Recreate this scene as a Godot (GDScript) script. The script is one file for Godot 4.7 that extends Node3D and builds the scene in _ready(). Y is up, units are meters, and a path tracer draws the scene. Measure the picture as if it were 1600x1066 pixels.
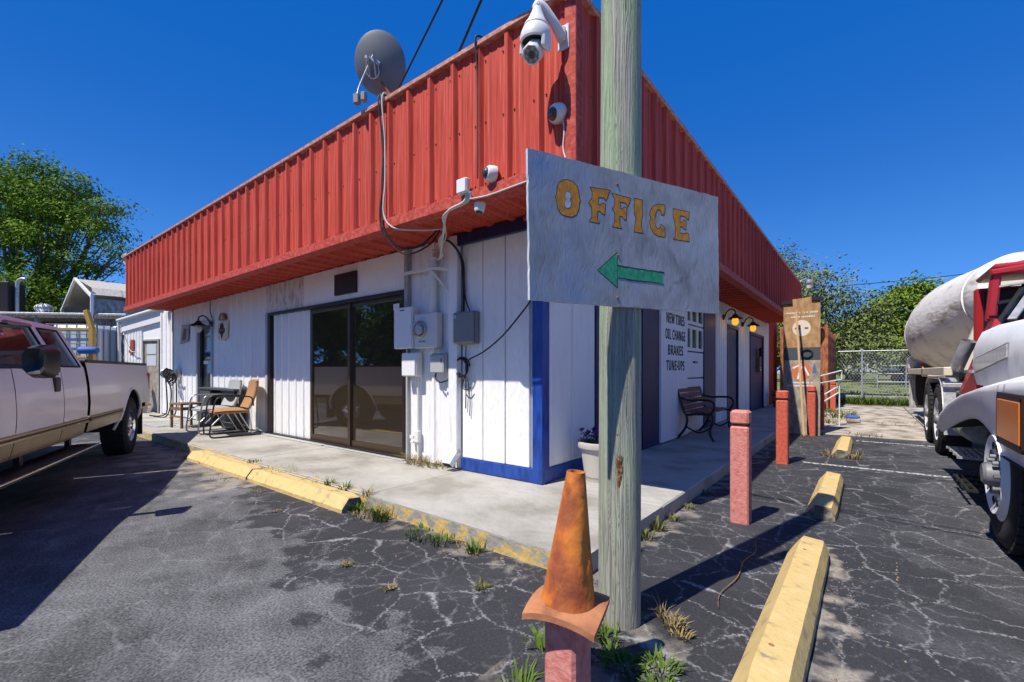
extends Node3D
# A corner shop clad in ribbed metal, seen from its parking lot. x runs along the front wall, -z along the side wall.

var M := {}
var used := {}
var rng := RandomNumberGenerator.new()
const SLAB := 0.12
const OUT := 0.864
const FB := 2.57
const FT := 3.815

# ---------------------------------------------------------------- helpers: nodes
func numbered(called: String) -> String:
	if not used.has(called):
		used[called] = 0
		return called
	used[called] += 1
	return "%s_%03d" % [called, used[called]]

func thing(called: String, label: String, category: String, at := Vector3.ZERO, turn := 0.0, group := "") -> Node3D:
	var o := Node3D.new()
	o.name = numbered(called)
	add_child(o)
	o.position = at
	o.rotation.y = turn
	tag(o, label, category, group)
	return o

func tag(o: Node3D, label: String, category: String, group := "") -> Node3D:
	o.set_meta("label", label)
	o.set_meta("category", category)
	if group:
		o.set_meta("group", group)
	return o

func obj(called: String, st: SurfaceTool, m: Material, parent: Node = null) -> MeshInstance3D:
	var o := MeshInstance3D.new()
	st.generate_normals()
	o.mesh = st.commit()
	o.material_override = m
	if parent == null or parent == self:
		o.name = numbered(called)
		add_child(o)
	else:
		o.name = called
		parent.add_child(o, true)
	return o

func shared(called: String, mesh: Mesh, m: Material, parent: Node, xf: Transform3D) -> MeshInstance3D:
	var o := MeshInstance3D.new()
	o.mesh = mesh
	o.material_override = m
	o.name = called
	o.transform = xf
	parent.add_child(o, true)
	return o

func struct(called: String, st: SurfaceTool, m: Material, label: String) -> MeshInstance3D:
	var o := obj(called, st, m)
	o.set_meta("kind", "structure")
	o.set_meta("label", label)
	return o

func part_node(called: String, parent: Node, xf := Transform3D()) -> Node3D:
	var o := Node3D.new()
	o.name = called
	o.transform = xf
	parent.add_child(o, true)
	return o

# ---------------------------------------------------------------- helpers: shapes
func mb() -> SurfaceTool:
	var s := SurfaceTool.new()
	s.begin(Mesh.PRIMITIVE_TRIANGLES)
	s.set_smooth_group(-1)
	return s

func tri(s: SurfaceTool, a: Vector3, b: Vector3, c: Vector3, hint: Vector3) -> void:
	if (b - a).cross(c - a).dot(hint) > 0.0:
		s.add_vertex(a); s.add_vertex(c); s.add_vertex(b)
	else:
		s.add_vertex(a); s.add_vertex(b); s.add_vertex(c)

func quad(s: SurfaceTool, a: Vector3, b: Vector3, c: Vector3, d: Vector3, hint: Vector3) -> void:
	if (c - a).cross(d - b).dot(hint) > 0.0:
		s.add_vertex(a); s.add_vertex(c); s.add_vertex(b)
		s.add_vertex(a); s.add_vertex(d); s.add_vertex(c)
	else:
		s.add_vertex(a); s.add_vertex(b); s.add_vertex(c)
		s.add_vertex(a); s.add_vertex(c); s.add_vertex(d)

func uvquad(s: SurfaceTool, p: Array, uv: Array, hint: Vector3) -> void:
	var order := [0, 1, 2, 0, 2, 3]
	if (p[2] - p[0]).cross(p[3] - p[1]).dot(hint) > 0.0:
		order = [0, 2, 1, 0, 3, 2]
	for i in order:
		s.set_uv(uv[i])
		s.add_vertex(p[i])

# box between two corners, edges chamfered by ch
func box(s: SurfaceTool, lo: Vector3, hi: Vector3, ch := 0.0, xf := Transform3D()) -> void:
	s.set_smooth_group(-1)
	var c := (lo + hi) / 2.0
	var h := (hi - lo).abs() / 2.0
	ch = minf(ch, minf(h.x, minf(h.y, h.z)) * 0.9)
	for ax in 3:
		var u := (ax + 1) % 3
		var v := (ax + 2) % 3
		for sg in [-1.0, 1.0]:
			var pts := []
			for q in [[-1, -1], [1, -1], [1, 1], [-1, 1]]:
				var p := Vector3.ZERO
				p[ax] = sg * h[ax]
				p[u] = q[0] * (h[u] - ch)
				p[v] = q[1] * (h[v] - ch)
				pts.append(xf * (c + p))
			var n := Vector3.ZERO
			n[ax] = sg
			quad(s, pts[0], pts[1], pts[2], pts[3], xf.basis * n)
	if ch <= 0.0:
		return
	for ax in 3:
		var u := (ax + 1) % 3
		var v := (ax + 2) % 3
		for su in [-1.0, 1.0]:
			for sv in [-1.0, 1.0]:
				var pts := []
				for q in [[-1, 0], [1, 0], [1, 1], [-1, 1]]:
					var p := Vector3.ZERO
					p[ax] = q[0] * (h[ax] - ch)
					p[u] = su * (h[u] - (0.0 if q[1] == 0 else ch))
					p[v] = sv * (h[v] - (ch if q[1] == 0 else 0.0))
					pts.append(xf * (c + p))
				var n := Vector3.ZERO
				n[u] = su
				n[v] = sv
				quad(s, pts[0], pts[1], pts[2], pts[3], xf.basis * n)
	for sx in [-1.0, 1.0]:
		for sy in [-1.0, 1.0]:
			for sz in [-1.0, 1.0]:
				var g := Vector3(sx, sy, sz)
				tri(s, xf * (c + g * Vector3(h.x, h.y - ch, h.z - ch)), xf * (c + g * Vector3(h.x - ch, h.y, h.z - ch)), xf * (c + g * Vector3(h.x - ch, h.y - ch, h.z)), xf.basis * g)

# a bar of rectangular section from a to b
func bar(s: SurfaceTool, a: Vector3, b: Vector3, w: float, h: float, up := Vector3.UP, ch := 0.0) -> void:
	var z := (b - a).normalized()
	var x := up.cross(z)
	if x.length() < 0.01:
		x = Vector3.RIGHT.cross(z)
	x = x.normalized()
	var y := z.cross(x)
	box(s, Vector3(-w / 2, -h / 2, 0), Vector3(w / 2, h / 2, a.distance_to(b)), ch, Transform3D(Basis(x, y, z), a))

func tube(s: SurfaceTool, pts: Array, r, sides := 8, caps := true, group := 1) -> void:
	var n := pts.size()
	var t0: Vector3 = (pts[1] - pts[0]).normalized()
	var nn := t0.cross(Vector3.UP if absf(t0.y) < 0.9 else Vector3.RIGHT).normalized()
	var rings := []
	for i in n:
		var t: Vector3 = (pts[mini(i + 1, n - 1)] - pts[maxi(i - 1, 0)]).normalized()
		nn = (nn - t * nn.dot(t)).normalized()
		var bb := t.cross(nn)
		var rr: float = r[i] if r is Array else r
		var ring := PackedVector3Array()
		for j in sides:
			var a := TAU * j / sides
			ring.append(pts[i] + (nn * cos(a) + bb * sin(a)) * rr)
		rings.append(ring)
	s.set_smooth_group(group)
	for i in n - 1:
		for j in sides:
			var k := (j + 1) % sides
			var a: Vector3 = rings[i][j]
			var b: Vector3 = rings[i + 1][j]
			var c: Vector3 = rings[i + 1][k]
			var d: Vector3 = rings[i][k]
			s.add_vertex(a); s.add_vertex(b); s.add_vertex(c)
			s.add_vertex(a); s.add_vertex(c); s.add_vertex(d)
	s.set_smooth_group(-1)
	if caps:
		for e in [0, n - 1]:
			var out: Vector3 = (pts[0] - pts[1]) if e == 0 else (pts[n - 1] - pts[n - 2])
			for j in sides:
				tri(s, pts[e], rings[e][j], rings[e][(j + 1) % sides], out)

func curve(pts: Array, per := 6) -> Array:
	# Catmull-Rom through the points
	var o := []
	var n := pts.size()
	for i in n - 1:
		var p0: Vector3 = pts[maxi(i - 1, 0)]
		var p1: Vector3 = pts[i]
		var p2: Vector3 = pts[i + 1]
		var p3: Vector3 = pts[mini(i + 2, n - 1)]
		for k in per:
			o.append(p1.cubic_interpolate(p2, p0, p3, float(k) / per))
	o.append(pts[n - 1])
	return o

# profile of Vector2(radius, y), going up on the outside
func lathe(s: SurfaceTool, prof: Array, sides := 24, xf := Transform3D(), crease := 0.6) -> void:
	var group := 2
	for i in prof.size() - 1:
		if i > 0:
			var d0: Vector2 = (prof[i] - prof[i - 1]).normalized()
			var d1: Vector2 = (prof[i + 1] - prof[i]).normalized()
			if absf(d0.angle_to(d1)) > crease:
				group = 3 if group == 2 else 2
		s.set_smooth_group(group)
		for j in sides:
			var a0 := TAU * j / sides
			var a1 := TAU * (j + 1) / sides
			var p: Vector2 = prof[i]
			var q: Vector2 = prof[i + 1]
			var a := xf * Vector3(p.x * cos(a0), p.y, p.x * sin(a0))
			var b := xf * Vector3(p.x * cos(a1), p.y, p.x * sin(a1))
			var c := xf * Vector3(q.x * cos(a1), q.y, q.x * sin(a1))
			var d := xf * Vector3(q.x * cos(a0), q.y, q.x * sin(a0))
			if p.x > 1e-6:
				s.add_vertex(a); s.add_vertex(b); s.add_vertex(c)
			if q.x > 1e-6:
				s.add_vertex(a); s.add_vertex(c); s.add_vertex(d)
	s.set_smooth_group(-1)

func extrude(s: SurfaceTool, poly: PackedVector2Array, z0: float, z1: float, xf := Transform3D()) -> void:
	s.set_smooth_group(-1)
	var idx := Geometry2D.triangulate_polygon(poly)
	for i in range(0, idx.size(), 3):
		var a := poly[idx[i]]
		var b := poly[idx[i + 1]]
		var c := poly[idx[i + 2]]
		tri(s, xf * Vector3(a.x, a.y, z1), xf * Vector3(b.x, b.y, z1), xf * Vector3(c.x, c.y, z1), xf.basis.z)
		tri(s, xf * Vector3(a.x, a.y, z0), xf * Vector3(b.x, b.y, z0), xf * Vector3(c.x, c.y, z0), -xf.basis.z)
	var cw := Geometry2D.is_polygon_clockwise(poly)
	for i in poly.size():
		var a := poly[i]
		var b := poly[(i + 1) % poly.size()]
		var n := Vector3(b.y - a.y, a.x - b.x, 0) * (-1.0 if cw else 1.0)
		quad(s, xf * Vector3(a.x, a.y, z0), xf * Vector3(b.x, b.y, z0), xf * Vector3(b.x, b.y, z1), xf * Vector3(a.x, a.y, z1), xf.basis * n)

# smooth grid of points rows[i][j]
func grid(s: SurfaceTool, rows: Array, hint: Vector3, group := 1) -> void:
	s.set_smooth_group(group)
	for i in rows.size() - 1:
		for j in rows[i].size() - 1:
			var a: Vector3 = rows[i][j]
			var b: Vector3 = rows[i + 1][j]
			var c: Vector3 = rows[i + 1][j + 1]
			var d: Vector3 = rows[i][j + 1]
			if (c - a).cross(d - b).length() < 1e-7:
				continue
			quad(s, a, b, c, d, hint)
	s.set_smooth_group(-1)

# folded sheet: prof holds (x, z) along the width, drawn from y0 to y1
func ribbed(s: SurfaceTool, prof: Array, y0: float, y1: float, xf := Transform3D()) -> void:
	s.set_smooth_group(-1)
	for i in prof.size() - 1:
		var a: Vector2 = prof[i]
		var b: Vector2 = prof[i + 1]
		quad(s, xf * Vector3(a.x, y0, a.y), xf * Vector3(b.x, y0, b.y), xf * Vector3(b.x, y1, b.y), xf * Vector3(a.x, y1, a.y), xf.basis.z)

# trapezoid ribs every pitch, with two low stiffeners in each pan
func rib_profile(x0: float, x1: float, pitch: float, h: float, wb: float, wt: float, minor := 0.004) -> Array:
	var o := [Vector2(x0, 0)]
	var k := int(floor(x0 / pitch)) - 1
	while k * pitch < x1 + pitch:
		var c := k * pitch
		var cand := [Vector2(c - wb / 2, 0), Vector2(c - wt / 2, h), Vector2(c + wt / 2, h), Vector2(c + wb / 2, 0)]
		for f in [0.36, 0.64]:
			var m: float = c + pitch * f
			cand.append_array([Vector2(m - 0.016, 0), Vector2(m - 0.008, minor), Vector2(m + 0.008, minor), Vector2(m + 0.016, 0)])
		for p in cand:
			if p.x > x0 + 1e-4 and p.x < x1 - 1e-4:
				o.append(p)
		k += 1
	o.append(Vector2(x1, 0))
	return o

func ellipse_poly(cx: float, cy: float, rx: float, ry: float, n := 24) -> PackedVector2Array:
	var o := PackedVector2Array()
	for i in n:
		o.append(Vector2(cx + rx * cos(TAU * i / n), cy + ry * sin(TAU * i / n)))
	return o

func text_part(called: String, words: String, height: float, m: Material, parent: Node, xf: Transform3D, squeeze := 1.0, family := "Droid Sans") -> MeshInstance3D:
	var t := TextMesh.new()
	var f := SystemFont.new()
	f.font_names = PackedStringArray([family])
	f.font_weight = 800
	t.font = f
	t.font_size = 64
	t.pixel_size = height / 46.0
	t.text = words
	t.depth = 0.002
	t.curve_step = 2.0
	var b := xf
	b.basis = b.basis * Basis.from_scale(Vector3(squeeze, 1, 1))
	return shared(called, t, m, parent, b)

# ---------------------------------------------------------------- helpers: materials
func lin(r: float, g: float, b: float, a := 1.0) -> Color:
	var c := Color(r, g, b, a).linear_to_srgb()
	c.a = a
	return c

func mat(called: String, c: Color, rough := 0.6, metal := 0.0) -> StandardMaterial3D:
	var m := StandardMaterial3D.new()
	m.resource_name = called
	m.albedo_color = c
	m.roughness = rough
	m.metallic = metal
	M[called] = m
	return m

func noise(seed_: int, freq: float, kind := FastNoiseLite.TYPE_SIMPLEX_SMOOTH, oct := 5) -> FastNoiseLite:
	var n := FastNoiseLite.new()
	n.seed = seed_
	n.noise_type = kind
	n.frequency = freq
	n.fractal_octaves = oct
	n.fractal_type = FastNoiseLite.FRACTAL_FBM if oct > 1 else FastNoiseLite.FRACTAL_NONE
	return n

func ramp_tex(n: FastNoiseLite, cols: Array, offs: Array, size := 512) -> NoiseTexture2D:
	var t := NoiseTexture2D.new()
	t.width = size
	t.height = size
	t.seamless = true
	t.seamless_blend_skirt = 0.2
	t.noise = n
	var g := Gradient.new()
	g.colors = PackedColorArray(cols)
	g.offsets = PackedFloat32Array(offs)
	t.color_ramp = g
	return t

func grey_tex(n: FastNoiseLite, size := 512) -> NoiseTexture2D:
	var t := NoiseTexture2D.new()
	t.width = size
	t.height = size
	t.seamless = true
	t.noise = n
	return t

func normal_tex(n: FastNoiseLite, strength := 4.0, size := 512) -> NoiseTexture2D:
	var t := grey_tex(n, size)
	t.as_normal_map = true
	t.bump_strength = strength
	return t

# tri-planar textured material; colours are linear and multiply to the surface's own tones
func tmat(called: String, n: FastNoiseLite, cols: Array, offs: Array, scale: Vector3, rough := 0.7, metal := 0.0, world := true, bump: NoiseTexture2D = null, bump_scale := 0.5) -> StandardMaterial3D:
	var m := mat(called, Color.WHITE, rough, metal)
	m.albedo_texture = ramp_tex(n, cols, offs)
	m.uv1_triplanar = true
	m.uv1_world_triplanar = world
	m.uv1_scale = scale
	if bump:
		m.normal_enabled = true
		m.normal_texture = bump
		m.normal_scale = bump_scale
	return m
# ---------------------------------------------------------------- materials
func make_materials() -> void:
	var fine := normal_tex(noise(11, 0.06, FastNoiseLite.TYPE_SIMPLEX_SMOOTH, 5), 5.0)
	var rough_n := normal_tex(noise(12, 0.03, FastNoiseLite.TYPE_SIMPLEX_SMOOTH, 6), 8.0)
	var streak := noise(21, 0.02, FastNoiseLite.TYPE_SIMPLEX_SMOOTH, 5)
	tmat("red_metal", streak, [lin(.34, .040, .026), lin(.47, .060, .038), lin(.54, .080, .052), lin(.62, .145, .10)], [0.14, 0.38, 0.66, 0.95], Vector3(3.2, .08, 3.2), .6, 0.0, true, fine, .10)
	tmat("red_metal_worn", noise(22, 0.025), [lin(.30, .036, .024), lin(.44, .056, .036), lin(.52, .082, .054), lin(.63, .17, .125)], [0.15, 0.38, 0.64, 0.92], Vector3(3.8, .07, 3.8), .62, 0.0, true, fine, .10)
	tmat("red_trim", noise(23, 0.03), [lin(.36, .05, .036), lin(.46, .072, .052), lin(.53, .12, .09)], [0.2, 0.5, 0.85], Vector3(1, 1, 1), .65, 0.0, true, fine, .2)
	tmat("cap_trim", noise(24, 0.03), [lin(.40, .14, .09), lin(.52, .22, .15), lin(.6, .34, .25)], [0.2, 0.5, 0.85], Vector3(.8, 1, .8), .5, 0.0, true, fine, .2)
	tmat("white_metal", noise(25, 0.015), [lin(.68, .67, .64), lin(.80, .80, .79), lin(.83, .83, .83), lin(.81, .81, .80)], [0.1, 0.28, 0.7, 1.0], Vector3(1.3, .14, 1.3), .5, 0.0, true, fine, .15)
	tmat("white_board", noise(26, 0.012), [lin(.78, .78, .77), lin(.83, .83, .83), lin(.85, .85, .85)], [0.1, 0.35, 0.8], Vector3(.9, .15, .9), .6, 0.0, true, fine, .15)
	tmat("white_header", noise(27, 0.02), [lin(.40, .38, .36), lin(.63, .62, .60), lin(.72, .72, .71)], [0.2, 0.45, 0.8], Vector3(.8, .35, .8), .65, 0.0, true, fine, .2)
	tmat("grey_board", noise(28, 0.03), [lin(.22, .22, .21), lin(.36, .36, .35), lin(.5, .5, .48)], [0.2, 0.5, 0.85], Vector3(1, .2, 1), .7)
	tmat("blue_paint", noise(29, 0.02), [lin(.006, .035, .20), lin(.010, .055, .30), lin(.016, .075, .36)], [0.2, 0.5, 0.9], Vector3(1, .3, 1), .42, 0.0, true, fine, .15)
	tmat("navy_paint", noise(30, 0.02), [lin(.004, .008, .055), lin(.006, .012, .08), lin(.009, .018, .10)], [0.2, 0.5, 0.9], Vector3(1, .3, 1), .5)
	tmat("concrete", noise(31, 0.008, FastNoiseLite.TYPE_SIMPLEX_SMOOTH, 7), [lin(.28, .265, .23), lin(.355, .34, .30), lin(.39, .375, .34), lin(.43, .415, .38)], [0.15, 0.36, 0.6, 0.85], Vector3(.3, .3, .3), .85, 0.0, true, rough_n, .25)
	tmat("old_concrete", noise(32, 0.01, FastNoiseLite.TYPE_SIMPLEX_SMOOTH, 7), [lin(.19, .165, .13), lin(.33, .29, .235), lin(.42, .375, .31), lin(.48, .44, .37)], [0.25, 0.42, 0.6, 0.8], Vector3(.35, .35, .35), .9, 0.0, true, rough_n, .35)
	tmat("kerb_yellow", noise(33, 0.02, FastNoiseLite.TYPE_SIMPLEX_SMOOTH, 6), [lin(.30, .28, .24), lin(.40, .35, .24), lin(.55, .38, .12), lin(.60, .43, .15)], [0.3, 0.42, 0.5, 0.8], Vector3(.7, .7, .7), .8, 0.0, true, rough_n, .3)
	tmat("bumper_yellow", noise(34, 0.02, FastNoiseLite.TYPE_SIMPLEX_SMOOTH, 6), [lin(.26, .22, .16), lin(.50, .37, .16), lin(.59, .43, .17), lin(.61, .45, .19), lin(.65, .50, .24)], [0.16, 0.22, 0.34, 0.65, 0.95], Vector3(.7, .7, .7), .75, 0.0, true, fine, .25)
	tmat("bumper_side", noise(35, 0.02, FastNoiseLite.TYPE_SIMPLEX_SMOOTH, 6), [lin(.10, .09, .08), lin(.2, .18, .15), lin(.34, .29, .2)], [0.3, 0.55, 0.8], Vector3(1, 1, 1), .9, 0.0, true, rough_n, .4)
	tmat("bollard_pink", noise(36, 0.03, FastNoiseLite.TYPE_SIMPLEX_SMOOTH, 6), [lin(.48, .13, .10), lin(.57, .20, .165), lin(.60, .225, .19), lin(.65, .29, .25)], [0.12, 0.4, 0.65, 0.95], Vector3(1.2, 1.2, 1.2), .8, 0.0, true, fine, .3)
	tmat("bollard_red", noise(37, 0.03, FastNoiseLite.TYPE_SIMPLEX_SMOOTH, 6), [lin(.47, .075, .04), lin(.54, .10, .055), lin(.56, .12, .07), lin(.6, .17, .12)], [0.2, 0.45, 0.7, 0.95], Vector3(1.2, 1.2, 1.2), .75, 0.0, true, fine, .3)
	var post_n := normal_tex(noise(39, 0.02, FastNoiseLite.TYPE_SIMPLEX_SMOOTH, 6), 14.0)
	tmat("post_wood", noise(38, 0.018, FastNoiseLite.TYPE_SIMPLEX_SMOOTH, 6), [lin(.13, .125, .09), lin(.25, .275, .20), lin(.36, .40, .30), lin(.42, .44, .35), lin(.50, .50, .42)], [0.2, 0.36, 0.52, 0.7, 0.92], Vector3(3.2, .22, 3.2), .9, 0.0, true, post_n, .9)
	var ply_n := normal_tex(noise(139, 0.05, FastNoiseLite.TYPE_SIMPLEX_SMOOTH, 5), 8.0)
	tmat("ply_grey", noise(40, 0.012, FastNoiseLite.TYPE_SIMPLEX_SMOOTH, 6), [lin(.28, .35, .48), lin(.46, .50, .57), lin(.56, .58, .61), lin(.66, .67, .67)], [0.15, 0.36, 0.6, 0.9], Vector3(1.6, .3, 1.6), .75, 0.0, true, ply_n, .16)
	tmat("cone_rust", noise(41, 0.012, FastNoiseLite.TYPE_SIMPLEX_SMOOTH, 6), [lin(.24, .06, .025), lin(.42, .105, .026), lin(.57, .165, .024), lin(.67, .23, .03)], [0.28, 0.42, 0.54, 0.72], Vector3(1.1, .7, 1.1), .7, 0.0, true, rough_n, .3)
	tmat("cone_base", noise(42, 0.015, FastNoiseLite.TYPE_SIMPLEX_SMOOTH, 6), [lin(.26, .10, .045), lin(.42, .17, .075), lin(.50, .22, .105)], [0.2, 0.5, 0.85], Vector3(1.2, 1.2, 1.2), .8, 0.0, true, fine, .15)
	tmat("rot_wood", noise(43, 0.04), [lin(.09, .04, .015), lin(.25, .12, .045), lin(.42, .25, .1)], [0.25, 0.5, 0.8], Vector3(6, 1.5, 6), .95, 0.0, true, post_n, 1.0)
	tmat("bark", noise(44, 0.03), [lin(.05, .04, .03), lin(.12, .10, .08), lin(.22, .19, .16)], [0.25, 0.5, 0.8], Vector3(1, .3, 1), .9)
	tmat("drum_dirt", noise(45, 0.008, FastNoiseLite.TYPE_SIMPLEX_SMOOTH, 7), [lin(.24, .20, .15), lin(.50, .45, .37), lin(.70, .67, .60), lin(.77, .745, .68)], [0.16, 0.28, 0.38, 0.7], Vector3(.25, .55, .25), .6, 0.0, true, rough_n, .3)
	tmat("truck_white_old", noise(46, 0.01, FastNoiseLite.TYPE_SIMPLEX_SMOOTH, 6), [lin(.70, .70, .70), lin(.81, .82, .83), lin(.84, .85, .86)], [0.15, 0.4, 0.8], Vector3(.5, .5, .5), .45)
	tmat("galv", noise(47, 0.02), [lin(.38, .39, .40), lin(.5, .51, .52), lin(.6, .6, .6)], [0.25, 0.5, 0.8], Vector3(1, 1, 1), .45, .5)
	tmat("rust_orange", noise(48, 0.02), [lin(.20, .07, .03), lin(.38, .13, .05), lin(.48, .19, .08)], [0.25, 0.5, 0.8], Vector3(1, .3, 1), .8)
	tmat("beige_roof", noise(49, 0.02), [lin(.38, .35, .30), lin(.48, .45, .39), lin(.56, .53, .47)], [0.25, 0.5, 0.8], Vector3(1, .4, 1), .6)
	tmat("shed_grey", noise(50, 0.02), [lin(.16, .165, .165), lin(.24, .245, .24), lin(.32, .325, .32)], [0.25, 0.5, 0.8], Vector3(1, .4, 1), .6)
	tmat("lawn", noise(51, 0.02, FastNoiseLite.TYPE_SIMPLEX_SMOOTH, 6), [lin(.06, .10, .02), lin(.12, .155, .045), lin(.20, .21, .085), lin(.31, .28, .17)], [0.25, 0.45, 0.62, 0.85], Vector3(.12, .12, .12), .95, 0.0, true, rough_n, .5)
	tmat("cardboard", noise(52, 0.02), [lin(.30, .17, .07), lin(.39, .22, .09), lin(.46, .28, .13)], [0.25, 0.5, 0.8], Vector3(.8, .5, .8), .7)
	tmat("board_grey", noise(53, 0.02), [lin(.24, .21, .16), lin(.33, .29, .22), lin(.40, .36, .28)], [0.25, 0.5, 0.8], Vector3(.8, .5, .8), .7)
	tmat("tan_fabric", noise(54, 0.12, FastNoiseLite.TYPE_SIMPLEX_SMOOTH, 3), [lin(.30, .15, .06), lin(.38, .20, .09), lin(.46, .26, .13)], [0.3, 0.5, 0.7], Vector3(3, 3, 3), .9)
	tmat("old_wood", noise(55, 0.03), [lin(.10, .06, .03), lin(.20, .12, .06), lin(.30, .19, .10)], [0.25, 0.5, 0.8], Vector3(3, .6, 3), .8)
	tmat("bench_slat", noise(56, 0.03), [lin(.10, .035, .028), lin(.19, .065, .05), lin(.30, .13, .10)], [0.25, 0.5, 0.8], Vector3(2, 2, .4), .7)
	tmat("tan_paint", noise(57, 0.01), [lin(.30, .22, .11), lin(.37, .275, .145), lin(.41, .31, .17)], [0.2, 0.5, 0.8], Vector3(.6, .6, .6), .28, 0.2)
	tmat("soil", noise(58, 0.02, FastNoiseLite.TYPE_SIMPLEX_SMOOTH, 6), [lin(.10, .07, .045), lin(.2, .15, .1), lin(.3, .24, .17)], [0.25, 0.5, 0.8], Vector3(.6, .6, .6), .95, 0.0, true, rough_n, .6)
	for k in ["red_metal", "red_metal_worn", "red_trim"]:
		M[k].metallic_specular = .3
	M.tan_paint.clearcoat_enabled = true
	M.tan_paint.clearcoat = .8
	var tw := mat("truck_white", lin(.88, .87, .87), .4)
	tw.clearcoat_enabled = true
	tw.clearcoat = .3
	tw.clearcoat_roughness = .06
	mat("black_plastic", lin(.012, .013, .014), .5)
	mat("black_rubber", lin(.016, .016, .017), .85)
	mat("black_metal", lin(.015, .015, .016), .4)
	mat("dark", lin(.012, .011, .010), .8)
	mat("room_wall", lin(.16, .12, .09), .9)
	mat("room_floor", lin(.14, .11, .08), .6)
	mat("chrome", lin(.75, .75, .75), .12, 1.0)
	mat("steel", lin(.5, .5, .5), .35, .9)
	mat("bronze", lin(.10, .065, .04), .35, .6)
	mat("bronze_dark", lin(.028, .02, .016), .45, .3)
	mat("gold_strip", lin(.42, .31, .16), .3, .5)
	mat("white_plastic", lin(.72, .72, .70), .4)
	mat("white_clean", lin(.76, .76, .76), .45)
	mat("grey_plastic", lin(.20, .205, .21), .5)
	mat("grey_light", lin(.40, .41, .41), .5)
	mat("meter_box", lin(.62, .62, .60), .45)
	mat("dish_grey", lin(.15, .165, .18), .5)
	mat("cable_black", lin(.012, .012, .013), .6)
	mat("cable_white", lin(.55, .52, .48), .6)
	mat("amber", lin(.75, .19, .01), .2)
	mat("red_cab", lin(.36, .02, .025), .35)
	mat("red_lens", lin(.35, .02, .02), .2)
	mat("grey_liner", lin(.26, .25, .24), .8)
	tmat("lettering_gold", noise(60, 0.03, FastNoiseLite.TYPE_SIMPLEX_SMOOTH, 6), [lin(.36, .15, .03), lin(.55, .22, .018), lin(.64, .27, .02), lin(.70, .34, .06)], [0.22, 0.42, 0.65, 0.9], Vector3(3, 1.5, 3), .75)
	mat("lettering_dark", lin(.03, .022, .02), .8)
	tmat("arrow_green", noise(61, 0.03, FastNoiseLite.TYPE_SIMPLEX_SMOOTH, 6), [lin(.02, .20, .10), lin(.02, .30, .14), lin(.03, .36, .18), lin(.12, .42, .26)], [0.22, 0.42, 0.65, 0.9], Vector3(3, 1.5, 3), .75)
	mat("cream", lin(.66, .60, .46), .7)
	mat("board_slate", lin(.055, .065, .075), .6)
	mat("sticker_orange", lin(.55, .16, .06), .7)
	mat("stick_wood", lin(.50, .32, .17), .8)
	mat("tarp_blue", lin(.02, .10, .36), .6)
	mat("tote_plastic", lin(.55, .60, .66), .4)
	mat("yellow_steel", lin(.48, .30, .05), .6)
	mat("petal_purple", lin(.10, .035, .16), .7)
	mat("planter_stone", lin(.50, .47, .42), .7)
	mat("far_white", lin(.6, .62, .63), .7)
	mat("far_blue", lin(.10, .13, .22), .7)
	mat("far_red", lin(.28, .10, .07), .8)
	mat("rag_red", lin(.30, .06, .045), .8)
	tmat("white_line", noise(59, 0.03, FastNoiseLite.TYPE_SIMPLEX_SMOOTH, 5), [lin(.06, .06, .065), lin(.22, .22, .22), lin(.48, .48, .48), lin(.56, .56, .56)], [0.35, 0.45, 0.55, 0.8], Vector3(1.2, 1.2, 1.2), .85)
	mat("blue_splash", lin(.16, .28, .42), .8)
	for v in [["leaf_bright", .20, .29, .03, .14, .22, .02], ["leaf_mid", .15, .255, .03, .13, .22, .016], ["leaf_grey", .20, .245, .095, .11, .14, .04], ["leaf_dark", .03, .065, .014, .02, .04, .008], ["weed_green", .11, .18, .03, .06, .1, .015], ["weed_dry", .32, .25, .11, .1, .08, .03], ["weed_olive", .16, .17, .05, .06, .07, .02]]:
		var m := mat(v[0], lin(v[1], v[2], v[3]), .75)
		m.metallic_specular = .22
		m.vertex_color_use_as_albedo = true
		m.backlight_enabled = true
		m.backlight = lin(v[4], v[5], v[6])
	var g := mat("shop_glass", lin(.06, .045, .032, .5), .012)
	g.transparency = BaseMaterial3D.TRANSPARENCY_ALPHA
	g.metallic_specular = .75
	g.clearcoat_enabled = true
	g.clearcoat = 1.0
	g.clearcoat_roughness = .01
	var g2 := mat("car_glass", lin(.02, .025, .025, .45), .02)
	g2.transparency = BaseMaterial3D.TRANSPARENCY_ALPHA
	var g3 := mat("clear_glass", lin(.6, .62, .6, .12), .02)
	g3.transparency = BaseMaterial3D.TRANSPARENCY_ALPHA
	var bulb := mat("bulb_glow", lin(.85, .62, .12), .35)
	bulb.emission_enabled = true
	bulb.emission = Color(1.0, .72, .12)
	bulb.emission_energy_multiplier = .55
	var smoked := mat("smoked_dome", lin(.02, .02, .02), .06)
	smoked.clearcoat_enabled = true
	make_asphalt()
	make_post_and_sign()

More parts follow.
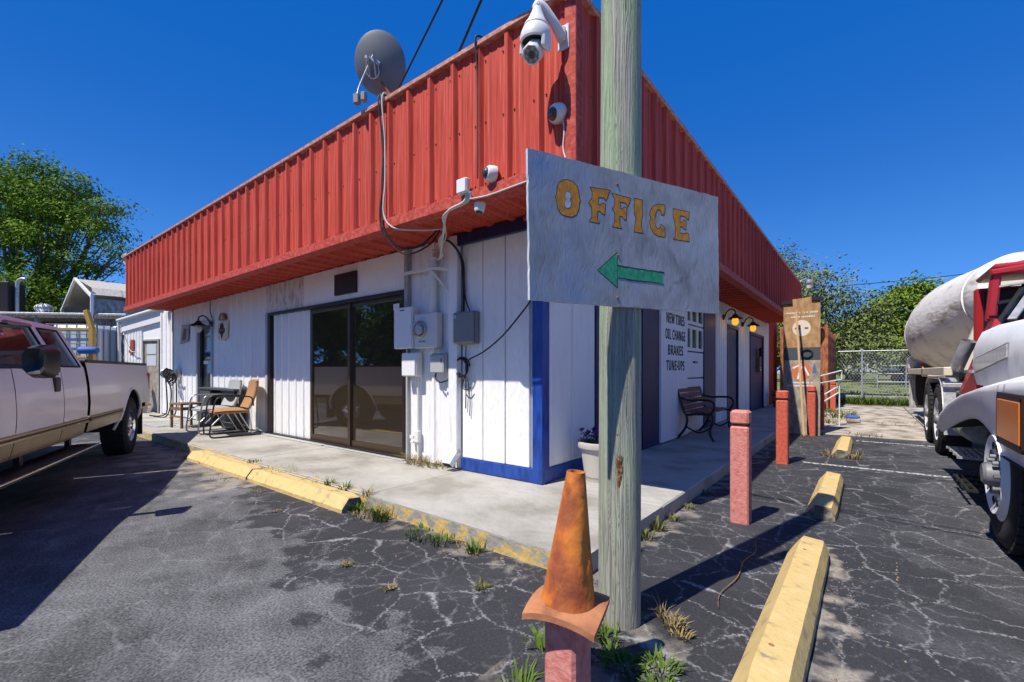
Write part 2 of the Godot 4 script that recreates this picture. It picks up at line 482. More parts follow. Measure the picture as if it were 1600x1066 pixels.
func make_asphalt() -> void:
	# 12 m square of cracked, sealed and dusty asphalt; u runs with x from -8, v with z from -8
	var N := 2048
	var warp_cell := noise(101, 1.0 / 60.0, FastNoiseLite.TYPE_CELLULAR, 1)
	warp_cell.cellular_return_type = FastNoiseLite.RETURN_DISTANCE2_SUB
	warp_cell.cellular_jitter = 1.0
	warp_cell.domain_warp_enabled = true
	warp_cell.domain_warp_amplitude = 20.0
	warp_cell.domain_warp_frequency = 0.028
	warp_cell.domain_warp_fractal_octaves = 4
	var small_cell := noise(102, 1.0 / 24.0, FastNoiseLite.TYPE_CELLULAR, 1)
	small_cell.cellular_return_type = FastNoiseLite.RETURN_DISTANCE2_SUB
	small_cell.cellular_jitter = 1.0
	small_cell.domain_warp_enabled = true
	small_cell.domain_warp_amplitude = 16.0
	small_cell.domain_warp_frequency = 0.04
	var A := warp_cell.get_image(N, N).get_data()
	var B := small_cell.get_image(N, N).get_data()
	var P := noise(103, 0.0045, FastNoiseLite.TYPE_SIMPLEX_SMOOTH, 6).get_image(N, N).get_data()
	var Q := noise(104, 0.02, FastNoiseLite.TYPE_SIMPLEX_SMOOTH, 4).get_image(N, N).get_data()
	var G := noise(105, 0.35, FastNoiseLite.TYPE_SIMPLEX, 2).get_image(N, N).get_data()
	var H := noise(106, 0.008, FastNoiseLite.TYPE_SIMPLEX_SMOOTH, 5).get_image(N, N).get_data()
	var out := PackedByteArray()
	out.resize(N * N * 3)
	var hgt := PackedByteArray()
	hgt.resize(N * N)
	var st := noise(107, 1.6, FastNoiseLite.TYPE_SIMPLEX_SMOOTH, 4)
	var k := 0
	for j in N:
		var z := -8.0 + 12.0 * j / N
		for i in N:
			var x := -8.0 + 12.0 * i / N
			var p := P[k] / 255.0
			var q := Q[k] / 255.0
			var g := G[k] / 255.0
			var h := H[k] / 255.0
			# the older, gravelly half lies towards the truck
			var side := clampf(((z - 2.0) * 1.0 + (-0.9 - x) * .21 + (h - .5) * .5 + (q - .5) * .55 + (g - .5) * .12) * 3.2 + .3, 0.0, 1.0) if x < 1.6 else 0.0
			side = smoothstep(.30, .62, side)
			if x > 2.35:
				side = clampf((x - 2.6) * .8 + (h - .5) * 1.2, 0.0, .35)
			var v := lerpf(.032, .098, side) * (0.78 + .44 * p)
			v *= lerpf(0.66 + .68 * g, .15 + 1.7 * g, side)
			# scuffs, worn patches and darker binder in the old half
			var scuff := st.get_noise_2d(x * .9 + z * .4, z * 3.2 - x * 1.3)
			v *= lerpf(1.0, clampf(.62 + .75 * p + .55 * (q - .5) + .30 * scuff, .35, 1.7), side)
			var dust := clampf((p * .6 + q * .5 - .56) * 3.0, 0.0, 1.0) * lerpf(.5, 1.0, side)
			v = lerpf(v, .13, dust * .22)
			var ca := A[k] / 255.0
			var cb := B[k] / 255.0
			var wide := .015 + .015 * clampf(q * 2.2 - .62, 0.0, 1.0)
			var crack := clampf(1.0 - ca / wide, 0.0, 1.0) * clampf(1.15 - side * .75, 0.0, 1.0)
			var fine := clampf(1.0 - cb / .05, 0.0, 1.0) * clampf(h * 5.0 + p * 2.0 - 2.6, 0.10, 1.0) * clampf(1.25 - side, 0.0, 1.0) * .6
			if g > .80:
				v = lerpf(v, .20, (g - .80) * 3.0 * (.35 + side))
			var c := maxf(crack * (.55 + .55 * g), fine * (.25 + .7 * g))
			var r := v * .97
			var gg := v
			var b := v * lerpf(1.17, 1.05, side)
			r = lerpf(r, .33, c * .95)
			gg = lerpf(gg, .33, c * .95)
			b = lerpf(b, .335, c * .95)
			# pale sand swept against the kerb, the wheel stops and the old joint by the truck
			var sand := 0.0
			if z > .9 and z < 2.2 and x < -2.6:
				sand = clampf(1.0 - absf(z - 1.45) * 1.5 + (q - .5) * 2.4 - (1.0 if x < -7.4 else 0.0) + (h - .6) * 1.5, 0.0, 1.0) * .75
			if x > 2.2 and x < 2.75 and z > -.2:
				sand = maxf(sand, clampf((2.36 - x) * 7.0 + (q - .52) * 4.0 + (h - .55) * 3.0, 0.0, 1.0) * .85)
			if x > 1.25 and x < 1.85 and z > 1.2 and z < 2.4:
				sand = maxf(sand, clampf((q - .45) * 4.0, 0.0, 1.0) * .4)
			if x > 1.1 and x < 1.4 and z < 1.0:
				sand = maxf(sand, clampf((1.27 - x) * 7.0 + (q - .5) * 4.0, 0.0, 1.0) * .6)
			if z > .8 and z < 1.75 and x > -1.2 and x < 1.3:
				sand = maxf(sand, clampf((1.40 - z) * 6.0 + (q - .52) * 4.5, 0.0, 1.0) * .55)
			sand *= .55 + .6 * g
			r = lerpf(r, .36, sand)
			gg = lerpf(gg, .32, sand)
			b = lerpf(b, .265, sand)
			var o := k * 3
			out[o] = int(clampf(pow(r, .4545) * 255.0, 0, 255))
			out[o + 1] = int(clampf(pow(gg, .4545) * 255.0, 0, 255))
			out[o + 2] = int(clampf(pow(b, .4545) * 255.0, 0, 255))
			hgt[k] = int(clampf((.35 + .4 * g * (.5 + side) - c * .3 + sand * .1 + .1 * q) * 255.0, 0, 255))
			k += 1
	var m := mat("asphalt", Color.WHITE, .82)
	m.albedo_texture = ImageTexture.create_from_image(Image.create_from_data(N, N, false, Image.FORMAT_RGB8, out))
	m.heightmap_enabled = true
	m.heightmap_texture = ImageTexture.create_from_image(Image.create_from_data(N, N, false, Image.FORMAT_L8, hgt))
	m.heightmap_scale = .45
	m.metallic_specular = .4

func byte(v: float) -> int:
	return int(clampf(pow(maxf(v, 0.0), .4545) * 255.0, 0, 255))

func make_post_and_sign() -> void:
	# old round timber: u once round, v up the post (4.75 m)
	var W := 512
	var H := 1024
	var n := noise(201, 1.0, FastNoiseLite.TYPE_SIMPLEX_SMOOTH, 3)
	var out := PackedByteArray()
	out.resize(W * H * 3)
	var hg := PackedByteArray()
	hg.resize(W * H)
	var k := 0
	for j in H:
		var y := 4.75 * (1.0 - float(j) / H)
		for i in W:
			var a := TAU * i / W
			var cx := cos(a)
			var cz := sin(a)
			var wob := n.get_noise_3d(cx * 1.6, y * 1.1, cz * 1.6) * .20
			var ca := cos(a + wob)
			var sa := sin(a + wob)
			var fib := n.get_noise_3d(ca * 22.0, y * .9, sa * 22.0)
			var fine := n.get_noise_3d(ca * 60.0, y * 2.6, sa * 60.0 + 7.0)
			var big := n.get_noise_3d(cx * 1.2 + 5.0, y * .8, cz * 1.2)
			var split := clampf(1.0 - absf(n.get_noise_3d(ca * 7.0 + 3.0, y * .35, sa * 7.0)) * 13.0, 0.0, 1.0) * clampf(fib * 2.0 + .8, 0.0, 1.0)
			var v := .33 + .20 * fib + .13 * fine + .06 * big
			v = lerpf(v, .07, split * .8)
			var alg := clampf(big * 1.5 + .45 + .35 * n.get_noise_3d(cx * 4.0, y * 3.0, cz * 4.0 + 2.0), 0.0, 1.0)
			var warm := clampf(.9 - y * .75 + big, 0.0, 1.0) * .6
			var o := k * 3
			out[o] = byte(v * lerpf(lerpf(1.04, .86, alg), 1.10, warm))
			out[o + 1] = byte(v * lerpf(lerpf(1.02, 1.10, alg), 1.0, warm))
			out[o + 2] = byte(v * lerpf(lerpf(.88, .70, alg), .80, warm))
			hg[k] = int(clampf((.55 + .30 * fib + .18 * fine - .5 * split) * 255.0, 0, 255))
			k += 1
	var m := mat("post_timber", Color.WHITE, .9)
	m.albedo_texture = ImageTexture.create_from_image(Image.create_from_data(W, H, false, Image.FORMAT_RGB8, out))
	m.heightmap_enabled = true
	m.heightmap_texture = ImageTexture.create_from_image(Image.create_from_data(W, H, false, Image.FORMAT_L8, hg))
	m.heightmap_scale = .8
	# painted plywood: u along the board (1.176 m), v down it (.622 m)
	W = 1024
	H = 544
	out = PackedByteArray()
	out.resize(W * H * 3)
	hg = PackedByteArray()
	hg.resize(W * H)
	k = 0
	for j in H:
		var y := .622 * (1.0 - float(j) / H)
		for i in W:
			var x := 1.176 * i / W
			var big := n.get_noise_2d(x * 2.2 + 1.0, y * 2.6)
			var mid := n.get_noise_2d(x * 7.0, y * 6.0 + 4.0)
			var grain := n.get_noise_2d(x * 46.0 + 1.5 * mid, y * 6.5)
			var hair := n.get_noise_2d(x * 150.0 + 2.0 * mid, y * 13.0)
			var v := .34 + .09 * big + .08 * mid + .055 * grain + .05 * hair
			# old blue paint showing at the end of the board and in patches
			var blue := clampf(.62 - x * 1.2 + big * .7 + grain * .35, 0.0, 1.0) * .7 + clampf(big * .8 + mid * .6 - .1, 0.0, 1.0) * .45
			# tar smears low on the far half, and pale rubbed streaks under the lettering
			var d1 := absf((x - .86) * .80 + (y - .20) * .62 + mid * .05)
			var d2 := absf((x - .90) * .70 - (y - .17) * .72 + mid * .04)
			var reach := clampf(1.0 - Vector2((x - .87) / .24, (y - .20) / .19).length(), 0.0, 1.0)
			var tar := (clampf(1.0 - d1 / .028, 0.0, 1.0) + clampf(1.0 - d2 / .020, 0.0, 1.0)) * clampf(.55 + grain + hair * .6, 0.0, 1.0) * smoothstep(0.0, .5, reach)
			var grime := clampf(n.get_noise_2d(x * 5.0 + 9.0, y * 4.0) * 1.4 - .30 + grain * .5, 0.0, 1.0) * .45
			var pale := clampf(1.0 - absf(y - .43 + mid * .02) / .12, 0.0, 1.0) * clampf(.4 + mid + grain * .6, 0.0, 1.0) * .5
			var crack := clampf(1.0 - absf(n.get_noise_2d(x * 30.0 + 20.0, y * 1.6)) * 40.0, 0.0, 1.0) * clampf(mid * 3.0 - .4, 0.0, 1.0)
			v = lerpf(v, .50, pale)
			var r := v * .97
			var g := v * 1.0
			var b := v * 1.05
			r = lerpf(r, .15, blue); g = lerpf(g, .245, blue); b = lerpf(b, .42, blue)
			var dk := clampf(tar * .65 + grime * .5 + crack * .6, 0.0, .9)
			r = lerpf(r, .11, dk); g = lerpf(g, .105, dk); b = lerpf(b, .105, dk)
			var o := k * 3
			out[o] = byte(r)
			out[o + 1] = byte(g)
			out[o + 2] = byte(b)
			hg[k] = int(clampf((.5 + .35 * grain + .2 * hair - .4 * crack) * 255.0, 0, 255))
			k += 1
	m = mat("sign_face", Color.WHITE, .8)
	m.albedo_texture = ImageTexture.create_from_image(Image.create_from_data(W, H, false, Image.FORMAT_RGB8, out))
	m.heightmap_enabled = true
	m.heightmap_texture = ImageTexture.create_from_image(Image.create_from_data(W, H, false, Image.FORMAT_L8, hg))
	m.heightmap_scale = .10
# ---------------------------------------------------------------- the scene
func _ready() -> void:
	rng.seed = 7
	var cam := Camera3D.new()
	cam.name = "camera"
	cam.near = 0.1
	cam.far = 1500.0
	cam.projection = Camera3D.PROJECTION_FRUSTUM
	cam.size = 0.1 * 2.0 * 533.0 / 708.3
	cam.frustum_offset = Vector2(0, 0.1 * 47.5 / 708.3)
	cam.position = Vector3(2.448, 1.2, 3.58)
	cam.rotation.y = deg_to_rad(38.07)
	add_child(cam)
	cam.current = true
	var env := Environment.new()
	env.background_mode = Environment.BG_SKY
	var sky := Sky.new()
	var psm := ProceduralSkyMaterial.new()
	psm.sky_top_color = lin(.0025, .070, .305)
	psm.sky_horizon_color = lin(.118, .345, .80)
	psm.sky_curve = 0.12
	psm.ground_bottom_color = Color8(90, 88, 84)
	psm.ground_horizon_color = Color8(150, 160, 170)
	psm.sun_angle_max = 4.0
	sky.sky_material = psm
	env.sky = sky
	env.tonemap_mode = Environment.TONE_MAPPER_LINEAR
	env.tonemap_exposure = 1.74
	env.background_energy_multiplier = 1.0
	env.sdfgi_enabled = true
	env.ssao_enabled = true
	env.ssil_enabled = true
	var we := WorldEnvironment.new()
	we.name = "environment"
	we.environment = env
	add_child(we)
	var sun := DirectionalLight3D.new()
	sun.name = "sun"
	sun.light_energy = 1.13
	sun.light_angular_distance = 0.5
	sun.light_color = Color(1.0, .97, .925)
	sun.shadow_enabled = true
	add_child(sun)
	sun.look_at_from_position(Vector3.ZERO, Vector3(.145, -1.0, -.605), Vector3.UP)
	make_materials()
	build_ground()
	build_shop()
	build_fascia_things()
	build_wall_things()
	build_walk_things()
	build_lot_things()
	build_pickup()
	build_mixer()
	build_left_yard()
	build_right_yard()
	build_trees()
	build_weeds()
func build_ground() -> void:
	var s := mb()
	var e := 300.0
	uvquad(s, [Vector3(-e, 0, -e), Vector3(e, 0, -e), Vector3(e, 0, e), Vector3(-e, 0, e)], [Vector2((-e + 8) / 12, (-e + 8) / 12), Vector2((e + 8) / 12, (-e + 8) / 12), Vector2((e + 8) / 12, (e + 8) / 12), Vector2((-e + 8) / 12, (e + 8) / 12)], Vector3.UP)
	struct("ground", s, M.asphalt, "dark cracked asphalt of the parking lot")
	s = mb()
	quad(s, Vector3(-60, .012, -19.2), Vector3(120, .012, -19.2), Vector3(120, .012, -290), Vector3(-60, .012, -290), Vector3.UP)
	struct("lawn", s, M.lawn, "sunlit lawn beyond the chain link fence")
	s = mb()
	quad(s, Vector3(1.0, .010, -16.0), Vector3(40, .010, -16.0), Vector3(40, .010, -19.3), Vector3(1.0, .010, -19.3), Vector3.UP)
	struct("soil_strip", s, M.soil, "bare soil strip in front of the fence")
	# concrete apron at the far end of the side lot, cast in bays
	var bays := Node3D.new()
	bays.name = numbered("concrete_apron")
	add_child(bays)
	bays.set_meta("kind", "structure")
	bays.set_meta("label", "pale worn concrete apron beside the far bollards")
	var xs := [1.18, 3.4, 6.4, 9.6]
	var zs := [-6.9, -9.6, -12.8, -16.0]
	for i in 3:
		for j in 3:
			s = mb()
			box(s, Vector3(xs[i] + .012, -.05, zs[j + 1] + .012), Vector3(xs[i + 1] - .012, .022 + .006 * ((i + j) % 2), zs[j] - .012), .008)
			obj("slab_bay", s, M.old_concrete, bays)
	# walk round the shop: slabs with joints
	var walk := Node3D.new()
	walk.name = numbered("walkway")
	add_child(walk)
	walk.set_meta("kind", "structure")
	walk.set_meta("label", "raised concrete walk along both shop walls")
	var px := [-12.6, -9.5, -6.4, -3.55, -1.0]
	for i in 4:
		s = mb()
		box(s, Vector3(px[i] + .003, -.1, -.02), Vector3(px[i + 1] - .003, SLAB, 1.24), .012)
		obj("slab_bay", s, M.concrete, walk)
	s = mb()
	extrude(s, PackedVector2Array([Vector2(-.997, -.02), Vector2(1.16, -.02), Vector2(1.16, 1.29), Vector2(-.997, 1.24)]), -.1, SLAB, Transform3D(Basis(Vector3.RIGHT, Vector3.BACK, Vector3.UP), Vector3.ZERO))
	obj("slab_bay", s, M.concrete, walk)
	var pz := [-.023, -3.3, -6.4, -9.6, -13.2]
	for i in 4:
		s = mb()
		box(s, Vector3(-.02, -.1, pz[i + 1] + .003), Vector3(1.16, SLAB, pz[i] - .003), .012)
		obj("slab_bay", s, M.concrete, walk)
	# painted kerb faces, a few millimetres proud of the slab
	s = mb()
	for seg in [[-12.5, -9.4, 1.2435], [-9.4, -4.6, 1.2435], [-4.6, -.95, 1.2435]]:
		quad(s, Vector3(seg[0], 0, seg[2]), Vector3(seg[1], 0, seg[2]), Vector3(seg[1], SLAB - .012, seg[2]), Vector3(seg[0], SLAB - .012, seg[2]), Vector3.BACK)
		quad(s, Vector3(seg[0], SLAB + .003, 1.2), Vector3(seg[1], SLAB + .003, 1.2), Vector3(seg[1], SLAB + .003, 1.232), Vector3(seg[0], SLAB + .003, 1.232), Vector3.UP)
	quad(s, Vector3(-.95, 0, 1.2465), Vector3(1.16, 0, 1.2945), Vector3(1.16, SLAB - .012, 1.2945), Vector3(-.95, SLAB - .012, 1.2465), Vector3.BACK)
	obj("kerb_paint", s, M.kerb_yellow, walk)
	s = mb()
	for l in [[1.78, 3.2, -3.5, .075], [2.3, 3.4, -6.25, .075]]:
		box(s, Vector3(l[0], 0.001, l[2] - l[3] / 2), Vector3(l[1], .004, l[2] + l[3] / 2))
	struct("road_markings", s, M.white_line, "faded white stall lines on the side lot")

# ---------------------------------------------------------------- the building
func sheet_run(called: String, x0: float, x1: float, y0: float, y1: float, xf: Transform3D, mats: Array, parent: Node, width := .9, pitch := .29, h := .036, wb := .075, wt := .03) -> void:
	var x := x0
	var i := 0
	while x < x1 - .02:
		var e := minf(x + width, x1)
		if x1 - e < .12:
			e = x1
		var s := mb()
		ribbed(s, rib_profile(x, e + (.012 if e < x1 else 0.0), pitch, h, wb, wt), y0, y1, xf.translated_local(Vector3(0, 0, .0015 * (i % 2))))
		obj(called, s, mats[i % mats.size()], parent)
		x = e
		i += 1

func build_shop() -> void:
	var b := thing("auto_shop", "white corner shop with blue trim under a tall red ribbed metal fascia", "building")
	var L := Transform3D(Basis(), Vector3.ZERO)                                         # front wall, facing +z
	var R := Transform3D(Basis(Vector3.FORWARD, Vector3.UP, Vector3.RIGHT), Vector3.ZERO)   # side wall, facing +x, local x runs away along -z
	var top := 2.68
	var s: SurfaceTool
	# --- cores of the walls, with openings left for the doors
	s = mb()
	box(s, Vector3(-11.62, SLAB, -.20), Vector3(-9.12, 3.2, -.03))
	box(s, Vector3(-9.12, 2.26, -.20), Vector3(-8.27, 3.2, -.03))
	box(s, Vector3(-8.27, SLAB, -.20), Vector3(-5.66, 3.2, -.03))
	box(s, Vector3(-5.66, 2.2, -.20), Vector3(-1.96, 3.2, -.03))
	box(s, Vector3(-1.96, SLAB, -.20), Vector3(-.03, 3.2, -.03))
	box(s, Vector3(-.20, SLAB, -14.2), Vector3(-.03, 3.2, -.20))
	box(s, Vector3(-11.62, SLAB, -14.2), Vector3(-11.45, 3.2, -.20))
	box(s, Vector3(-11.45, SLAB, -14.2), Vector3(-.20, 3.2, -14.05))
	obj("wall", s, M.white_board, b)
	s = mb()
	box(s, Vector3(-11.6, 3.2, -14.2), Vector3(-.03, 3.32, -.03))
	box(s, Vector3(-10.9, 2.78, .0), Vector3(OUT - .06, 2.82, OUT - .06))
	box(s, Vector3(0, 2.78, -12.4), Vector3(OUT - .06, 2.82, .0))
	obj("roof_deck", s, M.galv, b)
	# --- shop room behind the sliding door
	s = mb()
	box(s, Vector3(-5.9, SLAB - .02, -4.5), Vector3(-1.7, SLAB + .01, -.1))
	obj("shop_floor", s, M.room_floor, b)
	s = mb()
	box(s, Vector3(-5.95, SLAB, -4.6), Vector3(-5.85, 3.1, -.2))
	box(s, Vector3(-1.75, SLAB, -4.6), Vector3(-1.65, 3.1, -.2))
	box(s, Vector3(-5.85, SLAB, -4.6), Vector3(-1.75, 3.1, -4.5))
	box(s, Vector3(-5.85, 2.5, -4.5), Vector3(-1.75, 2.6, -.2))
	obj("partition", s, M.room_wall, b)
	s = mb()
	box(s, Vector3(-9.2, SLAB, -1.6), Vector3(-8.1, 2.4, -1.5))
	obj("partition", s, M.dark, b)
	# --- front wall cladding
	sheet_run("wall_sheet", -11.6, -9.16, SLAB + .03, top, L, [M.white_metal], b, .92, .305, .02, .06, .03)
	sheet_run("wall_sheet", -8.22, -5.78, SLAB + .03, top, L, [M.white_metal], b, .92, .305, .02, .06, .03)
	sheet_run("wall_sheet", -9.16, -8.22, 2.29, top, L, [M.white_metal], b, .94, .305, .02, .06, .03)
	sheet_run("wall_sheet", -1.93, -1.19, SLAB + .02, top, L, [M.white_metal], b, .92, .25, .022, .07, .035)
	s = mb()
	box(s, Vector3(-11.66, SLAB, -.06), Vector3(-11.58, top, .035), .004)
	obj("corner_trim", s, M.white_metal, b)
	s = mb()
	box(s, Vector3(-10.73, SLAB + .03, .002), Vector3(-10.69, top, .03), .004)
	obj("corner_trim", s, M.bronze_dark, b)
	# boards with grooves towards the corner
	var gx := [-1.045, -.742, -.439, -.135]
	for i in 3:
		s = mb()
		box(s, Vector3(gx[i] + .006, .262, -.03), Vector3(gx[i + 1] - .006, top, .006 + .003 * (i % 2)), .004)
		obj("wall_board", s, M.white_board, b)
	s = mb()
	box(s, Vector3(-1.05, SLAB + .008, -.02), Vector3(-.092, .258, .024), .003)
	obj("base_trim", s, M.blue_paint, b)
	s = mb()
	box(s, Vector3(-.09, SLAB + .004, -.03), Vector3(.028, top, .028), .004)
	obj("corner_post", s, M.blue_paint, b)
	s = mb()
	box(s, Vector3(.004, SLAB + .008, -1.058), Vector3(.024, .262, -.006), .003)
	box(s, Vector3(-.02, SLAB + .008, -.112), Vector3(.020, top, -.034), .003)
	obj("base_trim", s, M.blue_paint, b)
	s = mb()
	box(s, Vector3(-1.18, 2.565, .03), Vector3(-.01, top, .075), .004)
	obj("beam", s, M.navy_paint, b)
	# downspout beside the boards
	s = mb()
	box(s, Vector3(-1.185, .30, .004), Vector3(-1.055, top, .085), .008)
	box(s, Vector3(-.065, -.17, -.04), Vector3(.065, .04, .04), .006, Transform3D(Basis(Vector3.RIGHT, -.75), Vector3(-1.12, .315, .045)))
	obj("downspout", s, M.white_metal, b)
	s = mb()
	box(s, Vector3(-.056, -.174, -.032), Vector3(.056, -.168, .032), 0, Transform3D(Basis(Vector3.RIGHT, -.75), Vector3(-1.12, .315, .045)))
	obj("spout_mouth", s, M.dark, b)
	# --- header over the sliding door
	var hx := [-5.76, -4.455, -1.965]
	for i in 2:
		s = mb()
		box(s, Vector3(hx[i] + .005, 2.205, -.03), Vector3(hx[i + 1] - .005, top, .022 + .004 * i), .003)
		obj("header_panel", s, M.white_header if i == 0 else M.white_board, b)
	s = mb()
	box(s, Vector3(-1.962, 1.95, -.03), Vector3(-1.90, top, .07), .004)
	obj("header_post", s, M.grey_board, b)
	s = mb()
	box(s, Vector3(-1.955, SLAB, -.03), Vector3(-1.925, 2.205, .05), .003)
	obj("jamb", s, M.grey_light, b)
	s = mb()
	box(s, Vector3(-5.775, SLAB, -.03), Vector3(-5.70, 2.205, .03), .003)
	obj("jamb", s, M.grey_light, b)
	s = mb()
	box(s, Vector3(-3.53, 2.275, .026), Vector3(-3.0, 2.57, .06), .004)
	obj("wall_vent", s, M.bronze_dark, b)
	# --- sliding door: frame, opaque ribbed leaf, two glass leaves
	var d := part_node("sliding_door", b)
	s = mb()
	box(s, Vector3(-5.66, 2.155, -.12), Vector3(-1.98, 2.20, .045), .003)
	box(s, Vector3(-5.66, SLAB + .002, -.12), Vector3(-1.98, .155, .05), .003)
	box(s, Vector3(-5.66, .155, -.12), Vector3(-5.57, 2.155, .045), .003)
	box(s, Vector3(-2.03, .155, -.12), Vector3(-1.98, 2.155, .045), .003)
	obj("frame", s, M.bronze_dark, d)
	s = mb()
	box(s, Vector3(-4.365, .155, -.075), Vector3(-4.30, 2.155, -.03), .004)
	box(s, Vector3(-3.29, .155, -.070), Vector3(-3.23, 2.155, .0), .004)
	box(s, Vector3(-2.08, .155, -.075), Vector3(-2.03, 2.155, -.02), .004)
	box(s, Vector3(-4.30, .155, -.07), Vector3(-2.08, .235, -.025), .004)
	box(s, Vector3(-4.30, 2.10, -.07), Vector3(-2.08, 2.155, -.025), .004)
	obj("stile", s, M.bronze, d)
	for g in [[-4.30, -3.29], [-3.23, -2.08]]:
		s = mb()
		box(s, Vector3(g[0], .235, -.052), Vector3(g[1], 2.10, -.048))
		obj("pane", s, M.shop_glass, d)
	s = mb()
	ribbed(s, rib_profile(-5.57, -4.365, .24, .022, .06, .03, .006), .155, 2.155, Transform3D(Basis(), Vector3(0, 0, -.03)))
	obj("ribbed_leaf", s, M.white_metal, d)
	s = mb()
	box(s, Vector3(-5.7, SLAB + .001, .052), Vector3(-3.75, .138, .13), .004)
	box(s, Vector3(-3.74, SLAB + .001, .052), Vector3(-1.95, .134, .105), .004)
	obj("threshold", s, M.grey_light, d)
	s = mb()
	box(s, Vector3(-2.32, 1.98, -.0475), Vector3(-2.2, 2.06, -.0465))
	box(s, Vector3(-2.30, 1.62, -.0475), Vector3(-2.22, 1.9, -.0465))
	obj("sticker", s, M.white_clean, d)
	# --- plain glass door farther along
	d = part_node("glass_door", b)
	s = mb()
	box(s, Vector3(-9.155, SLAB, -.12), Vector3(-9.06, 2.27, .03), .004)
	box(s, Vector3(-8.30, SLAB, -.12), Vector3(-8.225, 2.27, .03), .004)
	box(s, Vector3(-9.06, 2.18, -.12), Vector3(-8.30, 2.27, .03), .004)
	obj("frame", s, M.grey_light, d)
	s = mb()
	box(s, Vector3(-9.06, SLAB + .01, -.07), Vector3(-8.97, 2.18, -.02), .004)
	box(s, Vector3(-8.38, SLAB + .01, -.07), Vector3(-8.30, 2.18, -.02), .004)
	box(s, Vector3(-8.97, SLAB + .01, -.07), Vector3(-8.38, .35, -.02), .004)
	box(s, Vector3(-8.97, 2.10, -.07), Vector3(-8.38, 2.18, -.02), .004)
	obj("stile", s, M.bronze_dark, d)
	s = mb()
	box(s, Vector3(-8.97, .35, -.05), Vector3(-8.38, 2.10, -.045))
	obj("pane", s, M.car_glass, d)
	s = mb()
	box(s, Vector3(-8.9, 1.36, -.044), Vector3(-8.62, 1.43, -.042))
	box(s, Vector3(-8.56, 1.36, -.044), Vector3(-8.42, 1.43, -.042))
	obj("sticker", s, M.white_plastic, d)
	# --- side wall: boards, blue piers, sectional doors
	var sb := [.115, .561, 1.06]
	for i in 2:
		s = mb()
		box(s, Vector3(sb[i] + .005, .265, -.03), Vector3(sb[i + 1] - .005, top, .008 + .003 * i), .004, R)
		obj("wall_board", s, M.white_board, b)
	for p in [[1.06, 1.20, .03], [2.42, 3.035, .03], [5.40, 6.22, .03]]:
		s = mb()
		box(s, Vector3(p[0], SLAB, -.03), Vector3(p[1], top, p[2]), .006, R)
		obj("pier", s, M.navy_paint, b)
	s = mb()
	box(s, Vector3(.03, 2.56, .01), Vector3(6.22, top, .06), .004, R)
	obj("beam", s, M.navy_paint, b)
	for dd in [[1.20, 2.42], [4.30, 5.40]]:
		var gd := part_node("sectional_door", b)
		var ys := [SLAB, .60, 1.08, 1.55, 2.02, 2.55]
		for i in 5:
			s = mb()
			if (i == 3 or i == 4) and dd[0] > 4:
				var n := 3
				var w: float = (dd[1] - dd[0]) / n
				box(s, Vector3(dd[0], ys[i] + .012, -.03), Vector3(dd[1], ys[i] + .07, .012), .003, R)
				box(s, Vector3(dd[0], ys[i + 1] - .07, -.03), Vector3(dd[1], ys[i + 1] - .012, .012), .003, R)
				for k in n + 1:
					var c: float = dd[0] + w * k
					box(s, Vector3(maxf(c - .05, dd[0]), ys[i] + .07, -.03), Vector3(minf(c + .05, dd[1]), ys[i + 1] - .07, .012), .003, R)
				var pn := obj("door_section", s, M.white_board, gd)
				for k in n:
					s = mb()
					box(s, Vector3(dd[0] + w * k + .05, ys[i] + .07, -.012), Vector3(dd[0] + w * (k + 1) - .05, ys[i + 1] - .07, -.008), 0, R)
					obj("pane", s, M.car_glass, pn)
			else:
				box(s, Vector3(dd[0], ys[i] + .012, -.03), Vector3(dd[1], ys[i + 1] - .012, .008), .004, R)
				obj("door_section", s, M.white_board, gd)
		s = mb()
		box(s, Vector3(dd[0], SLAB, -.032), Vector3(dd[1], 2.56, -.026), 0, R)
		obj("door_back", s, M.navy_paint, gd)
	s = mb()
	box(s, Vector3(4.75, 1.35, .013), Vector3(4.95, 1.38, .04), .004, R)
	obj("door_handle", s, M.black_metal, b)
	# painted service board
	var sg := part_node("service_board", b)
	s = mb()
	box(s, Vector3(3.04, SLAB + .02, .0), Vector3(4.29, 2.5, .06), .004, R)
	obj("panel", s, M.white_board, sg)
	var lines := [["NEW TIRES", 2.02, .86], ["OIL CHANGE", 1.77, .94], ["BRAKES", 1.53, .72], ["TUNE-UPS", 1.29, .86]]
	for l in lines:
		var tx := text_part("lettering", l[0], .155, M.lettering_dark, sg, R.translated_local(Vector3(3.68, l[1], .0625)), 1.0, "Droid Sans")
		var wide: float = tx.mesh.get_aabb().size.x
		tx.transform.basis = R.basis * Basis.from_scale(Vector3(l[2] / wide, 1, 1))
	sheet_run("wall_sheet", 6.22, 7.22, SLAB + .02, top, R, [M.white_metal], b, 1.0, .2, .018, .06, .03)
	sheet_run("wall_sheet", 8.32, 9.72, SLAB + .02, top, R, [M.white_metal], b, 1.0, .2, .018, .06, .03)
	sheet_run("wall_sheet", 11.70, 12.7, SLAB + .02, top, R, [M.white_metal], b, 1.0, .2, .018, .06, .03)
	sheet_run("wall_sheet", 7.22, 8.32, 2.25, top, R, [M.white_metal], b, 1.1, .2, .018, .06, .03)
	sheet_run("wall_sheet", 9.72, 11.70, 2.25, top, R, [M.white_metal], b, 1.0, .2, .018, .06, .03)
	sheet_run("wall_sheet", 12.7, 14.25, SLAB + .02, 3.0, R, [M.red_metal], b, .8, .29, .026, .07, .03)
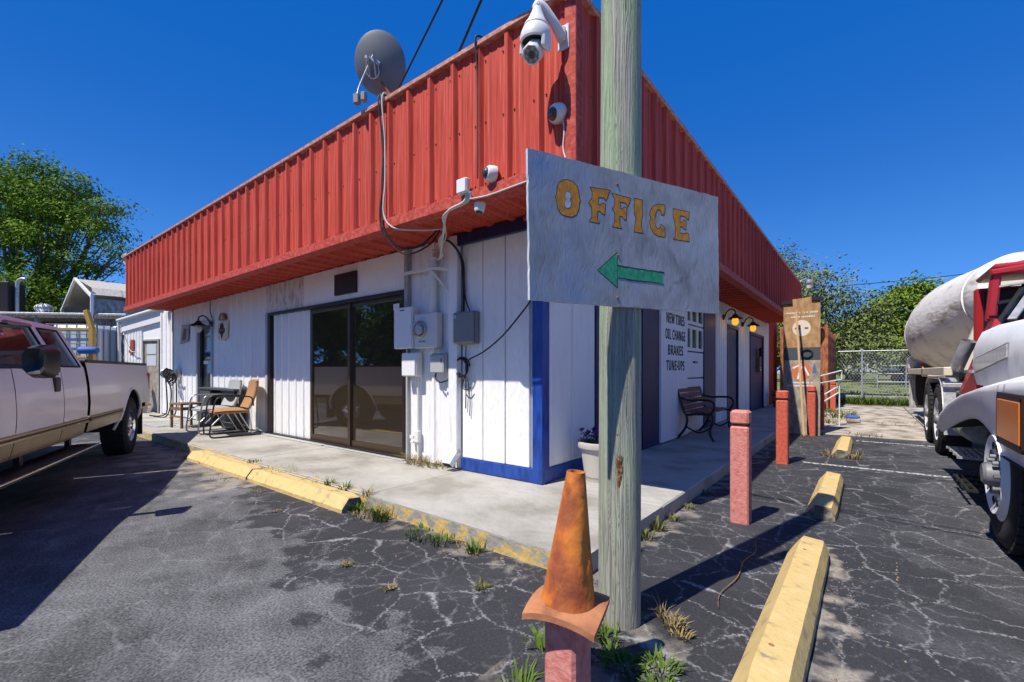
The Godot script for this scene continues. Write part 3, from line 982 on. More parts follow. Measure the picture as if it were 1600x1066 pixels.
	for dd in [[7.22, 8.32], [9.72, 11.70]]:
		var en := part_node("entrance_door", b)
		s = mb()
		box(s, Vector3(dd[0], SLAB, -.03), Vector3(dd[0] + .07, 2.25, .03), .003, R)
		box(s, Vector3(dd[1] - .07, SLAB, -.03), Vector3(dd[1], 2.25, .03), .003, R)
		box(s, Vector3(dd[0] + .07, 2.18, -.03), Vector3(dd[1] - .07, 2.25, .03), .003, R)
		obj("frame", s, M.navy_paint, en)
		s = mb()
		box(s, Vector3(dd[0] + .07, SLAB + .01, -.03), Vector3(dd[1] - .07, 2.18, -.005), .003, R)
		obj("leaf", s, M.navy_paint, en)
		s = mb()
		box(s, Vector3(dd[0] + .12, .5, -.004), Vector3(dd[0] + .16, 2.1, .012), .003, R)
		obj("handle", s, M.grey_light, en)
	# --- fascia, both sides
	var mats := [M.red_metal, M.red_metal_worn, M.red_metal]
	var FL := Transform3D(Basis(), Vector3(0, 0, OUT))
	var FR := Transform3D(R.basis, Vector3(OUT, 0, 0))
	sheet_run("fascia_sheet", -10.9, OUT - .045, FB + .09, FT - .02, FL, mats, b)
	sheet_run("fascia_sheet", -OUT + .045, 12.46, FB + .09, FT - .02, FR, mats, b)
	var FE := Transform3D(Basis(Vector3.BACK, Vector3.UP, Vector3.LEFT), Vector3(-10.9, 0, OUT))
	sheet_run("fascia_sheet", -1.6, 0, FB + .09, FT - .02, FE, mats, b)
	s = mb()
	box(s, Vector3(OUT - .06, FB + .01, OUT - .03), Vector3(OUT + .032, FT - .005, OUT + .032), .004)
	box(s, Vector3(OUT - .03, FB + .01, OUT - .06), Vector3(OUT + .030, FT - .005, OUT - .031), .004)
	obj("corner_trim", s, M.red_trim, b)
	s = mb()
	box(s, Vector3(-10.93, FB, OUT - .10), Vector3(OUT - .061, FB + .095, OUT + .036), .004)
	obj("bottom_trim", s, M.red_trim, b)
	s = mb()
	box(s, Vector3(OUT - .10, FB, -12.48), Vector3(OUT + .036, FB + .095, OUT - .061), .004)
	obj("bottom_trim", s, M.red_trim, b)
	s = mb()
	box(s, Vector3(-10.95, FT - .025, OUT - .16), Vector3(OUT + .05, FT + .02, OUT + .05), .006)
	obj("cap_trim", s, M.cap_trim, b)
	s = mb()
	box(s, Vector3(OUT - .16, FT - .026, -12.5), Vector3(OUT + .048, FT + .019, OUT - .161), .006)
	obj("cap_trim", s, M.cap_trim, b)
	s = mb()
	box(s, Vector3(-10.9, FB + .09, OUT - .14), Vector3(OUT - .07, FT - .03, OUT - .06))
	box(s, Vector3(OUT - .14, FB + .09, -12.45), Vector3(OUT - .06, FT - .03, OUT - .15))
	box(s, Vector3(-10.9, FB + .09, -.7), Vector3(-10.85, FT - .03, OUT - .15))
	obj("fascia_backing", s, M.galv, b)
	# --- soffit sheets, ribs running out from the wall
	var SL := Transform3D(Basis(Vector3.RIGHT, Vector3.BACK, Vector3.DOWN), Vector3(0, top + .03, 0))
	sheet_run("soffit_sheet", -10.9, OUT - .1, -.03, OUT - .1, SL, [M.red_metal], b, .9, .29, .03, .09, .04)
	var SR := Transform3D(Basis(Vector3.FORWARD, Vector3.RIGHT, Vector3.DOWN), Vector3(0, top + .032, 0))
	sheet_run("soffit_sheet", .02, 12.4, -.03, OUT - .1, SR, [M.red_metal], b, .9, .29, .03, .09, .04)
	# screw heads in rows across the fascia sheets
	for run in [[FL, -10.7, OUT - .1], [FR, -OUT + .1, 12.3]]:
		s = mb()
		var k := int(ceil(run[1] / .29))
		while k * .29 + .04 < run[2]:
			for yy in [FB + .13, FB + .62, FT - .14]:
				for q in [-.055, .055]:
					var c: Vector3 = run[0] * Vector3(k * .29 + q, yy, .006)
					box(s, c - Vector3(.006, .006, .006), c + Vector3(.006, .006, .006), .003)
			k += 1
		obj("screw_heads", s, M.rust_orange, b).set_meta("kind", "stuff")
	# wooden nailer under the front edge of the soffit near the corner
	s = mb()
	bar(s, Vector3(-.15, top - .015, .05), Vector3(.72, top - .015, .70), .05, .03)
	obj("soffit_batten", s, M.red_trim, b)
# ---------------------------------------------------------------- things on the fascia and roof
func dome_camera(label: String, at: Vector3, facing: Vector3, r := .062, up := Vector3.UP) -> void:
	var z := facing.normalized()
	var x := up.cross(z).normalized()
	var bs := Basis(x, z, x.cross(z)).orthonormalized()
	var t := thing("dome_camera", label, "security camera", at, 0.0, "dome cameras on the fascia")
	var xf := Transform3D(bs, Vector3.ZERO)
	var s := mb()
	lathe(s, [Vector2(0, -.012), Vector2(r * 1.08, -.012), Vector2(r * 1.1, .01), Vector2(r * 1.02, .045), Vector2(r * .86, .06), Vector2(r * .70, .062)], 24, xf)
	obj("housing", s, M.white_plastic, t)
	s = mb()
	var prof := []
	for i in 7:
		var a := PI / 2 * i / 6.0
		prof.append(Vector2(r * .72 * cos(a), .058 + r * .62 * sin(a)))
	lathe(s, prof, 24, xf)
	obj("dome", s, M.smoked_dome, t)

func cable(called: String, label: String, pts: Array, r: float, m: Material, group := "", per := 6) -> void:
	var s := mb()
	tube(s, curve(pts, per), r, 7)
	tag(obj(called, s, m), label, "cable", group)

func build_fascia_things() -> void:
	var s: SurfaceTool
	# the large pan-and-tilt camera near the corner
	var t := thing("security_camera", "large white swivel camera hanging from an arm at the top of the fascia corner", "security camera", Vector3(.74, 3.5, OUT + .03))
	s = mb()
	box(s, Vector3(.015, -.085, 0), Vector3(.105, .085, .014), .006)
	box(s, Vector3(.03, -.045, .014), Vector3(.09, .06, .05), .012)
	obj("mounting_plate", s, M.white_plastic, t)
	s = mb()
	tube(s, curve([Vector3(.06, -.01, .03), Vector3(.045, .05, .10), Vector3(.01, .125, .165), Vector3(-.02, .15, .195), Vector3(-.035, .12, .2)], 6), [.036, .036, .035, .034, .033, .032, .032, .031, .031, .030, .030, .030, .030, .030, .030, .030, .029, .029, .029, .029, .029, .029, .029, .029, .028], 14)
	obj("arm", s, M.white_plastic, t)
	var bx := Transform3D(Basis(Vector3.FORWARD, .07), Vector3(-.04, -.11, .2))
	s = mb()
	lathe(s, [Vector2(.0, .235), Vector2(.03, .232), Vector2(.04, .20), Vector2(.062, .15), Vector2(.083, .118), Vector2(.085, .108), Vector2(.081, .105), Vector2(.09, .092), Vector2(.102, .06), Vector2(.106, .03), Vector2(.104, .01), Vector2(.09, .004)].map(func(p): return p), 28, bx.scaled_local(Vector3(1, 1, 1)))
	obj("housing", s, M.white_plastic, t)
	s = mb()
	for sd in [-1.0, 1.0]:
		s = mb()
		box(s, Vector3(sd * .088 - .014, -.065, -.05), Vector3(sd * .088 + .014, .02, .05), .012, bx)
		obj("yoke", s, M.white_plastic, t)
	s = mb()
	lathe(s, [Vector2(0, .012), Vector2(.088, .012), Vector2(.088, .004), Vector2(0, .004)], 24, bx)
	obj("underside", s, M.black_plastic, t)
	var aim := Vector3(.10, -.78, .62).normalized()
	var side := aim.cross(Vector3.UP).normalized()
	var ex := Transform3D(Basis(side, aim, side.cross(aim)), bx * Vector3(.0, -.035, .0))
	s = mb()
	lathe(s, [Vector2(0, -.075), Vector2(.045, -.075), Vector2(.062, -.05), Vector2(.066, 0.0), Vector2(.066, .08), Vector2(.062, .088), Vector2(.054, .088), Vector2(.052, .078), Vector2(0, .078)], 8, ex)
	obj("lens_head", s, M.white_plastic, t)
	s = mb()
	lathe(s, [Vector2(.0, .0835), Vector2(.05, .0835), Vector2(.051, .079)], 8, ex)
	obj("lamp_ring", s, M.grey_plastic, t)
	s = mb()
	lathe(s, [Vector2(0.0, .087), Vector2(.018, .087), Vector2(.022, .0838)], 16, ex)
	obj("lens", s, M.smoked_dome, t)
	for k in 6:
		s = mb()
		var a := TAU * k / 6.0
		lathe(s, [Vector2(0.0, .086), Vector2(.009, .086), Vector2(.0095, .0838)], 10, ex * Transform3D(Basis(), Vector3(cos(a) * .037, 0, sin(a) * .037)))
		obj("infrared_lamp", s, M.steel, t)
	dome_camera("white dome camera on the fascia below the large swivel camera", Vector3(.757, 3.0, OUT + .02), Vector3(-.35, -.35, 1.0), .062)
	dome_camera("white dome camera on the fascia beside the square junction box", Vector3(.155, 2.735, OUT + .02), Vector3(-.55, .05, 1.0), .060)
	dome_camera("small dome camera hanging under the fascia trim below the junction box", Vector3(-.035, FB - .012, OUT - .03), Vector3(.0, -1.0, .15), .042, Vector3.RIGHT)
	t = thing("junction_box", "square white junction box on the lower edge of the fascia", "junction box", Vector3(-.13, 2.70, OUT + .038))
	s = mb()
	box(s, Vector3(-.055, -.06, 0), Vector3(.055, .06, .05), .008)
	obj("case", s, M.white_plastic, t)
	s = mb()
	box(s, Vector3(-.05, -.055, .0505), Vector3(.05, .055, .058), .004)
	obj("cover", s, M.white_clean, t)
	s = mb()
	tube(s, [Vector3(.03, .62, 0), Vector3(.03, .06, 0)], .006, 6)
	# cables
	var g := "cables on the fascia"
	cable("cable", "thick black cable running down the fascia below the dish", [Vector3(-1.235, 3.86, .80), Vector3(-1.22, 3.85, OUT + .07), Vector3(-1.215, 3.6, OUT + .05), Vector3(-1.23, 3.2, OUT + .045), Vector3(-1.24, 2.8, OUT + .05), Vector3(-1.20, 2.56, OUT + .045), Vector3(-1.10, 2.40, .80), Vector3(-.98, 2.42, .66), Vector3(-.90, 2.60, .5)], .009, M.cable_black, g)
	cable("cable", "second black cable hanging in the lowest loop under the soffit", [Vector3(-1.25, 3.86, .80), Vector3(-1.245, 3.85, OUT + .075), Vector3(-1.24, 3.5, OUT + .05), Vector3(-1.215, 3.1, OUT + .045), Vector3(-1.25, 2.7, OUT + .06), Vector3(-1.20, 2.48, OUT + .03), Vector3(-1.05, 2.33, .78), Vector3(-.90, 2.42, .62), Vector3(-.86, 2.60, .5)], .008, M.cable_black, g)
	cable("cable", "pale cable swinging from the fascia to the white conduit mast", [Vector3(-1.20, 3.86, .80), Vector3(-1.198, 3.84, OUT + .07), Vector3(-1.185, 3.4, OUT + .05), Vector3(-1.19, 3.0, OUT + .045), Vector3(-1.20, 2.72, OUT + .055), Vector3(-1.08, 2.56, OUT + .03), Vector3(-.85, 2.53, .74), Vector3(-.8, 2.58, .5), Vector3(-1.2, 2.62, .12)], .008, M.cable_white, g)
	for k in 4:
		var o := .016 * k
		cable("cable", ["thickest strand of the white cable bundle at the junction box", "white cable strand just behind the front of the bundle", "white cable strand curling widest over the mast", "thin white cable strand nearest the wall in the bundle"][k], [Vector3(-.1 + o, 2.66 - o * .4, OUT + .06), Vector3(-.13 + o * .5, 2.58, OUT + .055 - o * .4), Vector3(-.34 - o, 2.545 - o * .3, OUT + .04), Vector3(-.56 + o * .5, 2.47, .74), Vector3(-.86 - o, 2.45 + o, .48), Vector3(-1.15 + o, 2.42, .24), Vector3(-1.33 - o, 2.46 + o * .6, .12), Vector3(-1.44 + o, 2.58, .08)], .011 - .0015 * k, M.cable_white, "white cable bundle")
	cable("cable", "white cable running along the fascia edge to the corner", [Vector3(-.14, 2.60, OUT + .05), Vector3(.1, 2.575, OUT + .045), Vector3(.4, 2.585, OUT + .042), Vector3(.8, 2.60, OUT + .042)], .007, M.cable_white, g)
	cable("cable", "black cable strapped over the roof edge beside the junction box", [Vector3(.06, 3.86, .7), Vector3(.02, 3.87, OUT + .03), Vector3(-.003, 3.82, OUT + .062), Vector3(.0, 3.6, OUT + .04), Vector3(.0, 3.2, OUT + .036), Vector3(.0, 2.75, OUT + .036)], .008, M.cable_black, g)
	cable("cable", "short white lead hanging from the upper dome camera", [Vector3(.79, 2.96, OUT + .03), Vector3(.805, 2.85, OUT + .036), Vector3(.80, 2.74, OUT + .04), Vector3(.825, 2.66, OUT + .05)], .006, M.cable_white, g)
	# service drop to a pole beside the lot
	t = thing("utility_pole", "wooden utility pole carrying the wires to the roof edge", "utility pole", Vector3(12.0, 0, 4.4))
	s = mb()
	tube(s, [Vector3(0, -.3, 0), Vector3(0, 8.6, 0)], [.15, .11], 14)
	obj("pole", s, M.post_wood, t)
	s = mb()
	box(s, Vector3(-.06, 7.95, -1.0), Vector3(.06, 8.07, 1.0), .01)
	obj("crossarm", s, M.old_wood, t)
	cable("wire", "overhead wire reaching the roof edge beside the satellite dish", [Vector3(-1.25, 3.87, .78), Vector3(2.6, 5.05, 1.85), Vector3(7.0, 6.6, 3.0), Vector3(11.94, 8.08, 4.2)], .009, M.cable_black, "overhead wires")
	cable("wire", "overhead wire reaching the roof edge nearer the corner", [Vector3(-.40, 3.87, .78), Vector3(3.0, 5.1, 2.1), Vector3(7.2, 6.65, 3.5), Vector3(11.94, 8.08, 5.1)], .011, M.cable_black, "overhead wires")
	# satellite dish
	t = thing("satellite_dish", "grey satellite dish on a leaning mast above the red fascia", "satellite dish", Vector3(-1.36, 3.84, .62))
	var face := Vector3(-.62, .30, -.72).normalized()
	var xx := Vector3.UP.cross(face).normalized()
	var fb := Basis(xx, face, xx.cross(face)).orthonormalized()
	var dc := Vector3(-.09, .50, .17)
	s = mb()
	var prof := []
	for i in 9:
		var r := .275 * i / 8.0
		prof.append(Vector2(r, .62 * r * r))
	prof.append(Vector2(.281, .05))
	prof.append(Vector2(.276, .054))
	for i in 8:
		var r := .270 * (7 - i) / 8.0
		prof.append(Vector2(r, .62 * r * r + .006))
	lathe(s, prof, 40, Transform3D(fb * Basis.from_scale(Vector3(.92, 1, 1.06)), dc), 1.2)
	obj("reflector", s, M.dish_grey, t)
	s = mb()
	var bk := dc - face * .02 + Vector3(-.06, -.09, .03)
	tube(s, [Vector3(.04, 0, .02), Vector3(-.02, .16, .07), Vector3(-.10, .31, .15)], .021, 10)
	obj("mast", s, M.rust_orange, t)
	s = mb()
	tube(s, curve([bk + fb * Vector3(-.05, 0, -.10), bk + fb * Vector3(-.06, 0, .02), bk + fb * Vector3(0, 0, .065), bk + fb * Vector3(.06, 0, .02), bk + fb * Vector3(.05, 0, -.10)], 6), .007, 7)
	for q in [-.03, .03]:
		bar(s, bk + fb * Vector3(q, 0, .05), bk + fb * Vector3(q, -.05, -.16), .012, .03)
	bar(s, bk + fb * Vector3(-.08, -.02, -.06), bk + fb * Vector3(.06, -.02, -.12), .02, .03)
	obj("bracket", s, M.galv, t)
	s = mb()
	tube(s, curve([bk + fb * Vector3(-.02, 0, -.15), bk + Vector3(-.07, -.16, .10), bk + Vector3(-.06, -.30, .14)], 5), .009, 7)
	obj("feed_arm", s, M.galv, t)
	s = mb()
	box(s, Vector3(-.03, -.05, -.03), Vector3(.03, .05, .03), .008, Transform3D(Basis(Vector3.UP, .5), bk + Vector3(-.06, -.33, .14)))
	box(s, Vector3(-.025, -.045, -.03), Vector3(.025, .045, .03), .008, Transform3D(Basis(Vector3.UP, .5), bk + Vector3(.0, -.31, .10)))
	obj("receiver_head", s, M.grey_plastic, t)
	# flood lamps at the two far ends of the roof
	for q in [[Vector3(-10.82, 3.86, .72), "round floodlight at the far end of the front roof edge", -1.5], [Vector3(.86, 3.86, -12.3), "round floodlight at the far end of the side roof edge", 2.6]]:
		t = thing("floodlight", q[1], "floodlight", q[0], q[2], "floodlights on the roof ends")
		s = mb()
		tube(s, curve([Vector3(0, -.05, 0), Vector3(0, .06, .12), Vector3(0, .10, .30), Vector3(0, .06, .4)], 5), .022, 8)
		obj("arm", s, M.galv, t)
		s = mb()
		lathe(s, [Vector2(.0, .16), Vector2(.10, .15), Vector2(.13, .10), Vector2(.13, .04)], 20, Transform3D(Basis(), Vector3(0, -.06, .42)))
		obj("lamp_cap", s, M.grey_plastic, t)
		s = mb()
		lathe(s, [Vector2(0, -.10), Vector2(.08, -.10), Vector2(.105, .04)], 20, Transform3D(Basis(), Vector3(0, -.06, .42)))
		obj("lamp_shade", s, M.cream, t)

# ---------------------------------------------------------------- things on the walls
func wall_lamp(label: String, at: Vector3, turn: float, lit: bool) -> void:
	var t := thing("wall_lamp", label, "lamp", at, turn, "gooseneck wall lamps")
	var s := mb()
	lathe(s, [Vector2(0, .0), Vector2(.06, .0), Vector2(.05, .03), Vector2(0, .035)], 16, Transform3D(Basis(Vector3.RIGHT, PI / 2), Vector3(0, .0, 0)))
	obj("wall_plate", s, M.black_metal, t)
	s = mb()
	tube(s, curve([Vector3(0, 0, .03), Vector3(0, .10, .07), Vector3(0, .16, .15), Vector3(0, .12, .23), Vector3(0, .05, .24)], 6), .014, 9)
	obj("gooseneck", s, M.black_metal, t)
	s = mb()
	lathe(s, [Vector2(.15, -.055), Vector2(.13, -.03), Vector2(.07, .0), Vector2(.035, .05), Vector2(0, .055)], 22, Transform3D(Basis(), Vector3(0, .0, .24)))
	obj("lamp_shade", s, M.black_metal, t)
	s = mb()
	lathe(s, [Vector2(0, -.19), Vector2(.035, -.182), Vector2(.06, -.15), Vector2(.068, -.11), Vector2(.06, -.06), Vector2(.05, -.03)], 18, Transform3D(Basis(), Vector3(0, .0, .24)))
	obj("globe", s, M.bulb_glow if lit else M.cream, t)
	if lit:
		var l := OmniLight3D.new()
		l.name = "glow"
		l.position = Vector3(0, -.1, .24)
		l.light_color = Color(1.0, .75, .2)
		l.light_energy = .005
		l.light_size = .06
		l.omni_range = 20.0
		l.shadow_enabled = true
		t.add_child(l)

func build_wall_things() -> void:
	var s: SurfaceTool
	var t := thing("breaker_panel", "tall white breaker panel beside the sliding door", "electrical box", Vector3(-1.885, 1.715, .03))
	s = mb()
	box(s, Vector3(-.165, -.245, 0), Vector3(.165, .245, .11), .006)
	obj("case", s, M.white_plastic, t)
	s = mb()
	box(s, Vector3(-.16, -.24, .111), Vector3(.16, .24, .125), .005)
	obj("cover", s, M.white_clean, t)
	s = mb()
	box(s, Vector3(-.04, .2, .126), Vector3(.04, .212, .130), .001)
	obj("latch", s, M.black_plastic, t)
	t = thing("electric_meter", "white meter box with a round glass dial below the conduit mast", "electric meter", Vector3(-1.53, 1.665, .03))
	s = mb()
	box(s, Vector3(-.175, -.2, 0), Vector3(.205, .2, .10), .01)
	obj("case", s, M.meter_box, t)
	var mx := Transform3D(Basis(Vector3.RIGHT, PI / 2), Vector3(-.045, .015, .1))
	s = mb()
	lathe(s, [Vector2(.0, .0), Vector2(.098, .0), Vector2(.098, .03), Vector2(.088, .036)], 26, mx)
	obj("ring", s, M.steel, t)
	s = mb()
	lathe(s, [Vector2(.0, .05), Vector2(.055, .05), Vector2(.06, .03)], 24, mx)
	obj("dial", s, M.grey_light, t)
	s = mb()
	lathe(s, [Vector2(.085, .034), Vector2(.085, .085), Vector2(.075, .105), Vector2(.05, .113), Vector2(0, .115)], 26, mx)
	obj("glass_cover", s, M.clear_glass, t)
	s = mb()
	box(s, Vector3(-.09, -.13, .101), Vector3(.03, -.115, .103))
	obj("plate", s, M.grey_plastic, t)
	t = thing("utility_box", "small white box under the breaker panel", "electrical box", Vector3(-1.795, 1.28, .03))
	s = mb()
	box(s, Vector3(-.125, -.14, 0), Vector3(.125, .14, .10), .008)
	obj("case", s, M.white_plastic, t)
	s = mb()
	box(s, Vector3(-.118, -.13, .1005), Vector3(.118, .133, .113), .004)
	obj("cover", s, M.white_clean, t)
	t = thing("utility_box", "large grey plastic box with a slanted lid on the grooved boards", "electrical box", Vector3(-.935, 1.665, .01))
	s = mb()
	box(s, Vector3(-.16, -.175, 0), Vector3(.16, .175, .07), .012)
	obj("case", s, M.grey_plastic, t)
	s = mb()
	box(s, Vector3(-.152, -.165, .071), Vector3(.152, .168, .105), .016)
	obj("cover", s, M.grey_plastic, t)
	s = mb()
	lathe(s, [Vector2(0, .0), Vector2(.02, 0), Vector2(.018, .006), Vector2(0, .007)], 14, Transform3D(Basis(Vector3.RIGHT, PI / 2), Vector3(-.11, .12, .105)))
	obj("lock", s, M.steel, t)
	t = thing("utility_box", "small grey box with a rounded lid under the meter", "electrical box", Vector3(-1.325, 1.295, .03))
	s = mb()
	box(s, Vector3(-.12, -.11, 0), Vector3(.12, .11, .07), .012)
	obj("case", s, M.grey_light, t)
	s = mb()
	box(s, Vector3(-.112, -.115, .071), Vector3(.112, .095, .10), .02)
	obj("cover", s, M.grey_light, t)
	s = mb()
	box(s, Vector3(.075, .0, .1005), Vector3(.085, .05, .107), .002)
	obj("latch", s, M.black_plastic, t)
	t = thing("conduit_mast", "white conduit mast rising from the meter to the soffit", "conduit", Vector3(-1.44, 1.865, .075))
	s = mb()
	tube(s, [Vector3(0, 0, 0), Vector3(0, .70, 0)], .043, 16)
	obj("pipe", s, M.white_plastic, t)
	for y in [.32, .60]:
		s = mb()
		tube(s, [Vector3(0, y, 0), Vector3(0, y + .03, 0)], .05, 16)
		box(s, Vector3(-.11, y, -.05), Vector3(.11, y + .03, -.035), .003)
		obj("clamp", s, M.white_plastic, t)
	t = thing("strut_bar", "white strut bar crossing the conduit mast with a diagonal brace", "bracket", Vector3(-1.9, 2.37, .09))
	s = mb()
	bar(s, Vector3(-.06, 0, 0), Vector3(.48, -.01, .05), .03, .03)
	bar(s, Vector3(.48, -.01, .05), Vector3(.74, -.05, -.04), .03, .03)
	obj("strut", s, M.white_plastic, t)
	s = mb()
	bar(s, Vector3(.48, -.015, .05), Vector3(.70, -.30, -.05), .025, .02)
	obj("brace", s, M.white_plastic, t)
	t = thing("conduit", "thin white conduit dropping from the small white box to an outlet", "conduit", Vector3(-1.735, 0, .045))
	s = mb()
	tube(s, [Vector3(0, 1.14, 0), Vector3(0, .50, 0)], .013, 9)
	tube(s, [Vector3(0, .36, 0), Vector3(.01, SLAB, 0)], .013, 9)
	obj("pipe", s, M.white_plastic, t)
	s = mb()
	box(s, Vector3(-.035, .36, -.015), Vector3(.035, .50, .03), .005)
	obj("outlet_box", s, M.white_plastic, t)
	s = mb()
	box(s, Vector3(-.12, .40, -.015), Vector3(-.05, .44, .03), .004)
	box(s, Vector3(-.11, .35, -.015), Vector3(-.06, .37, .03), .004)
	obj("plug", s, M.white_clean, t)
	# cables on the grooved boards
	var g := "black cables on the white boards"
	cable("cable", "thick black cable dropping from the soffit to the large grey box", [Vector3(-1.22, 2.64, .16), Vector3(-1.1, 2.60, .14), Vector3(-1.02, 2.45, .06), Vector3(-1.0, 2.2, .035), Vector3(-1.0, 2.0, .03), Vector3(-.99, 1.85, .04)], .013, M.cable_black, g)
	cable("cable", "thin black cable bowing beside the thick one into the large grey box", [Vector3(-1.18, 2.64, .14), Vector3(-1.06, 2.57, .13), Vector3(-.99, 2.4, .05), Vector3(-.985, 2.15, .035), Vector3(-.96, 1.98, .04), Vector3(-.90, 1.85, .04)], .008, M.cable_black, g)
	cable("cable", "short black lead under the small grey box", [Vector3(-1.40, 1.185, .06), Vector3(-1.38, 1.13, .09), Vector3(-1.30, 1.08, .10), Vector3(-1.20, 1.10, .09), Vector3(-1.17, 1.14, .05)], .010, M.cable_black, g)
	var coil := []
	for i in 40:
		var a := TAU * i / 13.0
		coil.append(Vector3(-1.0 + (.095 + .008 * sin(i * .9)) * cos(a) - .012 * sin(i * .5), 1.255 + .098 * sin(a) - .01 * (i / 13), .035 + .0012 * i))
	coil.append_array([Vector3(-.9, 1.32, .06), Vector3(-.65, 1.40, .10), Vector3(-.4, 1.55, .10), Vector3(-.2, 1.75, .07), Vector3(-.1, 1.87, .05), Vector3(-.05, 1.98, .045)])
	cable("cable", "black cable coiled below the large grey box and swept up to the corner", coil, .008, M.cable_black, g, 3)
	cable("cable", "black cable end dangling straight below the coil", [Vector3(-.945, 1.48, .05), Vector3(-.95, 1.25, .05), Vector3(-.96, 1.0, .035), Vector3(-.97, .80, .03)], .006, M.cable_black, g)
	cable("cable", "black cable tail hooking beside the dangling end", [Vector3(-.95, 1.18, .05), Vector3(-1.0, 1.04, .05), Vector3(-.93, 1.0, .06), Vector3(-.87, 1.03, .05)], .006, M.cable_black, g)
	cable("cable", "short black cable end with a plug below the coil", [Vector3(-.92, 1.12, .05), Vector3(-.905, .9, .03), Vector3(-.915, .72, .025)], .005, M.cable_black, g)
	# far end of the front wall
	t = thing("wall_sign", "bent square metal sign on the ribbed wall near the far end", "sign", Vector3(-9.85, 2.05, .03))
	s = mb()
	extrude(s, PackedVector2Array([Vector2(-.28, -.22), Vector2(.24, -.18), Vector2(.28, .2), Vector2(-.16, .22)]), 0, .012)
	obj("plate", s, M.grey_board, t)
	s = mb()
	extrude(s, PackedVector2Array([Vector2(-.14, -.15), Vector2(.1, -.12), Vector2(.16, .1), Vector2(-.02, .14)]), .0125, .015)
	obj("print", s, M.old_wood, t)
	t = thing("wall_sign", "white sign with a dark red and black shield beside the glass door", "sign", Vector3(-7.6, 2.0, .03))
	s = mb()
	extrude(s, PackedVector2Array([Vector2(-.22, -.15), Vector2(0, -.19), Vector2(.22, -.13), Vector2(.26, .2), Vector2(.1, .15), Vector2(-.1, .18), Vector2(-.24, .13)]), 0, .03)
	obj("panel", s, M.cream, t)
	s = mb()
	extrude(s, PackedVector2Array([Vector2(0, -.16), Vector2(.06, -.06), Vector2(.15, -.02), Vector2(.14, .05), Vector2(.09, .06), Vector2(.08, .13), Vector2(0, .16), Vector2(-.08, .13), Vector2(-.09, .06), Vector2(-.14, .05), Vector2(-.15, -.02), Vector2(-.06, -.06)]), .0305, .036)
	obj("shield", s, M.lettering_dark, t)
	s = mb()
	box(s, Vector3(-.13, -.005, .0365), Vector3(.13, .04, .041), .002)
	obj("band", s, M.rag_red, t)
	t = thing("wall_ornament", "half round carved ornament above the shield sign", "ornament", Vector3(-7.62, 2.22, .03))
	s = mb()
	var half := PackedVector2Array()
	for i in 13:
		half.append(Vector2(.16 * cos(PI * i / 12.0), .14 * sin(PI * i / 12.0)))
	extrude(s, half, 0, .03)
	obj("panel", s, M.old_wood, t)
	s = mb()
	for i in 5:
		bar(s, Vector3(0, .01, .033), Vector3(.13 * cos(PI * (i + .5) / 5.0), .115 * sin(PI * (i + .5) / 5.0), .033), .008, .008)
	obj("carving", s, M.cream, t)
	wall_lamp("unlit black gooseneck lamp over the glass door at the far end", Vector3(-8.25, 2.18, .02), 0.0, false)
	wall_lamp("lit black gooseneck lamp with yellow globe nearer the bench", Vector3(.02, 2.36, -6.85), PI / 2, true)
	wall_lamp("lit black gooseneck lamp with yellow globe between the two blue doors", Vector3(.02, 2.36, -8.75), PI / 2, true)
	cable("cable", "thin black cord above the far gooseneck lamp", [Vector3(-8.3, 2.66, .03), Vector3(-8.28, 2.45, .04), Vector3(-8.2, 2.3, .03)], .008, M.cable_black, "black cables on the far wall")
	# hose reel
	t = thing("hose_reel", "black air hose on a steel wall reel at the far end of the front wall", "hose reel", Vector3(-10.3, 1.15, .06))
	s = mb()
	lathe(s, [Vector2(0, -.02), Vector2(.11, -.02), Vector2(.12, 0), Vector2(.11, .012), Vector2(.05, .02), Vector2(0, .02)], 24, Transform3D(Basis(Vector3.FORWARD, PI / 2), Vector3(-.16, 0, .16)))
	obj("reel_disc", s, M.steel, t)
	s = mb()
	for k in 8:
		var ring := []
		for i in 19:
			var a := TAU * i / 18.0
			var rr := .11 + .035 * sin(k * 2.3 + i * .7)
			ring.append(Vector3(-.10 + k * .04 + .03 * sin(i * .9 + k), rr * sin(a) - .02 * k, .14 + .085 * cos(a)))
		tube(s, ring, .012, 8, false)
	obj("hose_coil", s, M.black_rubber, t)
	s = mb()
	tube(s, curve([Vector3(.15, .05, .2), Vector3(.3, .02, .16), Vector3(.36, -.1, .12), Vector3(.34, -.5, .1), Vector3(.28, -.9, .1), Vector3(.1, -1.01, .16)], 6), .014, 8)
	tube(s, curve([Vector3(-.05, -.12, .2), Vector3(-.12, -.5, .16), Vector3(-.2, -.9, .14), Vector3(-.5, -1.01, .2), Vector3(-.9, -1.01, .3)], 6), .014, 8)
	tube(s, curve([Vector3(.1, -.14, .2), Vector3(.16, -.4, .15), Vector3(.1, -.8, .16), Vector3(-.1, -1.01, .2), Vector3(-.5, -1.01, .32)], 6), .014, 8)
	obj("hose_tail", s, M.black_rubber, t)
	s = mb()
	box(s, Vector3(-.03, -.1, -.03), Vector3(.2, .1, .03), .01)
	bar(s, Vector3(.15, .0, .16), Vector3(.36, .03, .16), .03, .03)
	obj("bracket", s, M.steel, t)
	# clipboard and fixtures on the second blue door
	t = thing("door_wreath", "dark ornament with a slate tag hanging on the far blue door", "ornament", Vector3(.03, 1.75, -10.9), PI / 2)
	s = mb()
	for i in 7:
		var a := TAU * i / 7.0
		lathe(s, [Vector2(0, -.05), Vector2(.06, 0), Vector2(0, .05)], 8, Transform3D(Basis(), Vector3(.11 * cos(a), .09 * sin(a), .05)))
	obj("wreath", s, M.leaf_dark if false else M.black_plastic, t)
	s = mb()
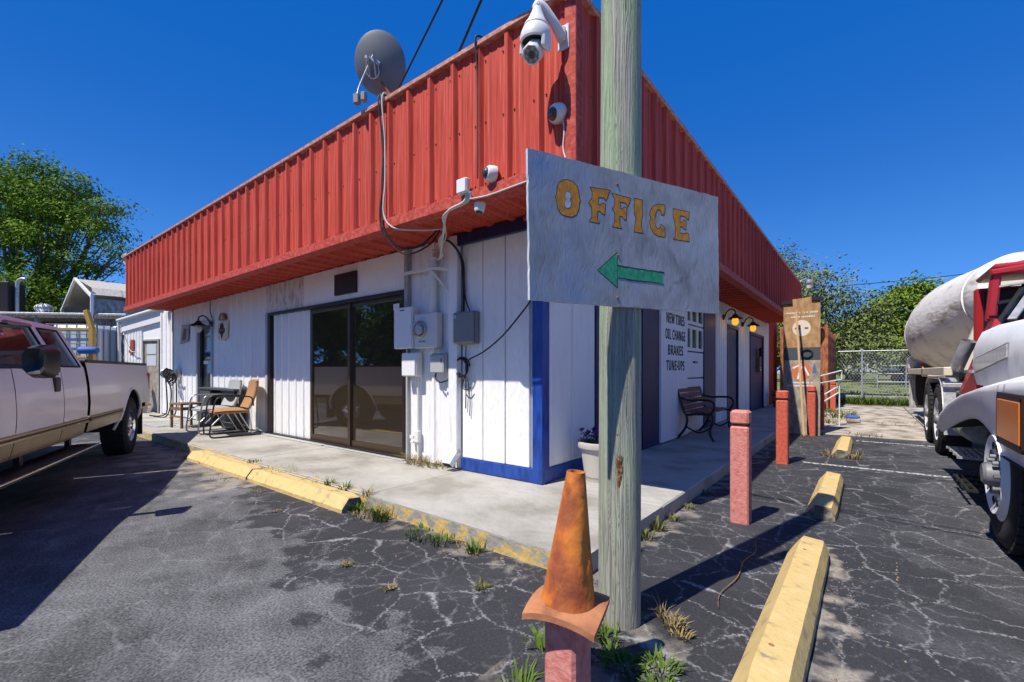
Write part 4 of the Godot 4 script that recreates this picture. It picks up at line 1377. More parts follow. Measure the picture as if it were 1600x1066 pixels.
	extrude(s, PackedVector2Array([Vector2(-.13, -.58), Vector2(.13, -.58), Vector2(.15, -.2), Vector2(.06, -.1), Vector2(-.06, -.1), Vector2(-.15, -.2)]), .01, .04)
	obj("tag", s, M.board_slate, t)
	s = mb()
	box(s, Vector3(-.10, -.52, .041), Vector3(.10, -.49, .044))
	box(s, Vector3(-.10, -.46, .041), Vector3(.10, -.44, .044))
	obj("print", s, M.cream, t)
# ---------------------------------------------------------------- furniture on the walk
func build_walk_things() -> void:
	var s: SurfaceTool
	# cabinet desk against the front wall
	var t := thing("cabinet_desk", "low black cabinet desk against the ribbed wall behind the chairs", "desk", Vector3(-7.55, SLAB, .14))
	s = mb()
	box(s, Vector3(-.74, .72, -.10), Vector3(1.05, .76, .12), .006)
	obj("desktop", s, M.board_slate, t)
	s = mb()
	box(s, Vector3(-.70, .02, -.09), Vector3(-.10, .72, .09), .006)
	obj("cabinet", s, M.black_plastic, t)
	s = mb()
	box(s, Vector3(.4, .02, -.09), Vector3(1.0, .72, .09), .006)
	obj("cabinet", s, M.black_plastic, t)
	s = mb()
	box(s, Vector3(-.10, .05, -.09), Vector3(.4, .72, -.06), .004)
	obj("back_panel", s, M.black_plastic, t)
	for k in 2:
		s = mb()
		box(s, Vector3(-.67, .05 + .34 * k, .091), Vector3(-.13, .37 + .33 * k, .102), .004)
		var dr := obj("drawer", s, M.board_slate, t)
		s = mb()
		bar(s, Vector3(-.44, .22 + .34 * k, .11), Vector3(-.32, .22 + .34 * k, .11), .012, .012)
		obj("handle", s, M.steel, dr)
	# small wooden side table
	t = thing("side_table", "small wooden side table in front of the black desk", "table", Vector3(-7.95, SLAB, .55), .15)
	s = mb()
	box(s, Vector3(-.22, .44, -.2), Vector3(.22, .475, .2), .006)
	obj("tabletop", s, M.old_wood, t)
	for q in [[-.19, -.17], [.19, -.17], [-.19, .17], [.19, .17]]:
		s = mb()
		box(s, Vector3(q[0] - .02, 0, q[1] - .02), Vector3(q[0] + .02, .44, q[1] + .02), .004)
		obj("leg", s, M.old_wood, t)
	s = mb()
	box(s, Vector3(-.2, .34, .165), Vector3(.2, .40, .185), .003)
	box(s, Vector3(.18, .34, -.16), Vector3(.2, .40, .16), .003)
	box(s, Vector3(-.17, .20, .165), Vector3(.17, .235, .185), .003)
	obj("apron", s, M.old_wood, t)
	# sled base arm chairs
	var frames := [[Vector3(-6.03, SLAB, .50), -.16, M.tan_fabric, "tan upholstered armchair on a black tube sled frame nearest the sliding door", M.black_metal], [Vector3(-6.74, SLAB, .50), .02, M.grey_light, "pale grey armchair behind the tan armchair", M.steel]]
	for f in frames:
		t = thing("armchair", f[3], "chair", f[0], f[1], "armchairs on the walk")
		s = mb()
		var rows := []
		for i in 7:
			var z := -.24 + .5 * i / 6.0
			var row := []
			for j in 9:
				var x := -.25 + .5 * j / 8.0
				var edge: float = maxf(pow(absf(x) / .25, 6.0), pow(absf(z - .01) / .25, 6.0))
				row.append(Vector3(x, .455 - .035 * edge + .012 * cos(z * 5.0), z))
			rows.append(row)
		grid(s, rows, Vector3.UP)
		box(s, Vector3(-.248, .385, -.238), Vector3(.248, .42, .258), .012)
		obj("seat", s, f[2], t)
		s = mb()
		for sd in [0, 1]:
			rows = []
			for i in 9:
				var k := i / 8.0
				var row := []
				for j in 9:
					var x := -.24 + .48 * j / 8.0
					var w := 1.0 - .10 * k
					var yy := .46 + .46 * k - (.03 * pow(absf(x) / .24, 4.0) if k > .8 else 0.0)
					var zz := -.24 - .13 * k - .03 * sin(k * PI) + .03 * pow(x / .24, 2.0)
					row.append(Vector3(x * w, yy, zz - (.055 if sd else 0.0)))
				rows.append(row)
			grid(s, rows, Vector3.BACK if sd == 0 else Vector3.FORWARD)
			if sd == 0:
				for jj in [0, 8]:
					var rim := []
					for i in 9:
						rim.append(rows[i][jj] + Vector3(0, 0, -.0275))
					tube(s, rim, .0285, 8)
				var toprim := []
				for j in 9:
					toprim.append(rows[8][j] + Vector3(0, 0, -.0275))
				tube(s, toprim, .0285, 8)
		obj("backrest", s, f[2], t)
		for sd in [-1.0, 1.0]:
			s = mb()
			tube(s, curve([Vector3(sd * .27, .50, -.30), Vector3(sd * .275, .64, -.27), Vector3(sd * .28, .665, -.1), Vector3(sd * .28, .665, .14), Vector3(sd * .28, .63, .23), Vector3(sd * .28, .50, .27), Vector3(sd * .275, .2, .31), Vector3(sd * .27, .06, .32), Vector3(sd * .265, .014, .27), Vector3(sd * .26, .013, .1), Vector3(sd * .26, .013, -.2), Vector3(sd * .255, .013, -.34)], 5), .0125, 9)
			obj("sled_frame", s, f[4], t)
			s = mb()
			tube(s, [Vector3(sd * .25, .013, -.30), Vector3(sd * .24, .39, -.10)], .010, 8)
			obj("strut", s, M.steel, t)
			s = mb()
			tube(s, [Vector3(sd * .26, .2, .30), Vector3(sd * .24, .39, .12)], .010, 8)
			obj("strut", s, M.steel, t)
		s = mb()
		tube(s, [Vector3(-.25, .15, -.235), Vector3(.25, .15, -.235)], .009, 8)
		obj("stretcher", s, M.steel, t)
	# door mats
	for q in [[Vector3(-8.75, SLAB + .001, .78), .02, "flat grey doormat nearest the kerb corner"], [Vector3(-8.6, SLAB + .001, .33), -.05, "flat grey doormat in front of the glass door"]]:
		t = thing("doormat", q[2], "mat", q[0], q[1], "doormats on the walk")
		s = mb()
		box(s, Vector3(-.42, 0, -.16), Vector3(.42, .012, .16), .005)
		obj("mat", s, M.grey_board, t)
	# planter with pansies
	t = thing("flower_pot", "stone coloured round pot of purple flowers by the corner", "planter", Vector3(.36, SLAB, -.50))
	s = mb()
	lathe(s, [Vector2(0, 0), Vector2(.135, 0), Vector2(.14, .02), Vector2(.145, .045), Vector2(.15, .05), Vector2(.185, .30), Vector2(.192, .305), Vector2(.194, .325), Vector2(.215, .33), Vector2(.222, .36), Vector2(.218, .385), Vector2(.2, .388), Vector2(.19, .37)], 32)
	obj("pot", s, M.planter_stone, t)
	s = mb()
	lathe(s, [Vector2(.19, .36), Vector2(0, .37)], 24)
	obj("soil", s, M.soil, t)
	var fl := mb()
	var lf := mb()
	for k in 46:
		var a := rng.randf() * TAU
		var r := sqrt(rng.randf()) * .2
		var c := Vector3(cos(a) * r, .40 + rng.randf() * .09 + .05 * (1.0 - r / .2), sin(a) * r)
		var up := Vector3(cos(a) * .7 + rng.randf_range(-.4, .4), .8, sin(a) * .7 + rng.randf_range(-.4, .4)).normalized()
		var x := up.cross(Vector3(.3, .2, .9)).normalized()
		var y := up.cross(x)
		for p in 5:
			var an := TAU * p / 5.0
			var d := x * cos(an) + y * sin(an)
			var e := up.cross(d)
			quad(fl, c, c + d * .018 + e * .014 + up * .004, c + d * .034 + up * .010, c + d * .018 - e * .014 + up * .004, up)
	for k in 120:
		var a := rng.randf() * TAU
		var r := sqrt(rng.randf()) * .19
		var c := Vector3(cos(a) * r, .37 + rng.randf() * .08, sin(a) * r)
		var d := Vector3(cos(a) + rng.randf_range(-.8, .8), rng.randf_range(-.1, .8), sin(a) + rng.randf_range(-.8, .8)).normalized()
		var e := d.cross(Vector3.UP).normalized()
		quad(lf, c, c + d * .02 + e * .012, c + d * .045, c + d * .02 - e * .012, Vector3.UP)
	obj("blossoms", fl, M.petal_purple, t).set_meta("kind", "stuff")
	obj("leaves", lf, M.leaf_dark, t).set_meta("kind", "stuff")
	# park bench with scrolled iron ends
	t = thing("park_bench", "reddish slatted park bench with black scrolled iron ends by the side wall", "bench", Vector3(.34, SLAB, -4.42), PI / 2)
	for sd in [-.62, .62]:
		s = mb()
		tube(s, curve([Vector3(sd, 0, .26), Vector3(sd, .14, .20), Vector3(sd, .30, .24), Vector3(sd, .40, .22), Vector3(sd, .41, .0), Vector3(sd, .40, -.16), Vector3(sd, .55, -.22), Vector3(sd, .80, -.30)], 5), .02, 8)
		tube(s, curve([Vector3(sd, 0, -.30), Vector3(sd, .16, -.18), Vector3(sd, .30, -.14), Vector3(sd, .40, -.16)], 5), .02, 8)
		tube(s, curve([Vector3(sd, .40, .20), Vector3(sd, .52, .27), Vector3(sd, .62, .22), Vector3(sd, .63, .05), Vector3(sd, .62, -.1), Vector3(sd, .66, -.25)], 5), .018, 8)
		tube(s, curve([Vector3(sd, .22, .22), Vector3(sd, .12, .05), Vector3(sd, .20, -.15)], 5), .013, 7)
		obj("iron_end", s, M.black_metal, t)
	for k in 5:
		s = mb()
		var z := .18 - .085 * k
		box(s, Vector3(-.62, .425, z - .032), Vector3(.62, .447, z + .032), .006)
		obj("seat_slat", s, M.bench_slat, t)
	for k in 4:
		s = mb()
		var y := .50 + .092 * k
		var z := -.195 - .033 * k
		box(s, Vector3(-.62, -.036, -.011), Vector3(.62, .036, .011), .006, Transform3D(Basis(Vector3.RIGHT, -.32), Vector3(0, y, z + .01)))
		obj("back_slat", s, M.bench_slat, t)
	# chairs in the deep shade past the second blue door
	t = thing("rusty_tub", "dark tub standing by the far end of the side wall", "tub", Vector3(.42, SLAB, -12.2))
	s = mb()
	lathe(s, [Vector2(0, 0), Vector2(.22, 0), Vector2(.27, .45), Vector2(.29, .46), Vector2(.29, .5), Vector2(.26, .5), Vector2(.25, .44), Vector2(0, .44)], 24)
	obj("tub", s, M.rust_orange, t)
	s = mb()
	for y in [.14, .34]:
		var rr: float = .222 + .05 * y / .45 + .008
		lathe(s, [Vector2(rr, y), Vector2(rr + .006, y + .01), Vector2(rr + .006, y + .03), Vector2(rr + .002, y + .04)], 24)
	obj("hoop", s, M.black_metal, t)
# ---------------------------------------------------------------- things standing on the lot
func flat_poly(a: Array) -> PackedVector2Array:
	var p := PackedVector2Array()
	for i in range(0, a.size(), 2):
		p.append(Vector2(a[i], a[i + 1]))
	return p

func bollard(label: String, x: float, z: float, h: float, m: Material, w := .135, turn := 0.0) -> Node3D:
	var t := thing("bollard", label, "bollard", Vector3(x, 0, z), turn, "square concrete bollards")
	var s := mb()
	var a := w / 2
	box(s, Vector3(-a, -.05, -a), Vector3(a, h - .125, a), .012)
	obj("shaft", s, m, t)
	s = mb()
	box(s, Vector3(-a + .012, h - .14, -a + .012), Vector3(a - .012, h - .10, a - .012))
	obj("groove", s, M.dark, t)
	s = mb()
	box(s, Vector3(-a, h - .11, -a), Vector3(a, h, a), .016)
	obj("cap", s, m, t)
	return t

func wheel_stop(label: String, from: Vector3, length: float, turn: float) -> void:
	var t := thing("wheel_stop", label, "wheel stop", from, turn, "yellow concrete wheel stops")
	var s := mb()
	var sec := [Vector2(-.108, 0), Vector2(-.108, .035), Vector2(-.040, .128), Vector2(.078, .118), Vector2(.106, .055), Vector2(.106, 0)]
	var n := 14
	var rows := []
	for i in n + 1:
		var z := length * i / n
		var e: float = clampf(minf(z, length - z) / .05, 0.0, 1.0)
		var row := []
		for k in sec.size():
			var p: Vector2 = sec[k]
			var wob := .0012 * sin(i * 2.1 + k * 1.7) + .0008 * sin(i * 5.3 + k)
			row.append(Vector3(p.x * (.93 + .07 * e) + wob, p.y * (.86 + .14 * e) + (wob if p.y > 0.0 else 0.0), z))
		rows.append(row)
	for k in sec.size() - 1:
		for i in n:
			var hint := Vector3(-1, .6, 0) if k < 2 else (Vector3(0, 1, 0) if k == 2 else Vector3(1, .4, 0))
			s.set_smooth_group(4 + k)
			quad(s, rows[i][k], rows[i + 1][k], rows[i + 1][k + 1], rows[i][k + 1], hint)
	obj("top", s, M.bumper_yellow, t)
	for e in [0, n]:
		s = mb()
		var c := Vector3(0, .05, rows[e][0].z)
		for k in sec.size():
			tri(s, c, rows[e][k], rows[e][(k + 1) % sec.size()], Vector3(0, 0, -1.0 if e == 0 else 1.0))
		obj("end_face", s, M.bumper_side, t)
	for z in [length * .17, length * .83]:
		s = mb()
		lathe(s, [Vector2(0, .1275), Vector2(.008, .1275), Vector2(.014, .125), Vector2(.016, .12)], 10, Transform3D(Basis(), Vector3(-.005, -.0015, z)))
		obj("anchor_bolt", s, M.rust_orange, t)

func build_lot_things() -> void:
	var s: SurfaceTool
	# the old round post
	var t := thing("wooden_post", "weathered greenish round timber post carrying the office sign", "post", Vector3(1.504, 0, 1.531))
	s = mb()
	s.set_smooth_group(1)
	var rings := []
	var nh := 64
	var nsd := 44
	var nz := noise(301, .9, FastNoiseLite.TYPE_SIMPLEX_SMOOTH, 3)
	for i in nh + 1:
		var y := -.15 + 4.75 * i / nh
		var row := []
		for j in nsd + 1:
			var a := TAU * (j % nsd) / nsd
			var r := .1005 - .0018 * y
			# long checks and ridges in the old timber, and a rotted hollow on the side towards the lot
			r += .0035 * nz.get_noise_3d(cos(a) * 5.0, y * .35, sin(a) * 5.0) + .0022 * nz.get_noise_3d(cos(a) * 16.0, y * .5, sin(a) * 16.0 + 9.0)
			var hollow := exp(-pow((y - .74) / .085, 2.0) - pow(wrapf(a - 1.13, -PI, PI) / .13, 2.0))
			r -= .020 * hollow
			row.append(Vector3(cos(a) * r + .003 * y, y, sin(a) * r))
		rings.append(row)
	for i in nh:
		for j in nsd:
			var c := Vector3(rings[i][j].x, 0, rings[i][j].z)
			uvquad(s, [rings[i][j], rings[i + 1][j], rings[i + 1][j + 1], rings[i][j + 1]], [Vector2(float(j) / nsd, 1.0 - float(i) / nh), Vector2(float(j) / nsd, 1.0 - float(i + 1) / nh), Vector2(float(j + 1) / nsd, 1.0 - float(i + 1) / nh), Vector2(float(j + 1) / nsd, 1.0 - float(i) / nh)], c)
	s.set_smooth_group(-1)
	for j in nsd:
		tri(s, Vector3(.014, 4.6, 0), rings[nh][j], rings[nh][j + 1], Vector3.UP)
	obj("timber", s, M.post_timber, t)
	# rotten splinters in the hollow
	s = mb()
	for k in 26:
		var a := 1.13 + rng.randfn() * .085
		var y := .74 + rng.randfn() * .075
		var rr := .088
		var p := Vector3(cos(a) * rr, y, sin(a) * rr)
		bar(s, p, p + Vector3(cos(a) * .009 + rng.randfn() * .003, rng.randf_range(.03, .09), sin(a) * .009 + rng.randfn() * .003), .006, .004, Vector3(cos(a), 0, sin(a)))
	obj("rotten_wood", s, M.rot_wood, t)
	# the plywood sign
	var X := Vector3(.468, .016, -1.079)
	var x := X.normalized()
	var z := x.cross(Vector3.UP).normalized()
	var y := z.cross(x)
	t = thing("office_sign", "weathered grey plywood sign with gold letters and a green arrow on the post", "sign")
	t.transform = Transform3D(Basis(x * .972, y * .972, z * .972), Vector3(1.389, 1.485, 2.113))
	s = mb()
	var edge := PackedVector2Array()
	var W := 1.176
	var H := .622
	for e in 4:
		for i in 24:
			var f := i / 24.0
			var j := rng.randf_range(-.0022, .0022)
			edge.append([Vector2(W * f, j), Vector2(W + j, H * f), Vector2(W * (1.0 - f), H + j), Vector2(j, H * (1.0 - f))][e])
	extrude(s, edge, -.016, -.0006)
	obj("plywood", s, M.ply_grey, t)
	s = mb()
	var tris := Geometry2D.triangulate_polygon(edge)
	for i in range(0, tris.size(), 3):
		for q in [0, 2, 1]:
			var v := edge[tris[i + q]]
			s.set_uv(Vector2(v.x / W, 1.0 - v.y / H))
			s.add_vertex(Vector3(v.x, v.y, 0.0))
	obj("painted_face", s, M.sign_face, t)
	# lettering painted on the board: dark outline under gold
	var L := {
		"O": [0.194, 0.528, 0.225, 0.525, 0.247, 0.507, 0.256, 0.476, 0.257, 0.458, 0.264, 0.451, 0.257, 0.438, 0.253, 0.409, 0.241, 0.386, 0.218, 0.373, 0.187, 0.372, 0.161, 0.377, 0.146, 0.396, 0.14, 0.427, 0.134, 0.444, 0.141, 0.459, 0.143, 0.485, 0.154, 0.508, 0.172, 0.521],
		"F": [0.319, 0.518, 0.431, 0.523, 0.406, 0.475, 0.396, 0.485, 0.363, 0.483, 0.359, 0.448, 0.379, 0.448, 0.384, 0.458, 0.403, 0.457, 0.398, 0.409, 0.383, 0.413, 0.376, 0.421, 0.357, 0.42, 0.355, 0.38, 0.366, 0.367, 0.314, 0.368, 0.328, 0.388, 0.327, 0.428, 0.31, 0.448, 0.318, 0.46, 0.329, 0.47, 0.332, 0.5],
		"f": [0.444, 0.512, 0.556, 0.508, 0.537, 0.469, 0.526, 0.483, 0.491, 0.484, 0.488, 0.45, 0.508, 0.449, 0.514, 0.46, 0.531, 0.459, 0.525, 0.403, 0.51, 0.409, 0.505, 0.418, 0.487, 0.417, 0.486, 0.376, 0.499, 0.361, 0.446, 0.363, 0.459, 0.384, 0.46, 0.426, 0.447, 0.443, 0.46, 0.461, 0.461, 0.492],
		"I": [0.579, 0.512, 0.63, 0.512, 0.626, 0.476, 0.629, 0.444, 0.622, 0.419, 0.618, 0.379, 0.63, 0.358, 0.577, 0.357, 0.583, 0.39, 0.588, 0.422, 0.578, 0.444, 0.58, 0.468, 0.579, 0.488],
		"C": [0.732, 0.509, 0.777, 0.512, 0.779, 0.483, 0.771, 0.465, 0.754, 0.463, 0.752, 0.483, 0.734, 0.488, 0.72, 0.474, 0.711, 0.448, 0.708, 0.424, 0.713, 0.4, 0.73, 0.39, 0.747, 0.396, 0.753, 0.414, 0.776, 0.4, 0.777, 0.358, 0.735, 0.356, 0.702, 0.366, 0.683, 0.392, 0.677, 0.419, 0.686, 0.437, 0.677, 0.451, 0.686, 0.477, 0.703, 0.496],
		"E": [0.838, 0.505, 0.95, 0.505, 0.946, 0.466, 0.931, 0.471, 0.921, 0.48, 0.885, 0.479, 0.882, 0.444, 0.9, 0.444, 0.909, 0.457, 0.928, 0.455, 0.925, 0.414, 0.908, 0.417, 0.904, 0.425, 0.882, 0.423, 0.881, 0.389, 0.912, 0.389, 0.93, 0.396, 0.945, 0.394, 0.949, 0.357, 0.839, 0.355, 0.851, 0.369, 0.852, 0.411, 0.846, 0.443, 0.837, 0.467],
	}
	for k in L:
		var p := flat_poly(L[k])
		s = mb()
		for o in Geometry2D.offset_polygon(p, .0038):
			if Geometry2D.is_polygon_clockwise(o) != Geometry2D.is_polygon_clockwise(p):
				continue
			extrude(s, o, .0002, .0004)
		var dk := obj("letter_outline", s, M.lettering_dark, t)
		s = mb()
		extrude(s, p, .0003, .0007)
		obj("letter", s, M.lettering_gold, dk)
	var inner := flat_poly([0.195, 0.478, 0.209, 0.473, 0.212, 0.457, 0.204, 0.444, 0.212, 0.432, 0.21, 0.415, 0.196, 0.406, 0.183, 0.409, 0.179, 0.425, 0.189, 0.443, 0.18, 0.455, 0.184, 0.471])
	s = mb()
	for o in Geometry2D.offset_polygon(inner, .002):
		extrude(s, o, .0008, .0010)
	var ik := obj("letter_outline", s, M.lettering_dark, t)
	s = mb()
	extrude(s, inner, .0009, .0013)
	obj("letter_eye", s, M.ply_grey, ik)
	s = mb()
	extrude(s, flat_poly([0.358, 0.155, 0.469, 0.243, 0.468, 0.088]), .0003, .0007)
	extrude(s, flat_poly([0.471, 0.187, 0.763, 0.181, 0.758, 0.125, 0.473, 0.131]), .0003, .0007)
	obj("arrow", s, M.arrow_green, t)
	s = mb()
	for o in Geometry2D.offset_polygon(flat_poly([0.358, 0.155, 0.469, 0.243, 0.468, 0.088]), .004):
		extrude(s, o, .0002, .0004)
	for q in [[.471, .1875, .77, .181], [.473, .130, .765, .1245]]:
		for i in 10:
			var f := i / 10.0
			bar(s, Vector3(lerpf(q[0], q[2], f), lerpf(q[1], q[3], f) + rng.randf_range(-.0025, .0025), .0006), Vector3(lerpf(q[0], q[2], f + .104), lerpf(q[1], q[3], f + .104) + rng.randf_range(-.0025, .0025), .0006), rng.randf_range(.004, .008), .0008, Vector3.BACK)
	obj("arrow_outline", s, M.lettering_dark, t)
	for p in [Vector2(.475, .56), Vector2(.475, .235), Vector2(.47, .04)]:
		s = mb()
		lathe(s, [Vector2(.007, 0), Vector2(.006, .003), Vector2(0, .004)], 8, Transform3D(Basis(Vector3.RIGHT, PI / 2), Vector3(p.x, p.y, .0)))
		obj("nail", s, M.rust_orange, t)
	# bollards along the side lot
	t = thing("bollard", "stub of a pink bollard under the traffic cone", "bollard", Vector3(1.572, 0, 2.125), 0.0, "square concrete bollards")
	s = mb()
	box(s, Vector3(-.066, -.05, -.066), Vector3(.066, .352, .066), .012)
	obj("shaft", s, M.bollard_pink, t)
	bollard("faded pink concrete bollard nearest the wooden post", 1.655, -.40, .89, M.bollard_pink)
	bollard("bright red bollard in front of the leaning brown board", 1.58, -3.26, .95, M.bollard_red)
	bollard("red bollard right beside the wooden stick", 1.63, -6.55, .93, M.bollard_red)
	bollard("red bollard just past the leaning brown board", 1.70, -7.55, .92, M.bollard_red)
	bollard("orange red bollard farthest along the lot by the weeds", 1.66, -12.75, .93, M.bollard_red)
	# traffic cone jammed over the stub
	t = thing("traffic_cone", "rusty faded orange traffic cone jammed over a bollard stub", "traffic cone", Vector3(1.574, .335, 2.128))
	t.rotation = Vector3(-.035, .0, -.05)
	s = mb()
	var prof := []
	var crow := []
	for i in 20:
		var f := i / 19.0
		var row := []
		for j in 37:
			var a := TAU * (j % 36) / 36.0
			var r := lerpf(.0985, .034, pow(f, .97)) + (.004 if f < .30 and f > .26 else 0.0)
			var dent := exp(-pow(wrapf(a - .15, -PI, PI) / .22, 2.0) - pow((f - .36) / .2, 2.0))
			r *= 1.0 - .16 * dent
			row.append(Vector3(cos(a) * r, .02 + f * .475, sin(a) * r))
		crow.append(row)
	s.set_smooth_group(1)
	for i in 19:
		for j in 36:
			quad(s, crow[i][j], crow[i + 1][j], crow[i + 1][j + 1], crow[i][j + 1], Vector3(crow[i][j].x, 0, crow[i][j].z))
	s.set_smooth_group(-1)
	var ct := Vector3(0, .495, 0)
	for j in 36:
		var a: Vector3 = crow[19][j]
		var b: Vector3 = crow[19][j + 1]
		quad(s, a, b, ct + (b - ct) * .62, ct + (a - ct) * .62, Vector3.UP)
		quad(s, ct + (a - ct) * .62, ct + (b - ct) * .62, ct + (b - ct) * .7 - Vector3(0, .1, 0), ct + (a - ct) * .7 - Vector3(0, .1, 0), ct - a)
	obj("cone", s, M.cone_rust, t)
	# warped square base
	s = mb()
	var plate := Basis(Vector3.UP, .26)
	for sd in [0, 1]:
		var rows := []
		for i in 15:
			var row := []
			for j in 15:
				var u := -1.0 + 2.0 * i / 14.0
				var v := -1.0 + 2.0 * j / 14.0
				var rr := sqrt(u * u + v * v)
				var drop := -.034 * pow(maxf(rr - .62, 0.0), 1.6) + .005 * sin(u * 2.2 + v * 1.4 + .6) * rr * rr - .002
				var c := 1.0 - .05 * pow(absf(u * v), 2.0)
				row.append(plate * Vector3(u * .137 * c, .02 + drop - .022 * sd, v * .137 * c))
			rows.append(row)
		grid(s, rows, Vector3.UP if sd == 0 else Vector3.DOWN, 2 + sd)
		if sd == 0:
			for k in 14:
				for q in [[rows[0][k], rows[0][k + 1]], [rows[14][k], rows[14][k + 1]], [rows[k][0], rows[k + 1][0]], [rows[k][14], rows[k + 1][14]]]:
					var o: Vector3 = (q[0] + q[1]) / 2.0
					quad(s, q[0], q[1], q[1] - Vector3(0, .022, 0), q[0] - Vector3(0, .022, 0), Vector3(o.x, 0, o.z))
	obj("base", s, M.cone_base, t)
	# wheel stops
	wheel_stop("long yellow wheel stop nearest the camera beside the post", Vector3(2.155, 0, .02), 1.84, 0.0)
	wheel_stop("yellow wheel stop in the post's shadow, second along the lot", Vector3(2.15, 0, -2.42), 1.56, 0.0)
	wheel_stop("yellow wheel stop farthest along the side lot, ringed with dry grass", Vector3(2.16, 0, -5.85), 1.66, 0.0)
	wheel_stop("yellow wheel stop against the walk in front of the sliding door", Vector3(-2.92, 0, 1.355), 1.88, PI / 2)
	wheel_stop("yellow wheel stop against the walk beside the chairs", Vector3(-4.83, 0, 1.355), 1.88, PI / 2)
	# tall board leaning at the bollards
	t = thing("display_board", "tall brown and grey printed board standing behind the red bollards", "board", Vector3(1.46, 0, -6.62), 0.0)
	t.rotation.x = -.035
	s = mb()
	extrude(s, PackedVector2Array([Vector2(-.30, 1.66), Vector2(.30, 1.66), Vector2(.30, 2.54), Vector2(.17, 2.545), Vector2(.165, 2.62), Vector2(-.15, 2.60), Vector2(-.16, 2.52), Vector2(-.30, 2.50)]), -.03, 0)
	obj("upper_panel", s, M.cardboard, t)
	s = mb()
	box(s, Vector3(-.30, 1.42, -.03), Vector3(.30, 1.66, .004), .002)
	obj("dark_band", s, M.board_slate, t)
	s = mb()
	box(s, Vector3(-.30, .0, -.03), Vector3(.30, 1.42, 0), .002)
	obj("lower_panel", s, M.board_grey, t)
	for q in [[-.33, -.15, 2.52], [.16, .34, 2.56]]:
		s = mb()
		box(s, Vector3(q[0], q[2] - .02, -.05), Vector3(q[1], q[2] + .05, .03), .005)
		obj("clip", s, M.bronze_dark, t)
	s = mb()
	for row in [[2.33, .25, .030], [2.25, .20, .032]]:
		var px: float = -row[1]
		while px < row[1]:
			var w := rng.randf_range(.014, .026)
			if rng.randf() > .14:
				box(s, Vector3(px, row[0] - row[2] * rng.randf_range(.75, 1.0) / 2, .0005), Vector3(px + w, row[0] + row[2] / 2, .002))
			px += w + .006
	obj("faded_print", s, M.cream, t)
	s = mb()
	extrude(s, ellipse_poly(0, 2.03, .15, .155, 32), .0006, .002)
	obj("round_label", s, M.cream, t)
	s = mb()
	box(s, Vector3(-.11, 2.01, .0022), Vector3(-.03, 2.045, .003))
	box(s, Vector3(.05, 2.01, .0022), Vector3(.11, 2.045, .003))
	obj("label_print", s, M.rag_red, t)
	s = mb()
	var ringp := []
	for i in 25:
		var a := TAU * i / 24.0
		ringp.append(Vector3(.09 + .085 * cos(a), 1.54 + .075 * sin(a), .014))
	tube(s, ringp, .017, 8, false)
	obj("black_ring", s, M.black_rubber, t)
	s = mb()
	extrude(s, PackedVector2Array([Vector2(-.15, 1.30), Vector2(-.05, 1.37), Vector2(.08, 1.38), Vector2(.17, 1.26), Vector2(.13, 1.08), Vector2(.02, 1.02), Vector2(-.11, 1.04), Vector2(-.16, 1.16)]), .0006, .002)
	obj("orange_print", s, M.sticker_orange, t)
	s = mb()
	for q in [[-.14, 1.26, .0, 1.34], [-.06, 1.05, .0, 1.30], [.04, 1.30, .12, 1.12]]:
		bar(s, Vector3(q[0], q[1], .003), Vector3(q[2], q[3], .003), .03, .002, Vector3.BACK)
	for row in [[.985, .16, .03], [.925, .22, .03]]:
		var px: float = -row[1]
		while px < row[1]:
			var w := rng.randf_range(.014, .026)
			if rng.randf() > .14:
				box(s, Vector3(px, row[0] - .013, .0005), Vector3(px + w, row[0] + .013, .002))
			px += w + .006
	obj("white_print", s, M.white_clean, t)
	s = mb()
	extrude(s, PackedVector2Array([Vector2(.17, 1.16), Vector2(.25, 1.17), Vector2(.24, 1.25), Vector2(.21, 1.36), Vector2(.18, 1.28)]), .0006, .002)
	obj("blue_print", s, M.far_blue, t)
	t = thing("wooden_stick", "long pale wooden stick leaning across the brown board", "stick", Vector3(1.555, 0, -6.12))
	s = mb()
	bar(s, Vector3(0, 0, 0), Vector3(-.165, 2.33, -.42), .035, .025, Vector3.BACK, .003)
	obj("stick", s, M.stick_wood, t)
	# concrete stub with blue paint
	t = thing("concrete_stub", "low broken concrete stub splashed with blue paint on the apron", "concrete stub", Vector3(2.2, .025, -9.45), .2)
	s = mb()
	box(s, Vector3(-.13, 0, -.1), Vector3(.13, .11, .1), .03)
	obj("block", s, M.old_concrete, t)
	s = mb()
	box(s, Vector3(-.135, .075, -.11), Vector3(.12, .17, .095), .04)
	obj("blue_top", s, M.tarp_blue, t)
# ---------------------------------------------------------------- vehicles
func interp(table: Array, v: float) -> float:
	for i in table.size() - 1:
		if v <= table[i + 1].x:
			return lerpf(table[i].y, table[i + 1].y, clampf((v - table[i].x) / (table[i + 1].x - table[i].x), 0.0, 1.0))
	return table[-1].y

func body_half(h: float) -> float:
	return interp([Vector2(.42, .90), Vector2(.52, .955), Vector2(.66, .985), Vector2(.85, .995), Vector2(1.05, .985), Vector2(1.2, .965), Vector2(1.30, .945), Vector2(1.34, .925)], h)

func arch_height(x: float, at: float, r: float) -> float:
	var d := absf(x - at)
	return .40 + sqrt(r * r - d * d) if d < r else 0.0

